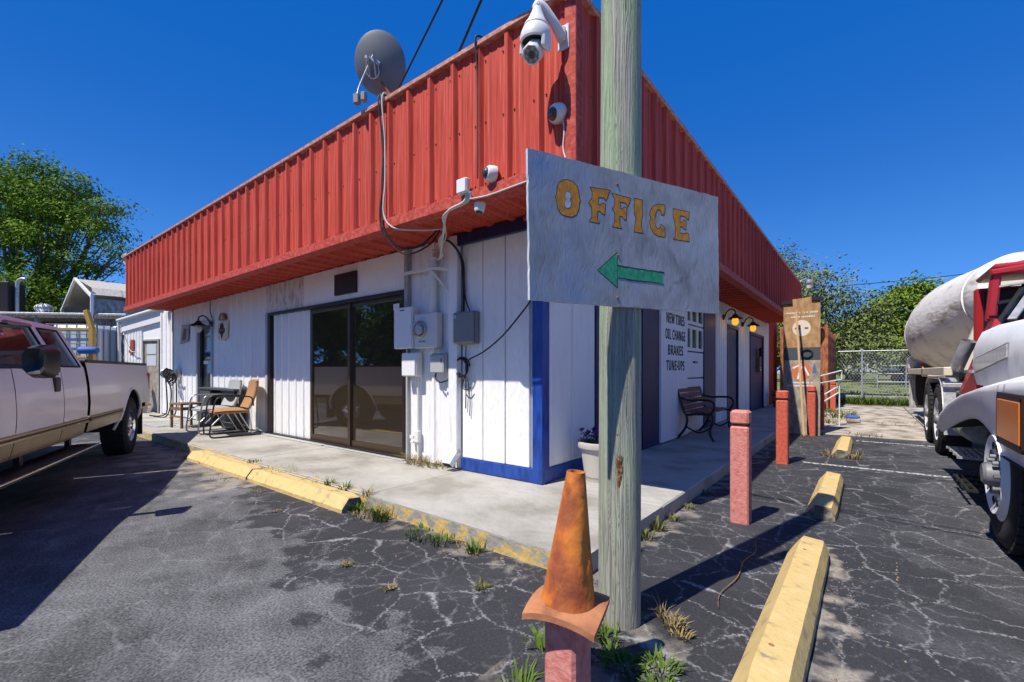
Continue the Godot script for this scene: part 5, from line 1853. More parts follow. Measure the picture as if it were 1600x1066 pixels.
# a piece of body side between two heights, cut by the wheel arches
func side_skin(s: SurfaceTool, sd: float, x0: float, x1: float, lo: float, hi: float, hi2 := -1.0) -> void:
	var n := maxi(2, int((x1 - x0) / .05))
	var rows := []
	for i in n + 1:
		var x := lerpf(x0, x1, float(i) / n)
		var a := maxf(arch_height(x, 0.0, .55), arch_height(x, 4.80, .55))
		var top := lerpf(hi, hi2 if hi2 > 0 else hi, float(i) / n)
		var l := minf(maxf(lo, a), maxf(top, a))
		var t := maxf(top, a)
		if lo > .7:
			t = top
			l = minf(maxf(lo, a), top)
		var row := []
		for j in 9:
			var h := lerpf(l, t, j / 8.0)
			row.append(Vector3(x, h, sd * body_half(h)))
		rows.append(row)
	grid(s, rows, Vector3(0, .1, sd))

func road_wheel(parent: Node, at: Vector3, sd: float, r: float, w: float, rim_r: float, rim_m: Material, holes: int, deep := .05, turn := 0.0) -> void:
	var wn := part_node("wheel", parent, Transform3D(Basis(Vector3.UP, turn) * Basis(Vector3.RIGHT, PI / 2 * sd), at))   # local y points out of the vehicle
	var s := mb()
	lathe(s, [Vector2(rim_r * .98, -w / 2 + .01), Vector2(r * .86, -w / 2), Vector2(r * .965, -w / 2 + .025), Vector2(r, -w / 2 + .06), Vector2(r, w / 2 - .06), Vector2(r * .965, w / 2 - .025), Vector2(r * .9, w / 2), Vector2(r * .8, w / 2 + .006), Vector2(rim_r + .015, w / 2 - .004), Vector2(rim_r * .98, w / 2 - .02)], 44, Transform3D(), .8)
	var tread := 40
	for k in tread:
		for row in 4:
			var a := TAU * (k + .5 * (row % 2)) / tread
			var yy := (-.36 + .24 * row) * w
			var bs := Basis(Vector3.UP, -a)
			box(s, Vector3(r - .012, yy - w * .095, -.024 * r / .4), Vector3(r + .011, yy + w * .095, .024 * r / .4), .003, Transform3D(bs, Vector3.ZERO))
	obj("tyre", s, M.black_rubber, wn)
	s = mb()
	lathe(s, [Vector2(0, w / 2 - deep - .02), Vector2(rim_r * .30, w / 2 - deep - .02), Vector2(rim_r * .45, w / 2 - deep - .03), Vector2(rim_r * .80, w / 2 - deep), Vector2(rim_r * .88, w / 2 - deep + .01), Vector2(rim_r * .92, w / 2 - .025), Vector2(rim_r * 1.0, w / 2 - .012), Vector2(rim_r * 1.03, w / 2 - .004), Vector2(rim_r * 1.03, w / 2 - .02)].map(func(p): return p), 40, Transform3D(), .5)
	obj("rim", s, rim_m, wn)
	s = mb()
	for k in holes:
		var a := TAU * k / holes
		lathe(s, [Vector2(rim_r * .10, w / 2 - deep + .002), Vector2(rim_r * .11, w / 2 - deep - .001), Vector2(0, w / 2 - deep + .004)].slice(0, 3), 12, Transform3D(Basis(), Vector3(cos(a) * rim_r * .67, -.006, sin(a) * rim_r * .67)))
	obj("rim_holes", s, M.dark, wn)
	s = mb()
	lathe(s, [Vector2(rim_r * .28, w / 2 - deep - .02), Vector2(rim_r * .26, w / 2 - deep + .045), Vector2(rim_r * .20, w / 2 - deep + .06), Vector2(0, w / 2 - deep + .062)], 20)
	for k in 8:
		var a := TAU * k / 8.0
		lathe(s, [Vector2(.016, w / 2 - deep - .03), Vector2(.016, w / 2 - deep + .02), Vector2(0, w / 2 - deep + .025)], 6, Transform3D(Basis(), Vector3(cos(a) * rim_r * .40, 0, sin(a) * rim_r * .40)))
	obj("hub", s, M.chrome if rim_m == M.chrome else M.grey_plastic, wn)

func tilt(x: float, h: float, sd: float) -> Vector3:
	h = 1.24 + (h - 1.24) * .82
	return Vector3(x, h, sd * (.955 - (h - 1.24) * .40))

func tilt_panel(s: SurfaceTool, poly: Array, sd: float, inward := .05, off := 0.0) -> void:
	var pv := flat_poly(poly)
	var idx := Geometry2D.triangulate_polygon(pv)
	var inn := Vector3(0, -.02, -sd * inward)
	var o := Vector3(0, 0, sd * off)
	for i in range(0, idx.size(), 3):
		var a := tilt(pv[idx[i]].x, pv[idx[i]].y, sd) + o
		var b := tilt(pv[idx[i + 1]].x, pv[idx[i + 1]].y, sd) + o
		var c := tilt(pv[idx[i + 2]].x, pv[idx[i + 2]].y, sd) + o
		tri(s, a, b, c, Vector3(0, .3, sd))
		if inward > 0:
			tri(s, a + inn, b + inn, c + inn, Vector3(0, -.3, -sd))
	if inward > 0:
		for i in pv.size():
			var a := tilt(pv[i].x, pv[i].y, sd) + o
			var b := tilt(pv[(i + 1) % pv.size()].x, pv[(i + 1) % pv.size()].y, sd) + o
			quad(s, a, b, b + inn, a + inn, Vector3.UP)

func build_pickup() -> void:
	var t := thing("pickup_truck", "white and tan extended cab pickup parked with its tailgate towards the shop", "pickup truck", Vector3(-6.52, 0, 2.66), deg_to_rad(-23.5))
	var s: SurfaceTool
	for sd in [-1.0, 1.0]:
		# bed
		s = mb()
		side_skin(s, sd, -1.08, 1.86, .70, 1.30)
		obj("bed_panel", s, M.truck_white, t)
		s = mb()
		side_skin(s, sd, -1.06, -.56, .52, .635)
		obj("lower_panel", s, M.tan_paint, t)
		s = mb()
		side_skin(s, sd, .45, 1.86, .52, .635)
		obj("lower_panel", s, M.tan_paint, t)
		s = mb()
		for seg in [[.56, 1.85], [1.94, 2.60], [2.615, 4.2]]:
			box(s, Vector3(seg[0], .637, sd * .93), Vector3(seg[1], .662, sd * 1.003), .004)
			box(s, Vector3(seg[0], .676, sd * .93), Vector3(seg[1], .698, sd * 1.001), .004)
		obj("side_moulding", s, M.gold_strip, t)
		s = mb()
		for seg in [[.56, 1.855], [1.935, 4.22]]:
			s = mb()
			box(s, Vector3(seg[0], .663, sd * .93), Vector3(seg[1], .675, sd * .992), .001)
			obj("moulding_groove", s, M.black_plastic, t)
		s = mb()
		box(s, Vector3(-1.07, 1.295, sd * .84), Vector3(1.86, 1.335, sd * .955), .012)
		obj("bed_rail", s, M.black_plastic, t)
		# wheel arch lips and dark wells
		for ax in [0.0, 4.80]:
			s = mb()
			var lip := []
			for i in 25:
				var a := PI * i / 24.0
				var hh := .40 + .555 * sin(a)
				lip.append(Vector3(ax + .555 * cos(a), hh, sd * (body_half(hh) - .006)))
			tube(s, lip, .022, 8)
			obj("arch_lip", s, M.truck_white, t)
			s = mb()
			var wr := []
			for i in 17:
				var a := PI * i / 16.0
				wr.append([Vector3(ax + .57 * cos(a), .38 + .57 * sin(a), sd * .97), Vector3(ax + .57 * cos(a), .38 + .57 * sin(a), sd * .5)])
			grid(s, wr, Vector3.DOWN)
			box(s, Vector3(ax - .57, .4, sd * .5 - .01), Vector3(ax + .57, .96, sd * .5 + .01))
			obj("wheel_well", s, M.dark, t)
			road_wheel(t, Vector3(ax, .40, sd * .835), sd, .40, .28, .215, M.chrome, 8)
		# mud flap behind the rear wheel
		s = mb()
		box(s, Vector3(-.60, .20, sd * .70), Vector3(-.58, .62, sd * .985), .004)
		obj("mud_flap", s, M.black_rubber, t)
		# cab sides: rear door, front door, front fender
		for seg in [["rear_door", 1.95, 2.60, 1.245], ["front_door", 2.615, 3.565, 1.245], ["front_fender", 3.58, 5.75, 1.22]]:
			s = mb()
			side_skin(s, sd, seg[1], seg[2], .70, seg[3])
			var p := obj(seg[0], s, M.truck_white, t)
			s = mb()
			side_skin(s, sd, seg[1], minf(seg[2], 4.33), .50, .635)
			obj("lower_skin", s, M.tan_paint, p)
			if seg[0] == "front_door":
				s = mb()
				box(s, Vector3(2.70, 1.005, sd * .955), Vector3(2.83, 1.145, sd * .998), .012)
				obj("handle", s, M.black_plastic, p)
		# greenhouse
		s = mb()
		tilt_panel(s, [1.95, 1.235, 2.07, 1.235, 2.2, 1.70, 2.12, 1.765, 2.03, 1.70], sd)
		tilt_panel(s, [2.55, 1.235, 2.74, 1.235, 2.82, 1.69, 2.66, 1.69], sd)
		tilt_panel(s, [2.12, 1.765, 2.2, 1.695, 2.66, 1.687, 2.82, 1.687, 3.35, 1.665, 3.42, 1.72, 3.3, 1.768], sd)
		tilt_panel(s, [3.85, 1.225, 4.08, 1.225, 3.42, 1.72, 3.35, 1.665], sd)
		obj("window_pillars", s, M.truck_white, t)
		s = mb()
		tilt_panel(s, [2.07, 1.235, 2.55, 1.235, 2.66, 1.695, 2.2, 1.705], sd, 0.0, -.018)
		obj("side_window", s, M.car_glass, t)
		s = mb()
		tilt_panel(s, [2.74, 1.235, 3.85, 1.235, 3.35, 1.672, 2.82, 1.695], sd, 0.0, -.018)
		obj("side_window", s, M.car_glass, t)
		s = mb()
		for e in [[2.06, 1.25, 2.19, 1.70], [2.19, 1.70, 2.665, 1.69], [2.665, 1.69, 2.555, 1.25], [2.06, 1.25, 2.555, 1.25], [2.735, 1.25, 2.815, 1.69], [2.815, 1.69, 3.36, 1.67], [2.735, 1.25, 3.86, 1.25]]:
			bar(s, tilt(e[0], e[1], sd) + Vector3(0, 0, sd * .002), tilt(e[2], e[3], sd) + Vector3(0, 0, sd * .002), .016, .016, Vector3(0, .2, sd))
		obj("window_seal", s, M.black_rubber, t)
		s = mb()
		tube(s, curve([tilt(3.78, 1.63 - .38, sd) + Vector3(0, .045, 0), tilt(3.3, 1.69, sd) + Vector3(0, .0, sd * .02), tilt(2.86, 1.70, sd) + Vector3(0, .0, sd * .02)].slice(1, 3), 6), .022, 8)
		obj("rain_guard", s, M.car_glass, t)
		# running board
		s = mb()
		box(s, Vector3(1.95, .36, sd * .84), Vector3(4.15, .40, sd * 1.09), .014)
		box(s, Vector3(2.1, .40, sd * .86), Vector3(2.16, .56, sd * .90))
		box(s, Vector3(3.2, .40, sd * .86), Vector3(3.26, .56, sd * .90))
		var rb := obj("running_board", s, M.black_plastic, t)
		s = mb()
		tube(s, curve([Vector3(1.96, .395, sd * .9), Vector3(1.955, .395, sd * 1.06), Vector3(2.0, .395, sd * 1.092), Vector3(3.0, .395, sd * 1.092), Vector3(4.14, .395, sd * 1.092)], 4), .010, 6)
		obj("edge_trim", s, M.chrome, rb)
		# towing mirror
		s = mb()
		var rows := []
		for i in 9:
			var row := []
			for j in 13:
				var a := TAU * (j % 12) / 12.0
				var f := i / 8.0
				var sq := pow(pow(absf(cos(a)), 4.0) + pow(absf(sin(a)), 4.0), -.25)
				var k := .74 + .26 * sin(clampf(f * 1.25, 0, 1) * PI / 2)
				row.append(Vector3(3.80 + .12 * (1 - f) + .03, 1.275, sd * 1.24) + Vector3(0, sin(a) * .128 * sq * k, cos(a) * .088 * sq * k) + Vector3((1.0 - k) * .3, 0, 0))
			rows.append(row)
		grid(s, rows, Vector3(0, 0, sd))
		for j in 12:
			tri(s, Vector3(3.98, 1.275, sd * 1.24), rows[0][j], rows[0][j + 1], Vector3.RIGHT)
		var mr := obj("wing_mirror", s, M.black_plastic, t)
		s = mb()
		box(s, Vector3(3.82, 1.17, sd * 1.24 - .075), Vector3(3.832, 1.38, sd * 1.24 + .075), .004)
		obj("mirror_glass", s, M.chrome, mr)
		s = mb()
		bar(s, Vector3(3.88, 1.33, sd * .93), Vector3(3.90, 1.34, sd * 1.17), .05, .03)
		bar(s, Vector3(3.90, 1.24, sd * .95), Vector3(3.90, 1.23, sd * 1.17), .04, .025)
		obj("mirror_arm", s, M.black_plastic, mr)
		# tail lamp
		s = mb()
		box(s, Vector3(-1.10, .86, sd * .80), Vector3(-.99, 1.18, sd * .992), .015)
		obj("tail_lamp", s, M.red_lens, t)
	# roof, cab back, windscreen
	s = mb()
	var rows := []
	for i in 13:
		var f := i / 12.0
		var x := lerpf(2.03, 3.40, f)
		var row := []
		for j in 17:
			var g := -1.0 + j / 8.0
			var crown := .085 * (1.0 - pow(absf(g), 3.0)) * (1.0 - .3 * pow(absf(f * 2.0 - 1.0), 4.0))
			var drop := -.05 * pow(maxf(0, 1.0 - f * 8.0), 2.0) - .03 * pow(maxf(0, f * 8.0 - 7.0), 2.0)
			row.append(Vector3(x, 1.667 + crown * .75 + drop, g * .777))
		rows.append(row)
	grid(s, rows, Vector3.UP)
	obj("roof", s, M.truck_white, t)
	s = mb()
	quad(s, Vector3(1.93, .60, -.93), Vector3(1.93, .60, .93), Vector3(1.94, 1.25, .93), Vector3(1.94, 1.25, -.93), Vector3.LEFT)
	for q in [[-.93, -.62], [.62, .93]]:
		quad(s, Vector3(1.94, 1.25, q[0]), Vector3(1.94, 1.25, q[1]), Vector3(2.04, 1.63, q[1] * .82), Vector3(2.04, 1.63, q[0] * .82), Vector3.LEFT)
	obj("cab_back", s, M.truck_white, t)
	s = mb()
	quad(s, Vector3(1.94, 1.25, -.62), Vector3(1.94, 1.25, .62), Vector3(2.04, 1.63, .51), Vector3(2.04, 1.63, -.51), Vector3.LEFT)
	obj("rear_window", s, M.car_glass, t)
	s = mb()
	quad(s, Vector3(4.06, 1.23, -.93), Vector3(4.06, 1.23, .93), Vector3(3.40, 1.645, .76), Vector3(3.40, 1.645, -.76), Vector3.RIGHT)
	obj("windscreen", s, M.car_glass, t)
	# hood and nose
	s = mb()
	rows = []
	for i in 11:
		var f := i / 10.0
		var row := []
		for j in 13:
			var g := -1.0 + j / 6.0
			row.append(Vector3(lerpf(4.02, 5.78, f), 1.235 + .06 * (1.0 - pow(absf(g), 4.0)) - .07 * f - .08 * pow(f, 8.0), g * .96))
		rows.append(row)
	grid(s, rows, Vector3.UP)
	obj("hood", s, M.truck_white, t)
	s = mb()
	box(s, Vector3(5.66, .74, -.95), Vector3(5.79, 1.12, .95), .03)
	obj("nose_panel", s, M.truck_white, t)
	s = mb()
	box(s, Vector3(5.785, .80, -.55), Vector3(5.81, 1.08, .55), .01)
	obj("grille", s, M.chrome, t)
	for sd in [-1.0, 1.0]:
		s = mb()
		box(s, Vector3(5.785, .82, sd * .60), Vector3(5.81, 1.06, sd * .92), .01)
		obj("headlight", s, M.clear_glass, t)
	s = mb()
	box(s, Vector3(5.72, .48, -.96), Vector3(5.92, .74, .96), .03)
	obj("bumper", s, M.chrome, t)
	s = mb()
	box(s, Vector3(-1.24, .56, -.90), Vector3(-1.09, .76, .90), .03)
	for sd in [-1.0, 1.0]:
		box(s, Vector3(-1.22, .58, sd * .88), Vector3(-.95, .78, sd * .985), .03)
	obj("bumper", s, M.chrome, t)
	s = mb()
	box(s, Vector3(-1.12, .74, -.79), Vector3(-1.07, 1.31, .79), .012)
	obj("tailgate", s, M.truck_white, t)
	# bed interior and chassis
	s = mb()
	box(s, Vector3(-1.07, .80, -.85), Vector3(1.86, .84, .85))
	box(s, Vector3(-1.07, .84, -.86), Vector3(1.86, 1.30, -.84))
	box(s, Vector3(-1.07, .84, .84), Vector3(1.86, 1.30, .86))
	box(s, Vector3(1.82, .84, -.84), Vector3(1.86, 1.31, .84))
	obj("bed_liner", s, M.dark, t)
	s = mb()
	box(s, Vector3(-1.0, .45, -.45), Vector3(5.6, .62, .45))
	box(s, Vector3(1.95, .48, -.90), Vector3(3.55, .56, .90))
	bar(s, Vector3(0, .40, -.7), Vector3(0, .40, .7), .12, .12)
	bar(s, Vector3(4.80, .40, -.7), Vector3(4.80, .40, .7), .10, .10)
	obj("chassis", s, M.dark, t)
	# seats and trim
	for q in [-.42, .42]:
		s = mb()
		box(s, Vector3(2.75, .60, q - .26), Vector3(3.3, .95, q + .26), .05)
		box(s, Vector3(2.6, .85, q - .25), Vector3(2.8, 1.36, q + .25), .06)
		box(s, Vector3(2.6, 1.37, q - .13), Vector3(2.72, 1.53, q + .13), .04)
		obj("seat", s, M.grey_liner, t)
	s = mb()
	box(s, Vector3(3.6, .9, -.9), Vector3(3.95, 1.22, .9), .05)
	obj("dashboard", s, M.black_plastic, t)
	s = mb()
	box(s, Vector3(2.16, 1.25, -.3), Vector3(2.2, 1.55, .6), .02, Transform3D(Basis(Vector3.UP, .2), Vector3.ZERO))
	obj("red_cloth", s, M.rag_red, t)
	# lumber and tools sticking out of the bed
	s = mb()
	tube(s, [Vector3(1.5, 1.30, -.6), Vector3(1.75, 1.345, -.75)], .02, 8)
	obj("bed_tube", s, M.galv, t)
func build_mixer() -> void:
	var t := thing("cement_mixer_truck", "derelict white cement mixer truck with a red cab and dirty drum", "cement mixer", Vector3.ZERO)
	var s: SurfaceTool
	var px := 3.13   # near face of the front fender
	# front wheels
	for sd in [-1.0, 1.0]:
		road_wheel(t, Vector3(4.30 + sd * 1.0, .50, -.88), sd, .50, .30, .30, M.truck_white_old, 10, -.02, PI / 2)
	# rear tandem
	for az in [-5.55, -6.95]:
		for sd in [-1.0, 1.0]:
			road_wheel(t, Vector3(4.40 + sd * .98, .50, az), sd, .50, .34, .30, M.truck_white_old, 10, .04, PI / 2)
	# fender: smooth skin with a long arch that ends ahead of the wheel
	s = mb()
	var rows := []
	var arch := [Vector2(-3.8, .50), Vector2(-3.2, .61), Vector2(-2.6, .715), Vector2(-2.1, .79), Vector2(-1.75, .825), Vector2(-1.5, .83), Vector2(-1.25, .81), Vector2(-1.0, .765), Vector2(-.8, .715), Vector2(-.66, .675), Vector2(-.6, .66), Vector2(1.0, .66)]
	var crown := [Vector2(-3.8, .56), Vector2(-3.48, .74), Vector2(-2.8, .90), Vector2(-2.0, 1.02), Vector2(-1.2, 1.10), Vector2(-.6, 1.14), Vector2(0.0, 1.17), Vector2(1.0, 1.15)]
	var n := 60
	for i in n + 1:
		var z := lerpf(-3.8, .95, float(i) / n)
		var lo := interp(arch, z)
		var hi := interp(crown, z)
		var row := []
		for j in 17:
			var f := j / 16.0
			var h: float
			var x: float
			if f < .62:
				var g := f / .62
				h = lerpf(lo, hi - .03, g)
				x = px - .035 * sin(g * PI * .55) + .012 * (1.0 - g)
			else:
				var g := (f - .62) / .38
				h = hi - .03 + .05 * sin(g * PI * .5) + .06 * g * g
				x = px - .035 + .26 * pow(g, 1.25)
			row.append(Vector3(x, h, z))
		rows.append(row)
	grid(s, rows, Vector3(-1, .5, 0))
	var fen := obj("front_fender", s, M.truck_white_old, t)
	s = mb()
	var lip := []
	for i in n + 1:
		lip.append(rows[i][0] + Vector3(.012, .004, 0))
	tube(s, lip, .02, 8)
	obj("arch_lip", s, M.truck_white_old, fen)
	s = mb()
	quad(s, Vector3(3.11, .665, -.6), Vector3(3.7, .665, -.6), Vector3(3.7, .665, .95), Vector3(3.11, .665, .95), Vector3.DOWN)
	rows = []
	for i in 25:
		var z := lerpf(-3.7, -.62, i / 24.0)
		rows.append([Vector3(px + .02, interp(arch, z) + .01, z), Vector3(px + .5, interp(arch, z) + .10, z)])
	grid(s, rows, Vector3.DOWN)
	obj("fender_liner", s, M.dark, fen)
	# hood side and top, rising to the cowl
	s = mb()
	rows = []
	for i in 25:
		var f := i / 24.0
		var z := lerpf(-3.2, .98, f)
		var top := lerpf(1.70, 1.58, f)
		var nose := .10 * pow(f, 8.0)
		var row := []
		for q in [[3.36, 1.06], [3.335, 1.18], [3.33, 1.30], [3.335, 1.42], [3.355, top - .20], [3.40, top - .09], [3.52, top - .02], [3.75, top + .04], [4.3, top + .07], [4.85, top + .04], [5.1, top - .02], [5.22, top - .09], [5.27, top - .2], [5.28, 1.2], [5.28, 1.0]]:
			row.append(Vector3(q[0] + nose, q[1] - nose, z))
		rows.append(row)
	grid(s, rows, Vector3(-.4, 1, 0))
	obj("hood", s, M.truck_white_old, t)
	# louvred vent in the hood side
	s = mb()
	extrude(s, PackedVector2Array([Vector2(-3.02, 1.185), Vector2(-1.66, 1.305), Vector2(-1.66, 1.43), Vector2(-3.03, 1.335)]), 0, .012, Transform3D(Basis(Vector3.BACK, Vector3.UP, Vector3.LEFT), Vector3(3.336, 0, 0)))
	var vent := obj("hood_vent", s, M.grey_plastic, t)
	for i in 44:
		var z := -3.0 + .031 * i
		var f := i / 43.0
		s = mb()
		bar(s, Vector3(3.321, lerpf(1.197, 1.313, f), z), Vector3(3.321, lerpf(1.325, 1.418, f), z), .012, .010, Vector3.LEFT)
		obj("louvre", s, M.galv, vent)
	# amber side marker in a dark frame at the fender front
	s = mb()
	box(s, Vector3(3.07, .80, -.42), Vector3(3.12, 1.045, .10), .012)
	var lamp := obj("marker_lamp", s, M.amber, t)
	s = mb()
	for q in [[Vector3(3.085, 1.055, -.44), Vector3(3.085, 1.055, .12)], [Vector3(3.085, .79, -.44), Vector3(3.085, .79, .12)], [Vector3(3.085, .79, -.435), Vector3(3.085, 1.055, -.435)], [Vector3(3.085, .79, .115), Vector3(3.085, 1.055, .115)]]:
		bar(s, q[0], q[1], .04, .022, Vector3.LEFT)
	obj("lamp_frame", s, M.bronze_dark, lamp)
	# nose and front bumper, outside the frame
	s = mb()
	box(s, Vector3(3.40, .72, .9), Vector3(5.25, 1.50, 1.0), .04)
	obj("nose_panel", s, M.truck_white_old, t)
	s = mb()
	box(s, Vector3(3.75, .82, 1.001), Vector3(4.85, 1.42, 1.02), .01)
	var gr := obj("grille", s, M.black_plastic, t)
	for k in 9:
		s = mb()
		box(s, Vector3(3.78, .86 + .06 * k, 1.021), Vector3(4.82, .885 + .06 * k, 1.035), .004)
		obj("grille_bar", s, M.chrome, gr)
	for x in [3.2, 4.98]:
		s = mb()
		box(s, Vector3(x, .84, .93), Vector3(x + .38, 1.06, 1.03), .02)
		obj("headlight", s, M.clear_glass, t)
	s = mb()
	box(s, Vector3(3.1, .42, .98), Vector3(5.5, .68, 1.15), .05)
	obj("bumper", s, M.chrome, t)
	# red cab: leaning side panel, pillars and the header of the missing windscreen
	s = mb()
	var dp := [Vector3(3.32, .70, -4.64), Vector3(3.32, .70, -3.22), Vector3(3.37, 1.32, -3.18), Vector3(3.60, 1.80, -3.9), Vector3(3.60, 1.82, -4.24)]
	for k in [1, 2, 3]:
		tri(s, dp[0], dp[k], dp[k + 1], Vector3.LEFT)
		tri(s, dp[0] + Vector3(.06, 0, 0), dp[k] + Vector3(.06, 0, 0), dp[k + 1] + Vector3(.06, 0, 0), Vector3.RIGHT)
	for k in 5:
		quad(s, dp[k], dp[(k + 1) % 5], dp[(k + 1) % 5] + Vector3(.06, 0, 0), dp[k] + Vector3(.06, 0, 0), Vector3(0, dp[k].y - 1.2, dp[k].z + 4.0))
	var door := obj("cab_door", s, M.red_cab, t)
	s = mb()
	box(s, Vector3(3.325, .80, -4.30), Vector3(3.345, .96, -4.02), .012)
	obj("handle_recess", s, M.chrome, door)
	s = mb()
	box(s, Vector3(3.315, .83, -4.22), Vector3(3.33, .93, -4.10), .005)
	obj("handle", s, M.black_plastic, door)
	s = mb()
	for q in [[1.20, -3.62, -3.36, 3.352], [1.27, -3.56, -3.40, 3.372], [1.33, -3.52, -3.42, 3.392]]:
		bar(s, Vector3(q[3], q[0], q[1]), Vector3(q[3], q[0], q[2]), .004, .035)
	obj("door_print", s, M.white_clean, door)
	s = mb()
	box(s, Vector3(5.10, .72, -5.3), Vector3(5.2, 1.82, -3.25), .02)
	box(s, Vector3(3.62, .78, -5.4), Vector3(5.15, 2.34, -5.3), .02)
	box(s, Vector3(3.42, .70, -5.3), Vector3(5.12, .78, -3.3))
	obj("cab_body", s, M.red_cab, t)
	for q in [[Vector3(3.61, 1.80, -4.22), Vector3(3.66, 2.36, -4.24)], [Vector3(5.1, 1.80, -4.22), Vector3(5.05, 2.36, -4.24)]]:
		s = mb()
		bar(s, q[0], q[1], .12, .09, Vector3(1, 0, 0), .02)
		obj("pillar", s, M.red_cab, t)
	s = mb()
	bar(s, Vector3(3.60, 2.37, -4.20), Vector3(5.12, 2.50, -4.12), .12, .08, Vector3.UP, .02)
	obj("roof_header", s, M.red_cab, t)
	s = mb()
	box(s, Vector3(3.64, 2.42, -5.38), Vector3(5.1, 2.50, -4.3), .03)
	obj("cab_roof", s, M.red_cab, t)
	# stripped fittings behind the missing windscreen
	for q in [[Vector3(3.62, 1.74, -3.85), Vector3(3.95, 2.30, -4.3)], [Vector3(3.75, 1.74, -3.4), Vector3(4.1, 2.3, -4.3)], [Vector3(3.62, 2.0, -4.2), Vector3(4.5, 2.15, -4.0)], [Vector3(3.95, 1.74, -3.3), Vector3(4.2, 2.35, -4.2)], [Vector3(3.6, 1.84, -4.1), Vector3(4.1, 1.76, -3.25)]]:
		s = mb()
		bar(s, q[0], q[1], .045, .035)
		obj("broken_frame", s, M.black_metal, t)
	for q in [[Vector3(3.68, 1.76, -3.6), Vector3(3.98, 2.2, -4.2)], [Vector3(3.86, 1.74, -3.3), Vector3(4.16, 2.1, -4.0)], [Vector3(3.66, 2.2, -4.22), Vector3(4.4, 2.28, -4.1)]]:
		s = mb()
		bar(s, q[0], q[1], .07, .02)
		obj("loose_trim", s, M.galv, t)
	s = mb()
	box(s, Vector3(3.7, .8, -5.28), Vector3(5.05, 2.3, -5.2), .02)
	box(s, Vector3(3.75, .8, -5.2), Vector3(4.3, 1.5, -4.6), .05)
	box(s, Vector3(3.62, 1.3, -4.2), Vector3(5.1, 1.72, -3.3), .04)
	obj("cab_interior", s, M.black_plastic, t)
	# step ladders and tank below the cab
	for q in [[.36, -3.35, 0.0], [.14, -2.85, .03]]:
		s = mb()
		for k in 7:
			bar(s, Vector3(3.16 + .055 * k, q[0], q[1]), Vector3(3.16 + .055 * k, q[0], q[1] + .75), .018, .02)
		for k in 4:
			bar(s, Vector3(3.14, q[0], q[1] + .25 * k), Vector3(3.52, q[0], q[1] + .25 * k), .022, .025)
		obj("step_grate", s, M.galv if q[0] > .2 else M.dark, t)
	s = mb()
	lathe(s, [Vector2(0, -.5), Vector2(.25, -.5), Vector2(.28, -.47), Vector2(.28, .47), Vector2(.25, .5), Vector2(0, .5)], 24, Transform3D(Basis(Vector3.RIGHT, PI / 2), Vector3(3.55, .62, -4.35)))
	obj("fuel_tank", s, M.galv, t)
	s = mb()
	box(s, Vector3(3.42, .12, -1.75), Vector3(3.75, .95, -1.6), .02)
	bar(s, Vector3(3.3, .50, -.88), Vector3(5.3, .50, -.88), .14, .14)
	obj("axle_beam", s, M.dark, t)
	s = mb()
	quad(s, Vector3(3.25, .35, -1.75), Vector3(3.8, .35, -1.75), Vector3(3.8, .95, -1.55), Vector3(3.25, .80, -1.55), Vector3.BACK)
	box(s, Vector3(3.7, .5, -3.4), Vector3(5.0, 1.2, .7))
	obj("engine_block", s, M.dark, t)
	# chassis
	s = mb()
	for x in [3.95, 4.75]:
		box(s, Vector3(x - .06, .85, -12.6), Vector3(x + .06, 1.12, .9), .01)
	for z in [-5.55, -6.95]:
		bar(s, Vector3(3.5, .5, z), Vector3(5.3, .5, z), .16, .16)
	obj("chassis_rail", s, M.dark, t)
	s = mb()
	box(s, Vector3(3.27, 1.14, -11.8), Vector3(3.36, 1.26, -4.9), .01)
	box(s, Vector3(3.3, 1.10, -8.5), Vector3(5.3, 1.2, -8.3), .01)
	obj("frame_rail", s, M.cream, t)
	s = mb()
	box(s, Vector3(3.45, 1.0, -6.6), Vector3(4.2, 1.22, -5.1), .04)
	obj("tarp_roll", s, M.black_plastic, t)
	# rear fenders
	s = mb()
	for zc in [[-5.55, -4.92, -6.2]]:
		rows = []
		for i in 15:
			var a := lerpf(.15, PI * .55, i / 14.0)
			var p := Vector3(0, .5 + .60 * sin(a), -5.55 + .60 * cos(a))
			rows.append([Vector3(3.27, p.y, p.z), Vector3(4.0, p.y, p.z)])
		grid(s, rows, Vector3(0, 1, .5))
		rows = []
		for i in 15:
			var a := lerpf(PI * .45, PI * .9, i / 14.0)
			var p := Vector3(0, .5 + .60 * sin(a), -6.95 + .60 * cos(a))
			rows.append([Vector3(3.27, p.y, p.z), Vector3(4.0, p.y, p.z)])
		grid(s, rows, Vector3(0, 1, -.5))
		box(s, Vector3(3.27, 1.085, -6.98), Vector3(4.0, 1.105, -5.52))
	obj("rear_fender", s, M.galv, t)
	s = mb()
	quad(s, Vector3(3.27, .34, -4.88), Vector3(3.95, .34, -4.88), Vector3(3.95, 1.06, -5.0), Vector3(3.27, 1.06, -5.0), Vector3.BACK)
	box(s, Vector3(3.26, .98, -5.02), Vector3(3.96, 1.04, -4.93), .01)
	obj("fender_panel", s, M.galv, t)
	# trailing axle housing and mud flaps at the tail
	s = mb()
	box(s, Vector3(3.32, 1.25, -13.3), Vector3(4.2, 1.58, -12.4), .04)
	obj("tail_box", s, M.drum_dirt, t)
	for q in [3.36, 3.9]:
		s = mb()
		box(s, Vector3(q, .22, -13.0), Vector3(q + .42, 1.26, -12.97), .004)
		obj("mud_flap", s, M.grey_board, t)
	s = mb()
	box(s, Vector3(3.4, 1.1, -12.9), Vector3(5.2, 1.3, -11.6), .02)
	bar(s, Vector3(3.62, .3, -12.6), Vector3(3.62, 1.2, -12.6), .2, .3)
	obj("tail_frame", s, M.dark, t)
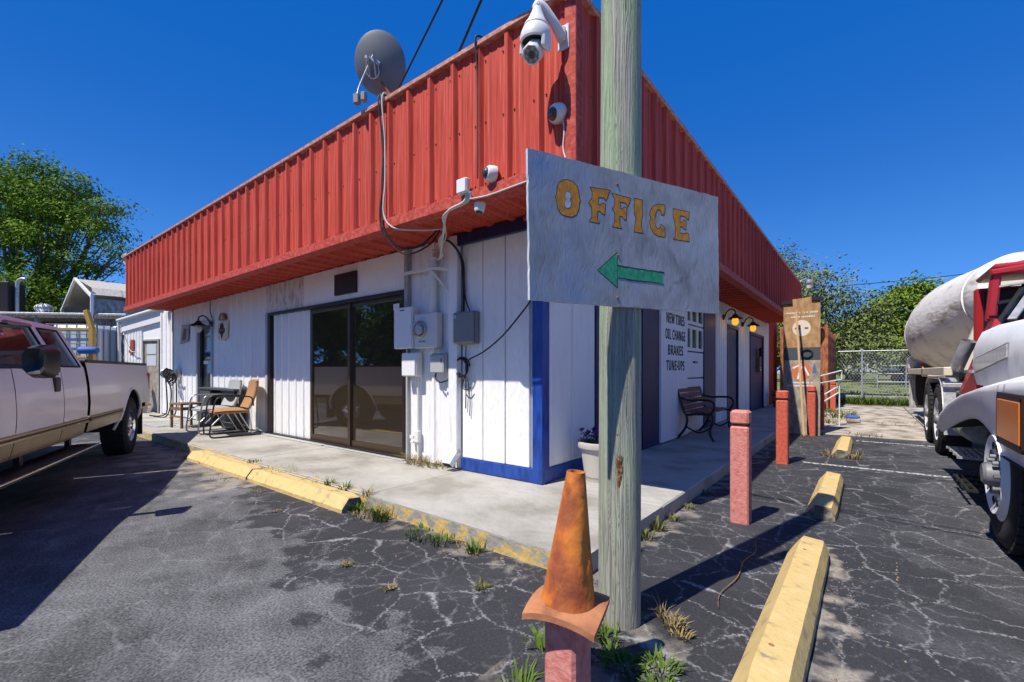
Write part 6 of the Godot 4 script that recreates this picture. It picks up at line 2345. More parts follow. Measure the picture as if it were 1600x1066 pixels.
	# drum: wide low end to the rear, neck raised towards the cab
	var p0 := Vector3(4.18, 2.02, -13.2)
	var p1 := Vector3(4.70, 2.70, -8.1)
	var ay := (p1 - p0).normalized()
	var ax := ay.cross(Vector3.UP).normalized()
	var dx := Transform3D(Basis(ax, ay, ax.cross(ay)), p0)
	var len := p0.distance_to(p1)
	var prof := [Vector2(0, 0), Vector2(.62, .0), Vector2(.76, .1), Vector2(.95, .45), Vector2(1.05, .95), Vector2(1.10, 1.5), Vector2(1.11, 1.9), Vector2(1.08, 2.3), Vector2(1.0, 2.9), Vector2(.90, 3.5), Vector2(.80, 4.1), Vector2(.735, 4.5)]
	s = mb()
	lathe(s, prof, 56, dx, 1.3)
	var dr := obj("drum", s, M.drum_dirt, t)
	for b in [[1.048, .95], [.745, 4.45]]:
		s = mb()
		lathe(s, [Vector2(b[0] - .03, b[1] - .05), Vector2(b[0] + .012, b[1] - .04), Vector2(b[0] + .012, b[1] + .04), Vector2(b[0] - .05, b[1] + .05)], 56, dx)
		obj("drum_band", s, M.drum_dirt, dr)
	s = mb()
	lathe(s, [Vector2(.66, 4.5), Vector2(.73, 4.5), Vector2(.74, 4.56), Vector2(.70, len - .3), Vector2(.64, len - .2), Vector2(.50, len - .16), Vector2(.48, len - .24)], 48, dx)
	obj("drum_collar", s, M.drum_dirt, dr)
	s = mb()
	lathe(s, [Vector2(0, len - .16), Vector2(.40, len - .16), Vector2(.46, len - .22)], 32, dx)
	obj("drum_mouth", s, M.cream, dr)
	# drum pedestals and the orange reflector
	s = mb()
	extrude(s, PackedVector2Array([Vector2(-.7, 1.1), Vector2(.7, 1.1), Vector2(.35, 2.2), Vector2(-.35, 2.2)]), -.08, .08, Transform3D(Basis(), Vector3(4.4, 0, -8.2)))
	obj("pedestal", s, M.cream, t)
	s = mb()
	extrude(s, PackedVector2Array([Vector2(-.7, 1.1), Vector2(.7, 1.1), Vector2(.3, 1.6), Vector2(-.3, 1.6)]), -.1, .1, Transform3D(Basis(), Vector3(4.2, 0, -12.9)))
	obj("pedestal", s, M.cream, t)
	s = mb()
	lathe(s, [Vector2(0, 0), Vector2(.09, 0), Vector2(.09, .02), Vector2(0, .03)], 14, Transform3D(Basis(Vector3.FORWARD, -PI / 2).rotated(Vector3.UP, PI), Vector3(3.27, 1.2, -8.0)))
	obj("reflector", s, M.amber, t)
	# exhaust stack along the door
	s = mb()
	tube(s, curve([Vector3(3.40, 1.24, -4.95), Vector3(3.44, 1.40, -4.85), Vector3(3.47, 1.5, -4.80), Vector3(3.50, 1.60, -4.76)], 4), .075, 14, false)
	obj("exhaust_pipe", s, M.galv, t)
# ---------------------------------------------------------------- yard beyond the shop's far end
func build_left_yard() -> void:
	var s: SurfaceTool
	var t := thing("lean_to", "low white lean-to with a grey half glazed door past the end of the shop", "shed")
	t.transform = Transform3D(Basis(Vector3(.946, 0, -.324), Vector3.UP, Vector3(.324, 0, .946)), Vector3(-13.59, 0, .348))
	sheet_run("wall_sheet", 0.0, .72, .05, 2.5, Transform3D(), [M.white_metal], t, .72, .12, .012, .04, .02)
	s = mb()
	box(s, Vector3(0, 0, -.1), Vector3(.72, 2.5, -.005))
	box(s, Vector3(.72, 2.06, -.1), Vector3(2.05, 2.6, -.02))
	obj("wall", s, M.white_board, t)
	s = mb()
	box(s, Vector3(.72, .05, -.08), Vector3(.77, 2.06, .02), .004)
	box(s, Vector3(1.34, .05, -.08), Vector3(1.39, 2.06, .02), .004)
	box(s, Vector3(.77, 2.01, -.08), Vector3(1.34, 2.06, .02), .004)
	obj("door_frame", s, M.grey_board, t)
	s = mb()
	box(s, Vector3(.77, .06, -.06), Vector3(1.34, 2.01, -.02), .004)
	var d := obj("door", s, M.board_grey, t)
	for y in [1.35, 1.66]:
		s = mb()
		box(s, Vector3(.88, y, -.019), Vector3(1.24, y + .27, -.012), .003)
		obj("window", s, M.tote_plastic, d)
	s = mb()
	box(s, Vector3(.80, 1.0, -.02), Vector3(.85, 1.12, .02), .006)
	obj("handle", s, M.steel, d)
	s = mb()
	box(s, Vector3(1.39, .05, -1.2), Vector3(2.05, 2.06, -1.1))
	box(s, Vector3(1.39, .02, -1.2), Vector3(2.05, .05, .1))
	box(s, Vector3(2.05, .02, -1.2), Vector3(2.1, 2.6, .0))
	obj("passage_wall", s, M.board_grey, t)
	s = mb()
	extrude(s, PackedVector2Array([Vector2(-.05, 2.28), Vector2(2.2, 2.62), Vector2(2.2, 2.93), Vector2(-.05, 2.56)]), .0, .05)
	obj("fascia_board", s, M.white_clean, t)
	s = mb()
	tube(s, [Vector3(-.12, 2.585, .09), Vector3(2.2, 2.96, .09)], .05, 10)
	tube(s, [Vector3(-.1, 2.58, .09), Vector3(-.1, 2.2, .07), Vector3(-.08, .2, .05)], .035, 8)
	obj("gutter", s, M.white_plastic, t)
	s = mb()
	quad(s, Vector3(-.2, 2.62, .12), Vector3(2.3, 3.02, .12), Vector3(2.3, 3.3, -3.5), Vector3(-.2, 2.9, -3.5), Vector3.UP)
	obj("roof", s, M.galv, t)
	t = thing("red_rag", "red rag hanging on a hook on the white lean-to wall", "rag")
	t.transform = Transform3D(Basis(Vector3(.946, 0, -.324), Vector3.UP, Vector3(.324, 0, .946)), Vector3(-13.25, 1.72, .245))
	s = mb()
	extrude(s, PackedVector2Array([Vector2(-.12, .0), Vector2(.02, -.06), Vector2(.03, .05), Vector2(.08, .05), Vector2(.08, .34), Vector2(-.02, .34), Vector2(-.06, .16)]), .0, .03)
	obj("rag", s, M.rag_red, t)
	cable("cable", "white cord looping over the red rag on the lean-to", [Vector3(-13.4, 2.25, .4), Vector3(-13.32, 1.95, .34), Vector3(-13.15, 1.75, .3), Vector3(-12.98, 1.72, .24)], .012, M.cable_white, "cords on the lean-to")
	# tall carport
	t = thing("carport", "tall beige metal carport with an open gable beyond the sheds", "carport", Vector3(-19.3, 0, .5))
	var rp := [Vector2(-2.7, 3.5), Vector2(-2.45, 3.75), Vector2(-.1, 4.42), Vector2(.1, 4.42), Vector2(2.45, 3.85), Vector2(2.7, 3.6)]
	for k in rp.size() - 1:
		s = mb()
		for i in 12:
			var z0 := -.75 * i
			quad(s, Vector3(rp[k].x, rp[k].y, z0), Vector3(rp[k + 1].x, rp[k + 1].y, z0), Vector3(rp[k + 1].x, rp[k + 1].y + .02, z0 - .70), Vector3(rp[k].x, rp[k].y + .02, z0 - .70), Vector3.UP)
			quad(s, Vector3(rp[k].x, rp[k].y + .02, z0 - .70), Vector3(rp[k + 1].x, rp[k + 1].y + .02, z0 - .70), Vector3(rp[k + 1].x, rp[k + 1].y, z0 - .75), Vector3(rp[k].x, rp[k].y, z0 - .75), Vector3.UP)
		obj("roof_sheet", s, M.beige_roof, t)
	for sx in [-2.7, 2.7]:
		for k in 7:
			s = mb()
			box(s, Vector3(sx - .015, .5 * k + .01, -9.0), Vector3(sx + .015, .5 * k + .49, 0), .006)
			obj("side_panel", s, M.shed_grey, t)
	for z in [0.0, -3.0, -6.0, -9.0]:
		for sx in [-2.62, 2.62]:
			s = mb()
			box(s, Vector3(sx - .04, 0, z - .04), Vector3(sx + .04, 3.7, z + .04), .005)
			obj("leg", s, M.galv, t)
	s = mb()
	for sx in [-1.0, 1.0]:
		bar(s, Vector3(sx * 2.66, 3.55, .03), Vector3(0, 4.44, .03), .07, .07)
		bar(s, Vector3(sx * 2.7, 0, .03), Vector3(sx * 2.7, 3.6, .03), .07, .07)
	obj("gable_trim", s, M.white_clean, t)
	# open shed with a flat roof
	var rot := deg_to_rad(38.07 + 8.0)
	t = thing("open_shed", "dark open sided shed with a flat roof behind the pickup", "shed", Vector3(-17.3, 0, 1.2), rot)
	s = mb()
	box(s, Vector3(-3.2, 2.95, -2.2), Vector3(1.9, 3.02, 0), .01)
	obj("roof", s, M.galv, t)
	s = mb()
	box(s, Vector3(-3.2, 2.84, .0), Vector3(1.9, 2.96, .05), .01)
	obj("edge_beam", s, M.bark, t)
	for x in [-3.1, -.6, 1.8]:
		s = mb()
		box(s, Vector3(x - .06, 0, -.12), Vector3(x + .06, 2.9, 0), .01)
		obj("post", s, M.grey_board, t)
	s = mb()
	box(s, Vector3(-3.2, 0, -2.25), Vector3(1.9, 2.95, -2.15))
	obj("back_wall", s, M.bark, t)
	t = thing("roof_vent", "ribbed silver turbine vent on the dark shed roof", "vent", Vector3(-18.25, 3.03, 1.4))
	t.scale = Vector3.ONE * .7
	s = mb()
	lathe(s, [Vector2(0, .46), Vector2(.16, .43), Vector2(.28, .32), Vector2(.30, .2), Vector2(.22, .08), Vector2(.16, .0)].map(func(p): return p), 20)
	obj("turbine", s, M.steel, t)
	for k in 10:
		s = mb()
		var a := TAU * k / 10.0
		tube(s, curve([Vector3(cos(a) * .17, .0, sin(a) * .17), Vector3(cos(a + .2) * .31, .2, sin(a + .2) * .31), Vector3(cos(a + .4) * .28, .34, sin(a + .4) * .28), Vector3(cos(a + .6) * .1, .46, sin(a + .6) * .1)], 4), .02, 6)
		obj("fin", s, M.galv, t)
	t = thing("chimney_stack", "dark boxy stack with a bent pipe at the far edge of the shed roof", "chimney", Vector3(-19.0, 3.02, 2.0), rot)
	s = mb()
	box(s, Vector3(-.9, 0, -.3), Vector3(.1, 1.0, .3), .02)
	obj("stack", s, M.bronze_dark, t)
	s = mb()
	tube(s, curve([Vector3(.18, 0, .1), Vector3(.18, .9, .1), Vector3(.26, 1.1, .1), Vector3(.42, 1.12, .1)], 5), .05, 8)
	obj("pipe", s, M.galv, t)
	# stacked liquid totes in cages
	for k in 2:
		t = thing("liquid_tote", ["lower white plastic tote in a steel cage behind the pickup cab", "upper white plastic tote in a steel cage stacked behind the pickup cab"][k], "tote", Vector3(-14.35, 1.24 * k, 1.0), rot, "stacked totes")
		s = mb()
		box(s, Vector3(-.56, .16, -.46), Vector3(.56, 1.2, .46), .09)
		obj("tank", s, M.tote_plastic, t)
		s = mb()
		for x in 6:
			var xx := -.58 + .232 * x
			box(s, Vector3(xx - .012, .12, .475), Vector3(xx + .012, 1.21, .495), .003)
		for y in 5:
			box(s, Vector3(-.59, .18 + .25 * y, .496), Vector3(.59, .204 + .25 * y, .514), .003)
		for x in 5:
			var zz := -.47 + .235 * x
			box(s, Vector3(.575, .12, zz - .012), Vector3(.595, 1.21, zz + .012), .003)
		obj("cage", s, M.grey_plastic, t)
		s = mb()
		for x in [-.5, 0.0, .5]:
			box(s, Vector3(x - .06, 0, -.48), Vector3(x + .06, .12, .48), .01)
		box(s, Vector3(-.58, .12, -.48), Vector3(.58, .15, .48), .005)
		obj("pallet", s, M.old_wood, t)
	t = thing("yellow_rack", "yellow steel rack frame standing in front of the totes", "rack", Vector3(-12.95, 0, 1.35), rot)
	s = mb()
	box(s, Vector3(.24, 0, -.05), Vector3(.34, 2.28, .05), .008)
	bar(s, Vector3(.29, 2.26, 0), Vector3(.16, 2.72, 0), .10, .10, Vector3.BACK, .008)
	obj("upright", s, M.yellow_steel, t)
	s = mb()
	box(s, Vector3(-.85, 0, -.05), Vector3(-.75, 2.28, .05), .008)
	obj("upright", s, M.yellow_steel, t)
	for y in [1.52, 2.22]:
		s = mb()
		box(s, Vector3(-.75, y, -.03), Vector3(.24, y + .06, .03), .006)
		obj("beam", s, M.yellow_steel, t)
	t = thing("blue_canister", "blue cylinder lying on the yellow rack", "canister", Vector3(-12.62, 1.72, 1.22), rot)
	s = mb()
	lathe(s, [Vector2(0, -.22), Vector2(.07, -.22), Vector2(.09, -.2), Vector2(.09, .16), Vector2(.07, .19), Vector2(0, .2)], 16, Transform3D(Basis(Vector3.FORWARD, PI / 2), Vector3.ZERO))
	obj("cylinder", s, M.tarp_blue, t)
	t = thing("pipe_rack", "dark pipe rack with a striped awning between the totes and the lean-to", "rack", Vector3(-15.6, 0, .25), rot)
	for k in 4:
		s = mb()
		tube(s, [Vector3(-.7 + .45 * k, 0, 0), Vector3(-.7 + .45 * k, 2.3, 0)], .03, 8)
		obj("pole", s, M.grey_light, t)
	s = mb()
	tube(s, [Vector3(-.9, 1.55, 0), Vector3(.9, 1.55, 0)], .025, 8)
	obj("crossbar", s, M.yellow_steel, t)
	for k in 6:
		s = mb()
		quad(s, Vector3(-.8 + .27 * k, 2.62, -.5), Vector3(-.8 + .27 * k + .2, 2.62, -.5), Vector3(-.62 + .27 * k + .2, 2.3, .3), Vector3(-.62 + .27 * k, 2.3, .3), Vector3.UP)
		obj("awning_strip", s, M.white_clean if k % 2 == 0 else M.grey_light, t)
	s = mb()
	box(s, Vector3(-1.2, 0, -.9), Vector3(1.4, 2.3, -.8))
	obj("back_sheet", s, M.bark, t)

# ---------------------------------------------------------------- far end of the side lot
func build_right_yard() -> void:
	var s: SurfaceTool
	var t := thing("storage_container", "rusty orange ribbed storage container beside the far bollards", "container", Vector3(.25, 0, -13.6))
	var X := Transform3D(Basis(), Vector3(0, 0, 0))
	sheet_run("side_sheet", 0.02, 1.18, .1, 2.55, X, [M.rust_orange], t, 1.2, .28, .03, .12, .06)
	sheet_run("side_sheet", 0.02, 4.4, .1, 2.55, Transform3D(Basis(Vector3.FORWARD, Vector3.UP, Vector3.RIGHT), Vector3(1.2, 0, 0)), [M.rust_orange], t, 1.1, .28, .03, .12, .06)
	s = mb()
	box(s, Vector3(0, .05, -4.4), Vector3(1.19, 2.6, -.01))
	obj("body", s, M.rust_orange, t)
	for p in [[1.20, 0.0], [.0, 0.0], [1.20, -4.4]]:
		s = mb()
		box(s, Vector3(p[0] - .05, 0, p[1] - .05), Vector3(p[0] + .05, 2.65, p[1] + .05), .008)
		obj("corner_post", s, M.rust_orange, t)
	t = thing("handrail", "white bent pipe rail between the board and the container", "rail", Vector3(1.62, 0, -7.9))
	s = mb()
	for q in [[Vector3(-.1, 1.05, .2), Vector3(.40, 1.22, -.6)], [Vector3(.40, 1.22, -.6), Vector3(.40, 1.03, -.6)], [Vector3(.40, 1.03, -.6), Vector3(-.1, .92, .2)], [Vector3(.0, .62, .1), Vector3(.34, .88, -.55)], [Vector3(.0, .48, .1), Vector3(.34, .74, -.55)]]:
		tube(s, [q[0], q[1]], .013, 7)
	obj("rail", s, M.white_plastic, t)
	for q in [Vector3(.05, 0, .0), Vector3(.36, 0, -.57)]:
		s = mb()
		tube(s, [q, q + Vector3(0, 1.0, 0)], .013, 7)
		obj("leg", s, M.white_plastic, t)
	# fence
	t = thing("chain_link_fence", "galvanised chain link fence along a low concrete kerb", "fence", Vector3(1.45, 0, -18.2))
	for k in 5:
		s = mb()
		tube(s, [Vector3(.85 + 2.9 * k - .0, 0, 0), Vector3(.85 + 2.9 * k, 2.0, 0)], .032, 10)
		lathe(s, [Vector2(.04, 1.99), Vector2(.03, 2.04), Vector2(0, 2.06)], 10, Transform3D(Basis(), Vector3(.85 + 2.9 * k, 0, 0)))
		obj("post", s, M.galv, t)
	s = mb()
	tube(s, [Vector3(-.2, 1.97, 0), Vector3(13, 1.97, 0)], .022, 8)
	obj("top_rail", s, M.galv, t)
	s = mb()
	var step := .095
	for i in int(15.0 / step):
		var x := -2.0 + step * i
		for sg in [-1.0, 1.0]:
			var a := Vector3(x, .12, .012 * sg)
			var b := Vector3(x + 1.85 * sg * .62, 1.95, .012 * sg)
			if minf(a.x, b.x) < -.2 or maxf(a.x, b.x) > 13.0:
				continue
			var w := Vector3(.0035, 0, 0)
			quad(s, a - w, a + w, b + w, b - w, Vector3.BACK)
	obj("wire_mesh", s, M.galv, t)
	s = mb()
	box(s, Vector3(.6, 0, -18.75), Vector3(14, .27, -18.45), .02)
	tag(obj("low_wall", s, M.old_concrete), "low pale concrete kerb wall at the foot of the fence", "wall")
	# second fence across the field
	t = thing("field_gate", "thin white pipe gate standing in the far field", "gate", Vector3(3.0, 0, -36.0), -.2)
	for k in 4:
		s = mb()
		tube(s, [Vector3(1.5 * k, 0, 0), Vector3(1.5 * k, 1.6, 0)], .035, 7)
		obj("post", s, M.galv, t)
	for y in [.5, 1.05, 1.58]:
		s = mb()
		tube(s, [Vector3(0, y, 0), Vector3(4.5, y, 0)], .025, 7)
		obj("rail", s, M.galv, t)
	# far field: trailer, van, sheds
	t = thing("white_trailer", "white box trailer with a blue tarp far across the field", "trailer", Vector3(2.6, 0, -64), .3)
	s = mb()
	box(s, Vector3(-2.4, 1.0, -1.5), Vector3(.9, 5.0, 1.5), .15)
	obj("body", s, M.far_white, t)
	s = mb()
	box(s, Vector3(.6, .8, -1.4), Vector3(3.1, 4.6, 1.6), .5)
	obj("tarp", s, M.far_blue, t)
	for x in [-1.6, 2.2]:
		s = mb()
		lathe(s, [Vector2(0, -.2), Vector2(.5, -.2), Vector2(.5, .2), Vector2(0, .2)], 16, Transform3D(Basis(Vector3.RIGHT, PI / 2), Vector3(x, .5, 1.3)))
		obj("wheel", s, M.black_rubber, t)
	t = thing("white_van", "white van parked under the trees across the field", "van", Vector3(-1.6, 0, -62), .5)
	s = mb()
	box(s, Vector3(-2.2, .8, -1.0), Vector3(1.4, 3.6, 1.0), .25)
	box(s, Vector3(1.2, .8, -.95), Vector3(2.4, 2.2, .95), .3)
	obj("body", s, M.far_white, t)
	s = mb()
	box(s, Vector3(.4, 2.4, -1.02), Vector3(1.3, 3.2, 1.02), .05)
	obj("windows", s, M.black_plastic, t)
	t = thing("far_shed", "long low pale shed across the field with a red brick base", "shed", Vector3(8.6, 0, -66), .25)
	s = mb()
	box(s, Vector3(-3.2, 0, -2), Vector3(6, 1.6, 2), .02)
	obj("base", s, M.far_red, t)
	s = mb()
	box(s, Vector3(-3.2, 1.6, -1.9), Vector3(6, 2.7, 1.9), .02)
	obj("wall", s, M.far_white, t)
	s = mb()
	box(s, Vector3(-3.5, 2.7, -2.2), Vector3(6.3, 2.9, 2.2), .03)
	obj("roof", s, M.galv, t)
	# overhead line far behind
	for q in [[Vector3(-8, 0, -66), "tall utility pole hidden among the trees behind the shop"], [Vector3(40, 0, -104), "tall utility pole far beyond the mixer"]]:
		t = thing("utility_pole", q[1], "utility pole", q[0])
		s = mb()
		tube(s, [Vector3.ZERO, Vector3(0, 13.0 if q[0].x < 0 else 22.0, 0)], [.17, .12], 10)
		obj("pole", s, M.bark, t)
	cable("wire", "thin overhead line crossing the sky above the far trees", [Vector3(-8, 12.0, -66), Vector3(16, 14.8, -84), Vector3(40, 21.6, -104)], .045, M.cable_black, "overhead wires", 10)

# ---------------------------------------------------------------- plants
func leaf_cloud(blobs: Array, clumps: float, per: int, size: float, spread: float, flat: float, seed_: int, tone := .28, droop := 0.0) -> ArrayMesh:
	var r := RandomNumberGenerator.new()
	r.seed = seed_
	var V := PackedVector3Array()
	var N := PackedVector3Array()
	var C := PackedColorArray()
	var I := PackedInt32Array()
	for b in blobs:
		var c: Vector3 = b[0]
		var rad: Vector3 = b[1]
		var count := int(clumps * rad.x * rad.z * maxf(.6, rad.y))
		for k in count:
			var d := Vector3(r.randfn(), r.randfn(), r.randfn()).normalized()
			var f := pow(r.randf(), .38)
			var cc := c + d * f * rad
			var cs := spread * r.randf_range(.6, 1.3)
			var ct := 1.0 + r.randf_range(-tone, tone)
			var lean := Vector3(r.randfn(), 0, r.randfn()) * .5
			for q in per:
				var p := cc + Vector3(r.randfn() * cs, r.randfn() * cs * flat, r.randfn() * cs)
				var n := (Vector3(r.randfn() * .55, .75, r.randfn() * .55) + d * .45 + lean * .3).normalized()
				var ang := r.randf() * TAU
				var u := n.cross(Vector3(cos(ang), .2, sin(ang))).normalized()
				u = (u + Vector3(0, -droop * r.randf(), 0)).normalized()
				var w := n.cross(u).normalized()
				var sz := size * r.randf_range(.5, 1.5)
				var o := V.size()
				V.append(p - u * sz * .5)
				V.append(p + w * sz * .24)
				V.append(p + u * sz * .5)
				V.append(p - w * sz * .24)
				var tn := ct * r.randf_range(.8, 1.2)
				var yel := r.randf_range(.9, 1.18)
				for e in 4:
					N.append(n)
					C.append(Color(minf(tn * yel * .85, 1.0), minf(tn * .85, 1.0), minf(tn * .75, 1.0)))
				I.append_array(PackedInt32Array([o, o + 1, o + 2, o, o + 2, o + 3]))
	var a := []
	a.resize(Mesh.ARRAY_MAX)
	a[Mesh.ARRAY_VERTEX] = V
	a[Mesh.ARRAY_NORMAL] = N
	a[Mesh.ARRAY_COLOR] = C
	a[Mesh.ARRAY_INDEX] = I
	var m := ArrayMesh.new()
	m.add_surface_from_arrays(Mesh.PRIMITIVE_TRIANGLES, a)
	return m

func tree(called: String, label: String, at: Vector3, fork: Vector3, trunk_r: float, blobs: Array, leaf: Material, clumps: float, per: int, size: float, spread: float, flat: float, seed_: int, twigs := 3, group := "") -> void:
	var t := thing(called, label, "tree", at, 0.0, group)
	var r := RandomNumberGenerator.new()
	r.seed = seed_ * 7 + 1
	var s := mb()
	tube(s, curve([Vector3(0, -.2, 0), fork * .35 + Vector3(r.randfn() * .1, 0, r.randfn() * .1), fork], 5), [trunk_r * 1.35, trunk_r * 1.2, trunk_r * 1.1, trunk_r * 1.05, trunk_r, trunk_r * .98, trunk_r * .95, trunk_r * .92, trunk_r * .9, trunk_r * .88, trunk_r * .85], 12)
	obj("trunk", s, M.bark, t)
	s = mb()
	for b in blobs:
		var c: Vector3 = b[0]
		var mid := fork.lerp(c, .5) + Vector3(r.randfn() * .3, -.12 * fork.distance_to(c) + r.randfn() * .15, r.randfn() * .3)
		var br := trunk_r * .42
		tube(s, curve([fork + Vector3(r.randfn(), 0, r.randfn()) * trunk_r * .2, mid, c], 5), [br, br * .9, br * .8, br * .72, br * .65, br * .58, br * .5, br * .42, br * .35, br * .28, br * .2], 7)
		for k in twigs:
			var d := Vector3(r.randfn(), r.randfn() * .6 + .2, r.randfn()).normalized()
			var start := mid.lerp(c, r.randf_range(.2, 1.0))
			tube(s, [start, start + d * b[1] * .5 + Vector3(0, .05, 0), c + d * b[1] * .9], [br * .3, br * .2, br * .07], 5, false)
	obj("limbs", s, M.bark, t)
	var o := MeshInstance3D.new()
	o.mesh = leaf_cloud(blobs, clumps, per, size, spread, flat, seed_)
	o.material_override = leaf
	o.name = "crown"
	t.add_child(o, true)

func build_trees() -> void:
	# tall spreading tree behind the sheds
	var b := []
	for q in [[-2.2, 8.6, .4, 2.3, .6], [.2, 10.4, .2, 2.2, .6], [2.2, 9.7, -.6, 2.0, .55], [3.6, 8.8, -1.2, 1.6, .5], [4.9, 7.9, -1.8, 1.3, .42], [2.7, 7.6, -.2, 1.6, .45], [.8, 8.6, 1.0, 2.0, .5], [-3.2, 10.2, -.6, 2.2, .6], [4.3, 6.4, -1.6, 1.2, .4], [.6, 6.9, -.8, 1.5, .4], [5.4, 9.0, -2.0, .9, .3], [3.4, 10.3, -1.4, 1.1, .35], [4.9, 5.1, -2.2, 1.0, .35], [-1.4, 7.0, 1.5, 1.7, .45], [1.2, 11.4, -.4, 1.3, .4], [5.9, 6.9, -2.4, .8, .3], [-1.5, 11.5, 0, 1.2, .35], [2.2, 5.6, -.6, 1.1, .35], [5.6, 4.2, -2.8, .8, .3]]:
		b.append([Vector3(q[0], q[1], q[2]), Vector3(q[3], q[4] * 1.3, q[3])])
	tree("spreading_tree", "tall spreading green tree with layered branches over the sheds", Vector3(-31.5, 0, .6), Vector3(-.5, 4.2, 0), .42, b, M.leaf_mid, 38.0, 34, .15, .34, .40, 5, 5, "trees behind the yard")
	tree("dense_tree", "dense dark evergreen tree at the foot of the spreading tree", Vector3(-29.5, 0, 2.4), Vector3(0, 1.6, 0), .2, [[Vector3(0, 3.6, 0), Vector3(2.6, 2.6, 2.2)], [Vector3(-1.5, 5.6, .6), Vector3(2.0, 1.8, 1.8)], [Vector3(1.2, 5.2, -1.0), Vector3(1.7, 1.7, 1.7)]], M.leaf_mid, 17.0, 30, .15, .26, .8, 6, 2, "trees behind the yard")
	tree("dense_tree", "dense green tree between the carport and the spreading tree", Vector3(-27.5, 0, -.6), Vector3(0, 1.6, 0), .2, [[Vector3(0, 3.2, 0), Vector3(2.0, 2.4, 2.0)], [Vector3(-.9, 5.0, .6), Vector3(1.5, 1.5, 1.5)], [Vector3(.5, 4.2, -.6), Vector3(1.2, 1.5, 1.3)]], M.leaf_mid, 18.0, 30, .15, .24, .8, 7, 2, "trees behind the yard")
	# behind the side lot
	var gb := []
	for q in [[-1.2, 5.9, 0, 1.5, 1.3], [.2, 5.2, .4, 1.5, 1.3], [1.2, 4.2, 0, 1.4, 1.2], [-.4, 3.6, .5, 1.8, 1.5], [2.1, 3.2, -.2, 1.3, 1.2], [-2.2, 5.0, -.5, 1.6, 1.4], [1.0, 2.3, .4, 1.8, 1.2], [2.6, 2.0, .2, 1.2, .9], [-1.6, 7.0, -.3, .9, .7], [2.7, 4.2, -.5, .6, .5]]:
		gb.append([Vector3(q[0], q[1], q[2]), Vector3(q[3], q[4], q[3])])
	tree("loose_tree", "loose grey green tree rising behind the end of the fascia", Vector3(.4, 0, -23.5), Vector3(0, 1.5, 0), .2, gb, M.leaf_grey, 30.0, 32, .14, .30, .8, 8, 5, "trees behind the fence")
	tree("round_tree", "bright green round headed tree above the far field", Vector3(5.2, 0, -50), Vector3(0, 3.0, 0), .45, [[Vector3(0, 6.2, 0), Vector3(3.2, 2.8, 3.0)], [Vector3(-2.2, 5.0, .5), Vector3(2.2, 2.2, 2.2)], [Vector3(2.6, 6.0, 0), Vector3(2.4, 2.4, 2.4)], [Vector3(.8, 8.0, 0), Vector3(1.8, 1.4, 1.8)], [Vector3(-1.0, 3.4, 1.2), Vector3(2.6, 1.6, 2.0)]], M.leaf_bright, 8.5, 34, .32, .45, .8, 9, 2, "trees behind the fence")
	tree("round_tree", "broad green tree behind the mixer drum", Vector3(11.0, 0, -54), Vector3(0, 3.0, 0), .45, [[Vector3(0, 6.4, 0), Vector3(3.6, 3.0, 3.0)], [Vector3(3.6, 6.6, .5), Vector3(2.8, 2.6, 2.6)], [Vector3(-3.0, 5.4, 0), Vector3(2.2, 2.4, 2.2)], [Vector3(1.0, 3.8, 1.0), Vector3(3.6, 2.0, 2.4)]], M.leaf_mid, 7.0, 34, .32, .45, .8, 10, 2, "trees behind the fence")
	for k in 5:
		var pos: Vector3 = [Vector3(-4.5, 0, -58), Vector3(.5, 0, -76), Vector3(8.0, 0, -80), Vector3(18, 0, -66), Vector3(-10, 0, -70)][k]
		var lab: String = ["dark green tree filling the gap behind the grey green tree", "far green tree above the white trailer", "far green tree above the long low shed", "tall green tree hidden behind the mixer cab", "far dark tree hidden behind the shop"][k]
		tree("far_tree", lab, pos, Vector3(0, 2.6, 0), .4, [[Vector3(0, 5.0, 0), Vector3(4.0, 3.2, 3.4)], [Vector3(-3.0, 3.8, .4), Vector3(2.8, 2.4, 2.6)], [Vector3(3.0, 4.2, .2), Vector3(3.0, 2.6, 2.6)], [Vector3(.5, 7.2, 0), Vector3(2.0, 1.6, 2.0)]], [M.leaf_mid, M.leaf_bright, M.leaf_mid, M.leaf_mid, M.leaf_dark][k], 5.0, 32, .42, .55, .8, 20 + k, 1, "trees behind the fence")
	# across the street, seen only in the glass
	for k in 6:
		var pos := Vector3([-46, -40, -35.5, -31, -27, 9][k], 0, [25, 21, 24, 22, 20, 26][k])
		var hh: float = [1.5, 1.45, 1.2, .85, .95, 1.0][k]
		tree("street_tree", ["farthest street tree mirrored in the sliding door", "tall street tree mirrored beside the door stile", "street tree mirrored in the middle of the sliding door", "low street tree mirrored under the patch of sky", "street tree mirrored near the breaker panel", "street tree across the road behind the lot"][k], pos, Vector3(0, 2.6 * hh, 0), .35, [[Vector3(0, 4.6 * hh, 0), Vector3(3.0, 3.0, 2.8)], [Vector3(-2.0, 3.6 * hh, .4), Vector3(2.2, 2.2, 2.2)], [Vector3(2.2, 3.8 * hh, .2), Vector3(2.4, 2.4, 2.2)], [Vector3(.3, 6.6 * hh, 0), Vector3(1.8, 1.6, 1.8)], [Vector3(0, 2.0, .5), Vector3(2.8, 1.6, 2.2)]], M.leaf_mid, 4.0, 24, .45, .45, .8, 40 + k, 1, "trees across the street")

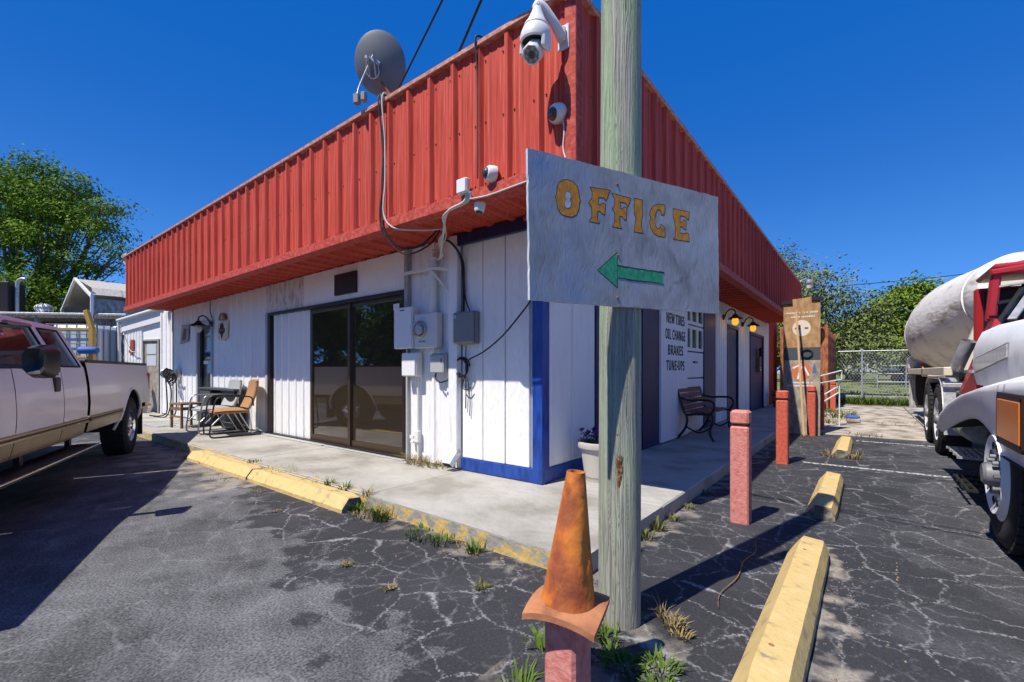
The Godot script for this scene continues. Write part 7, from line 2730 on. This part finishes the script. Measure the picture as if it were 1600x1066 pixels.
func blades(st: SurfaceTool, at: Vector3, count: int, h: float, spread: float, r: RandomNumberGenerator, lean := .6, wide := .005) -> void:
	for k in count:
		var a := r.randf() * TAU
		var base := at + Vector3(cos(a), 0, sin(a)) * spread * sqrt(r.randf())
		var out := Vector3(cos(a + r.randfn() * .5), 0, sin(a + r.randfn() * .5))
		var hh := h * r.randf_range(.45, 1.1)
		var w := out.cross(Vector3.UP) * wide * r.randf_range(.6, 1.3)
		var m := base + Vector3(0, hh * .6, 0) + out * hh * lean * .35
		var tip := base + Vector3(0, hh * .85, 0) + out * hh * lean * r.randf_range(.7, 1.3)
		var tone := r.randf_range(.65, 1.15)
		st.set_color(Color(tone, tone, tone))
		quad(st, base - w, base + w, m + w * .8, m - w * .8, Vector3.UP)
		tri(st, m - w * .8, m + w * .8, tip, Vector3.UP)

func weed(label: String, m: Material, spots: Array, seed_: int, called := "weeds", lean := .7) -> void:
	var r := RandomNumberGenerator.new()
	r.seed = seed_
	var s := mb()
	for q in spots:
		blades(s, Vector3(q[0], q[1], q[2]), q[3], q[4], q[5], r, lean, q[6] if q.size() > 6 else .005)
	var o := obj(called, s, m)
	o.set_meta("kind", "stuff")
	o.set_meta("label", label)

func build_weeds() -> void:
	# [x, y, z, blades, height, spread]
	weed("green weeds along the yellow kerb by the wheel stops", M.weed_green, [[-.98, 0, 1.33, 70, .09, .06], [-.62, 0, 1.36, 60, .09, .06], [-.74, 0, 1.33, 40, .10, .05], [-.10, 0, 1.36, 90, .06, .16], [.10, 0, 1.38, 60, .05, .10], [.40, 0, 1.37, 45, .09, .05], [-1.35, .10, 1.235, 40, .09, .05], [-1.62, .10, 1.24, 30, .08, .05], [-3.3, .12, 1.23, 25, .05, .08]], 61)
	weed("dry grass tangled between the wheel stops and the kerb", M.weed_dry, [[-.68, 0, 1.37, 50, .15, .07, .004], [-.85, 0, 1.40, 40, .05, .10, .004], [-1.0, .10, 1.23, 30, .13, .05, .003], [-1.9, .10, 1.235, 40, .06, .14, .003], [-2.6, .12, 1.23, 40, .05, .2, .003], [-5.2, .0, 1.30, 60, .05, .25, .004], [.3, 0, 1.40, 50, .03, .15, .004], [-3.2, 0, 1.52, 30, .02, .2, .004]], 62, "dry_grass")
	weed("pale dry weeds at the wall under the meter boxes", M.weed_dry, [[-1.72, SLAB, .10, 120, .16, .09, .003], [-1.5, SLAB, .09, 90, .12, .10, .003], [-1.3, SLAB, .08, 50, .10, .08, .003]], 63, "dry_grass", 1.2)
	weed("green weeds at the foot of the wooden post and cone", M.weed_green, [[1.42, 0, 1.74, 40, .07, .05], [1.52, 0, 1.72, 36, .06, .05], [1.68, 0, 1.86, 70, .06, .08, .005], [1.80, 0, 1.78, 60, .06, .07, .005], [1.86, 0, 1.92, 50, .05, .08], [1.60, 0, 1.80, 30, .05, .05], [1.36, 0, 1.96, 40, .09, .05], [1.40, 0, 2.2, 30, .08, .05]], 64, "weeds", .9)
	weed("brown seedling weeds beside the wooden post", M.weed_dry, [[1.73, 0, 1.44, 40, .07, .05], [1.66, 0, 1.40, 20, .12, .02, .003], [1.78, 0, 1.50, 30, .04, .05]], 65, "dry_grass", .8)
	weed("olive weeds in the gap between the walk and the asphalt", M.weed_olive, [[1.21, 0, .70, 60, .08, .05], [1.20, 0, .45, 70, .09, .06], [1.20, 0, .20, 60, .10, .05], [1.22, 0, -.1, 30, .06, .05], [1.22, 0, -.5, 25, .05, .05], [1.21, 0, -1.1, 20, .04, .05], [1.24, 0, .95, 40, .05, .06]], 66)
	weed("small dead tufts in the asphalt cracks", M.weed_dry, [[-.09, 0, 2.0, 45, .022, .03, .003], [.37, 0, 2.03, 45, .022, .03, .003], [-1.53, 0, 1.78, 40, .02, .04, .003], [-2.3, 0, 1.6, 30, .03, .05, .003]], 67, "dry_grass", 1.5)
	weed("dark dead tuft in the asphalt near the cone", M.weed_olive, [[.77, 0, 1.71, 60, .028, .035, .003]], 68, "dry_grass", 1.5)
	weed("dry grass round the farthest wheel stop", M.weed_dry, [[2.02, 0, -4.15, 40, .08, .08, .004], [2.3, 0, -4.2, 60, .09, .1, .004], [2.34, 0, -4.6, 40, .08, .1, .004], [2.0, 0, -4.5, 40, .07, .08, .004], [1.56, 0, -6.1, 30, .08, .05, .004]], 69, "dry_grass")
	weed("yellowing weeds beside the farthest bollards", M.weed_olive, [[1.75, .02, -9.0, 60, .14, .2, .006], [1.8, .02, -10.5, 90, .20, .3, .008], [1.95, .02, -11.3, 80, .22, .3, .008], [1.6, .02, -12.2, 70, .2, .25, .008], [2.4, .02, -7.0, 50, .06, .3, .006], [3.0, .02, -9.65, 60, .05, .6, .006]], 70)
	var spots := []
	var r := RandomNumberGenerator.new()
	r.seed = 71
	for k in 210:
		spots.append([r.randf_range(1.6, 9.0), 0.0, -16.7 - r.randf() * 1.6, 26, r.randf_range(.15, .42), .14, .012])
	weed("bright green grass growing along the fence", M.weed_green, spots, 72, "grass")
	var field := []
	for k in 160:
		field.append([r.randf_range(-4.0, 16.0), 0.0, -20.0 - pow(r.randf(), 1.6) * 30.0, 16, r.randf_range(.10, .25), .4, .03])
	weed("short grass tufts across the far field", M.weed_olive, field, 73, "grass")
	# grit and small stones loose on the asphalt
	var gs := mb()
	for k in 420:
		var x: float
		var z: float
		if k < 220:
			x = r.randf_range(-4.5, 1.2)
			z = 1.30 + absf(r.randfn()) * .28 + (.16 if x < -1.0 else 0.0)
		elif k < 340:
			x = r.randf_range(2.28, 2.6)
			z = r.randf_range(-.2, 2.6)
		else:
			x = r.randf_range(-4.0, 3.2)
			z = r.randf_range(-3.0, 3.0)
			if x < 1.2 and z < 1.3:
				continue
		var e := .0025 + .006 * pow(r.randf(), 3.0)
		var c := Vector3(x, e * .5, z)
		var tp := c + Vector3(r.randfn() * .3, 1.0, r.randfn() * .3) * e
		var ring := []
		for q in 5:
			var a := TAU * q / 5.0 + r.randf() * .6
			ring.append(c + Vector3(cos(a) * e * r.randf_range(.8, 1.4), -e * .4, sin(a) * e * r.randf_range(.8, 1.4)))
		for q in 5:
			tri(gs, tp, ring[q], ring[(q + 1) % 5], Vector3.UP)
	var go := obj("gravel", gs, M.soil)
	go.set_meta("kind", "stuff")
	go.set_meta("label", "loose grit and small stones on the asphalt")
	# twig lying on the lot
	var s := mb()
	tube(s, curve([Vector3(1.83, .012, .02), Vector3(1.87, .012, .25), Vector3(1.84, .012, .45), Vector3(1.86, .012, .72), Vector3(1.83, .012, .98), Vector3(1.86, .012, 1.15)], 5), [.001, .002, .003, .003, .004, .004, .005, .004, .005, .005, .004, .005, .005, .004, .004, .005, .004, .004, .003, .003, .003, .003, .002, .002, .002, .001], 6)
	tag(obj("twig", s, M.old_wood), "crooked dry twig lying beside the nearest wheel stop", "twig")
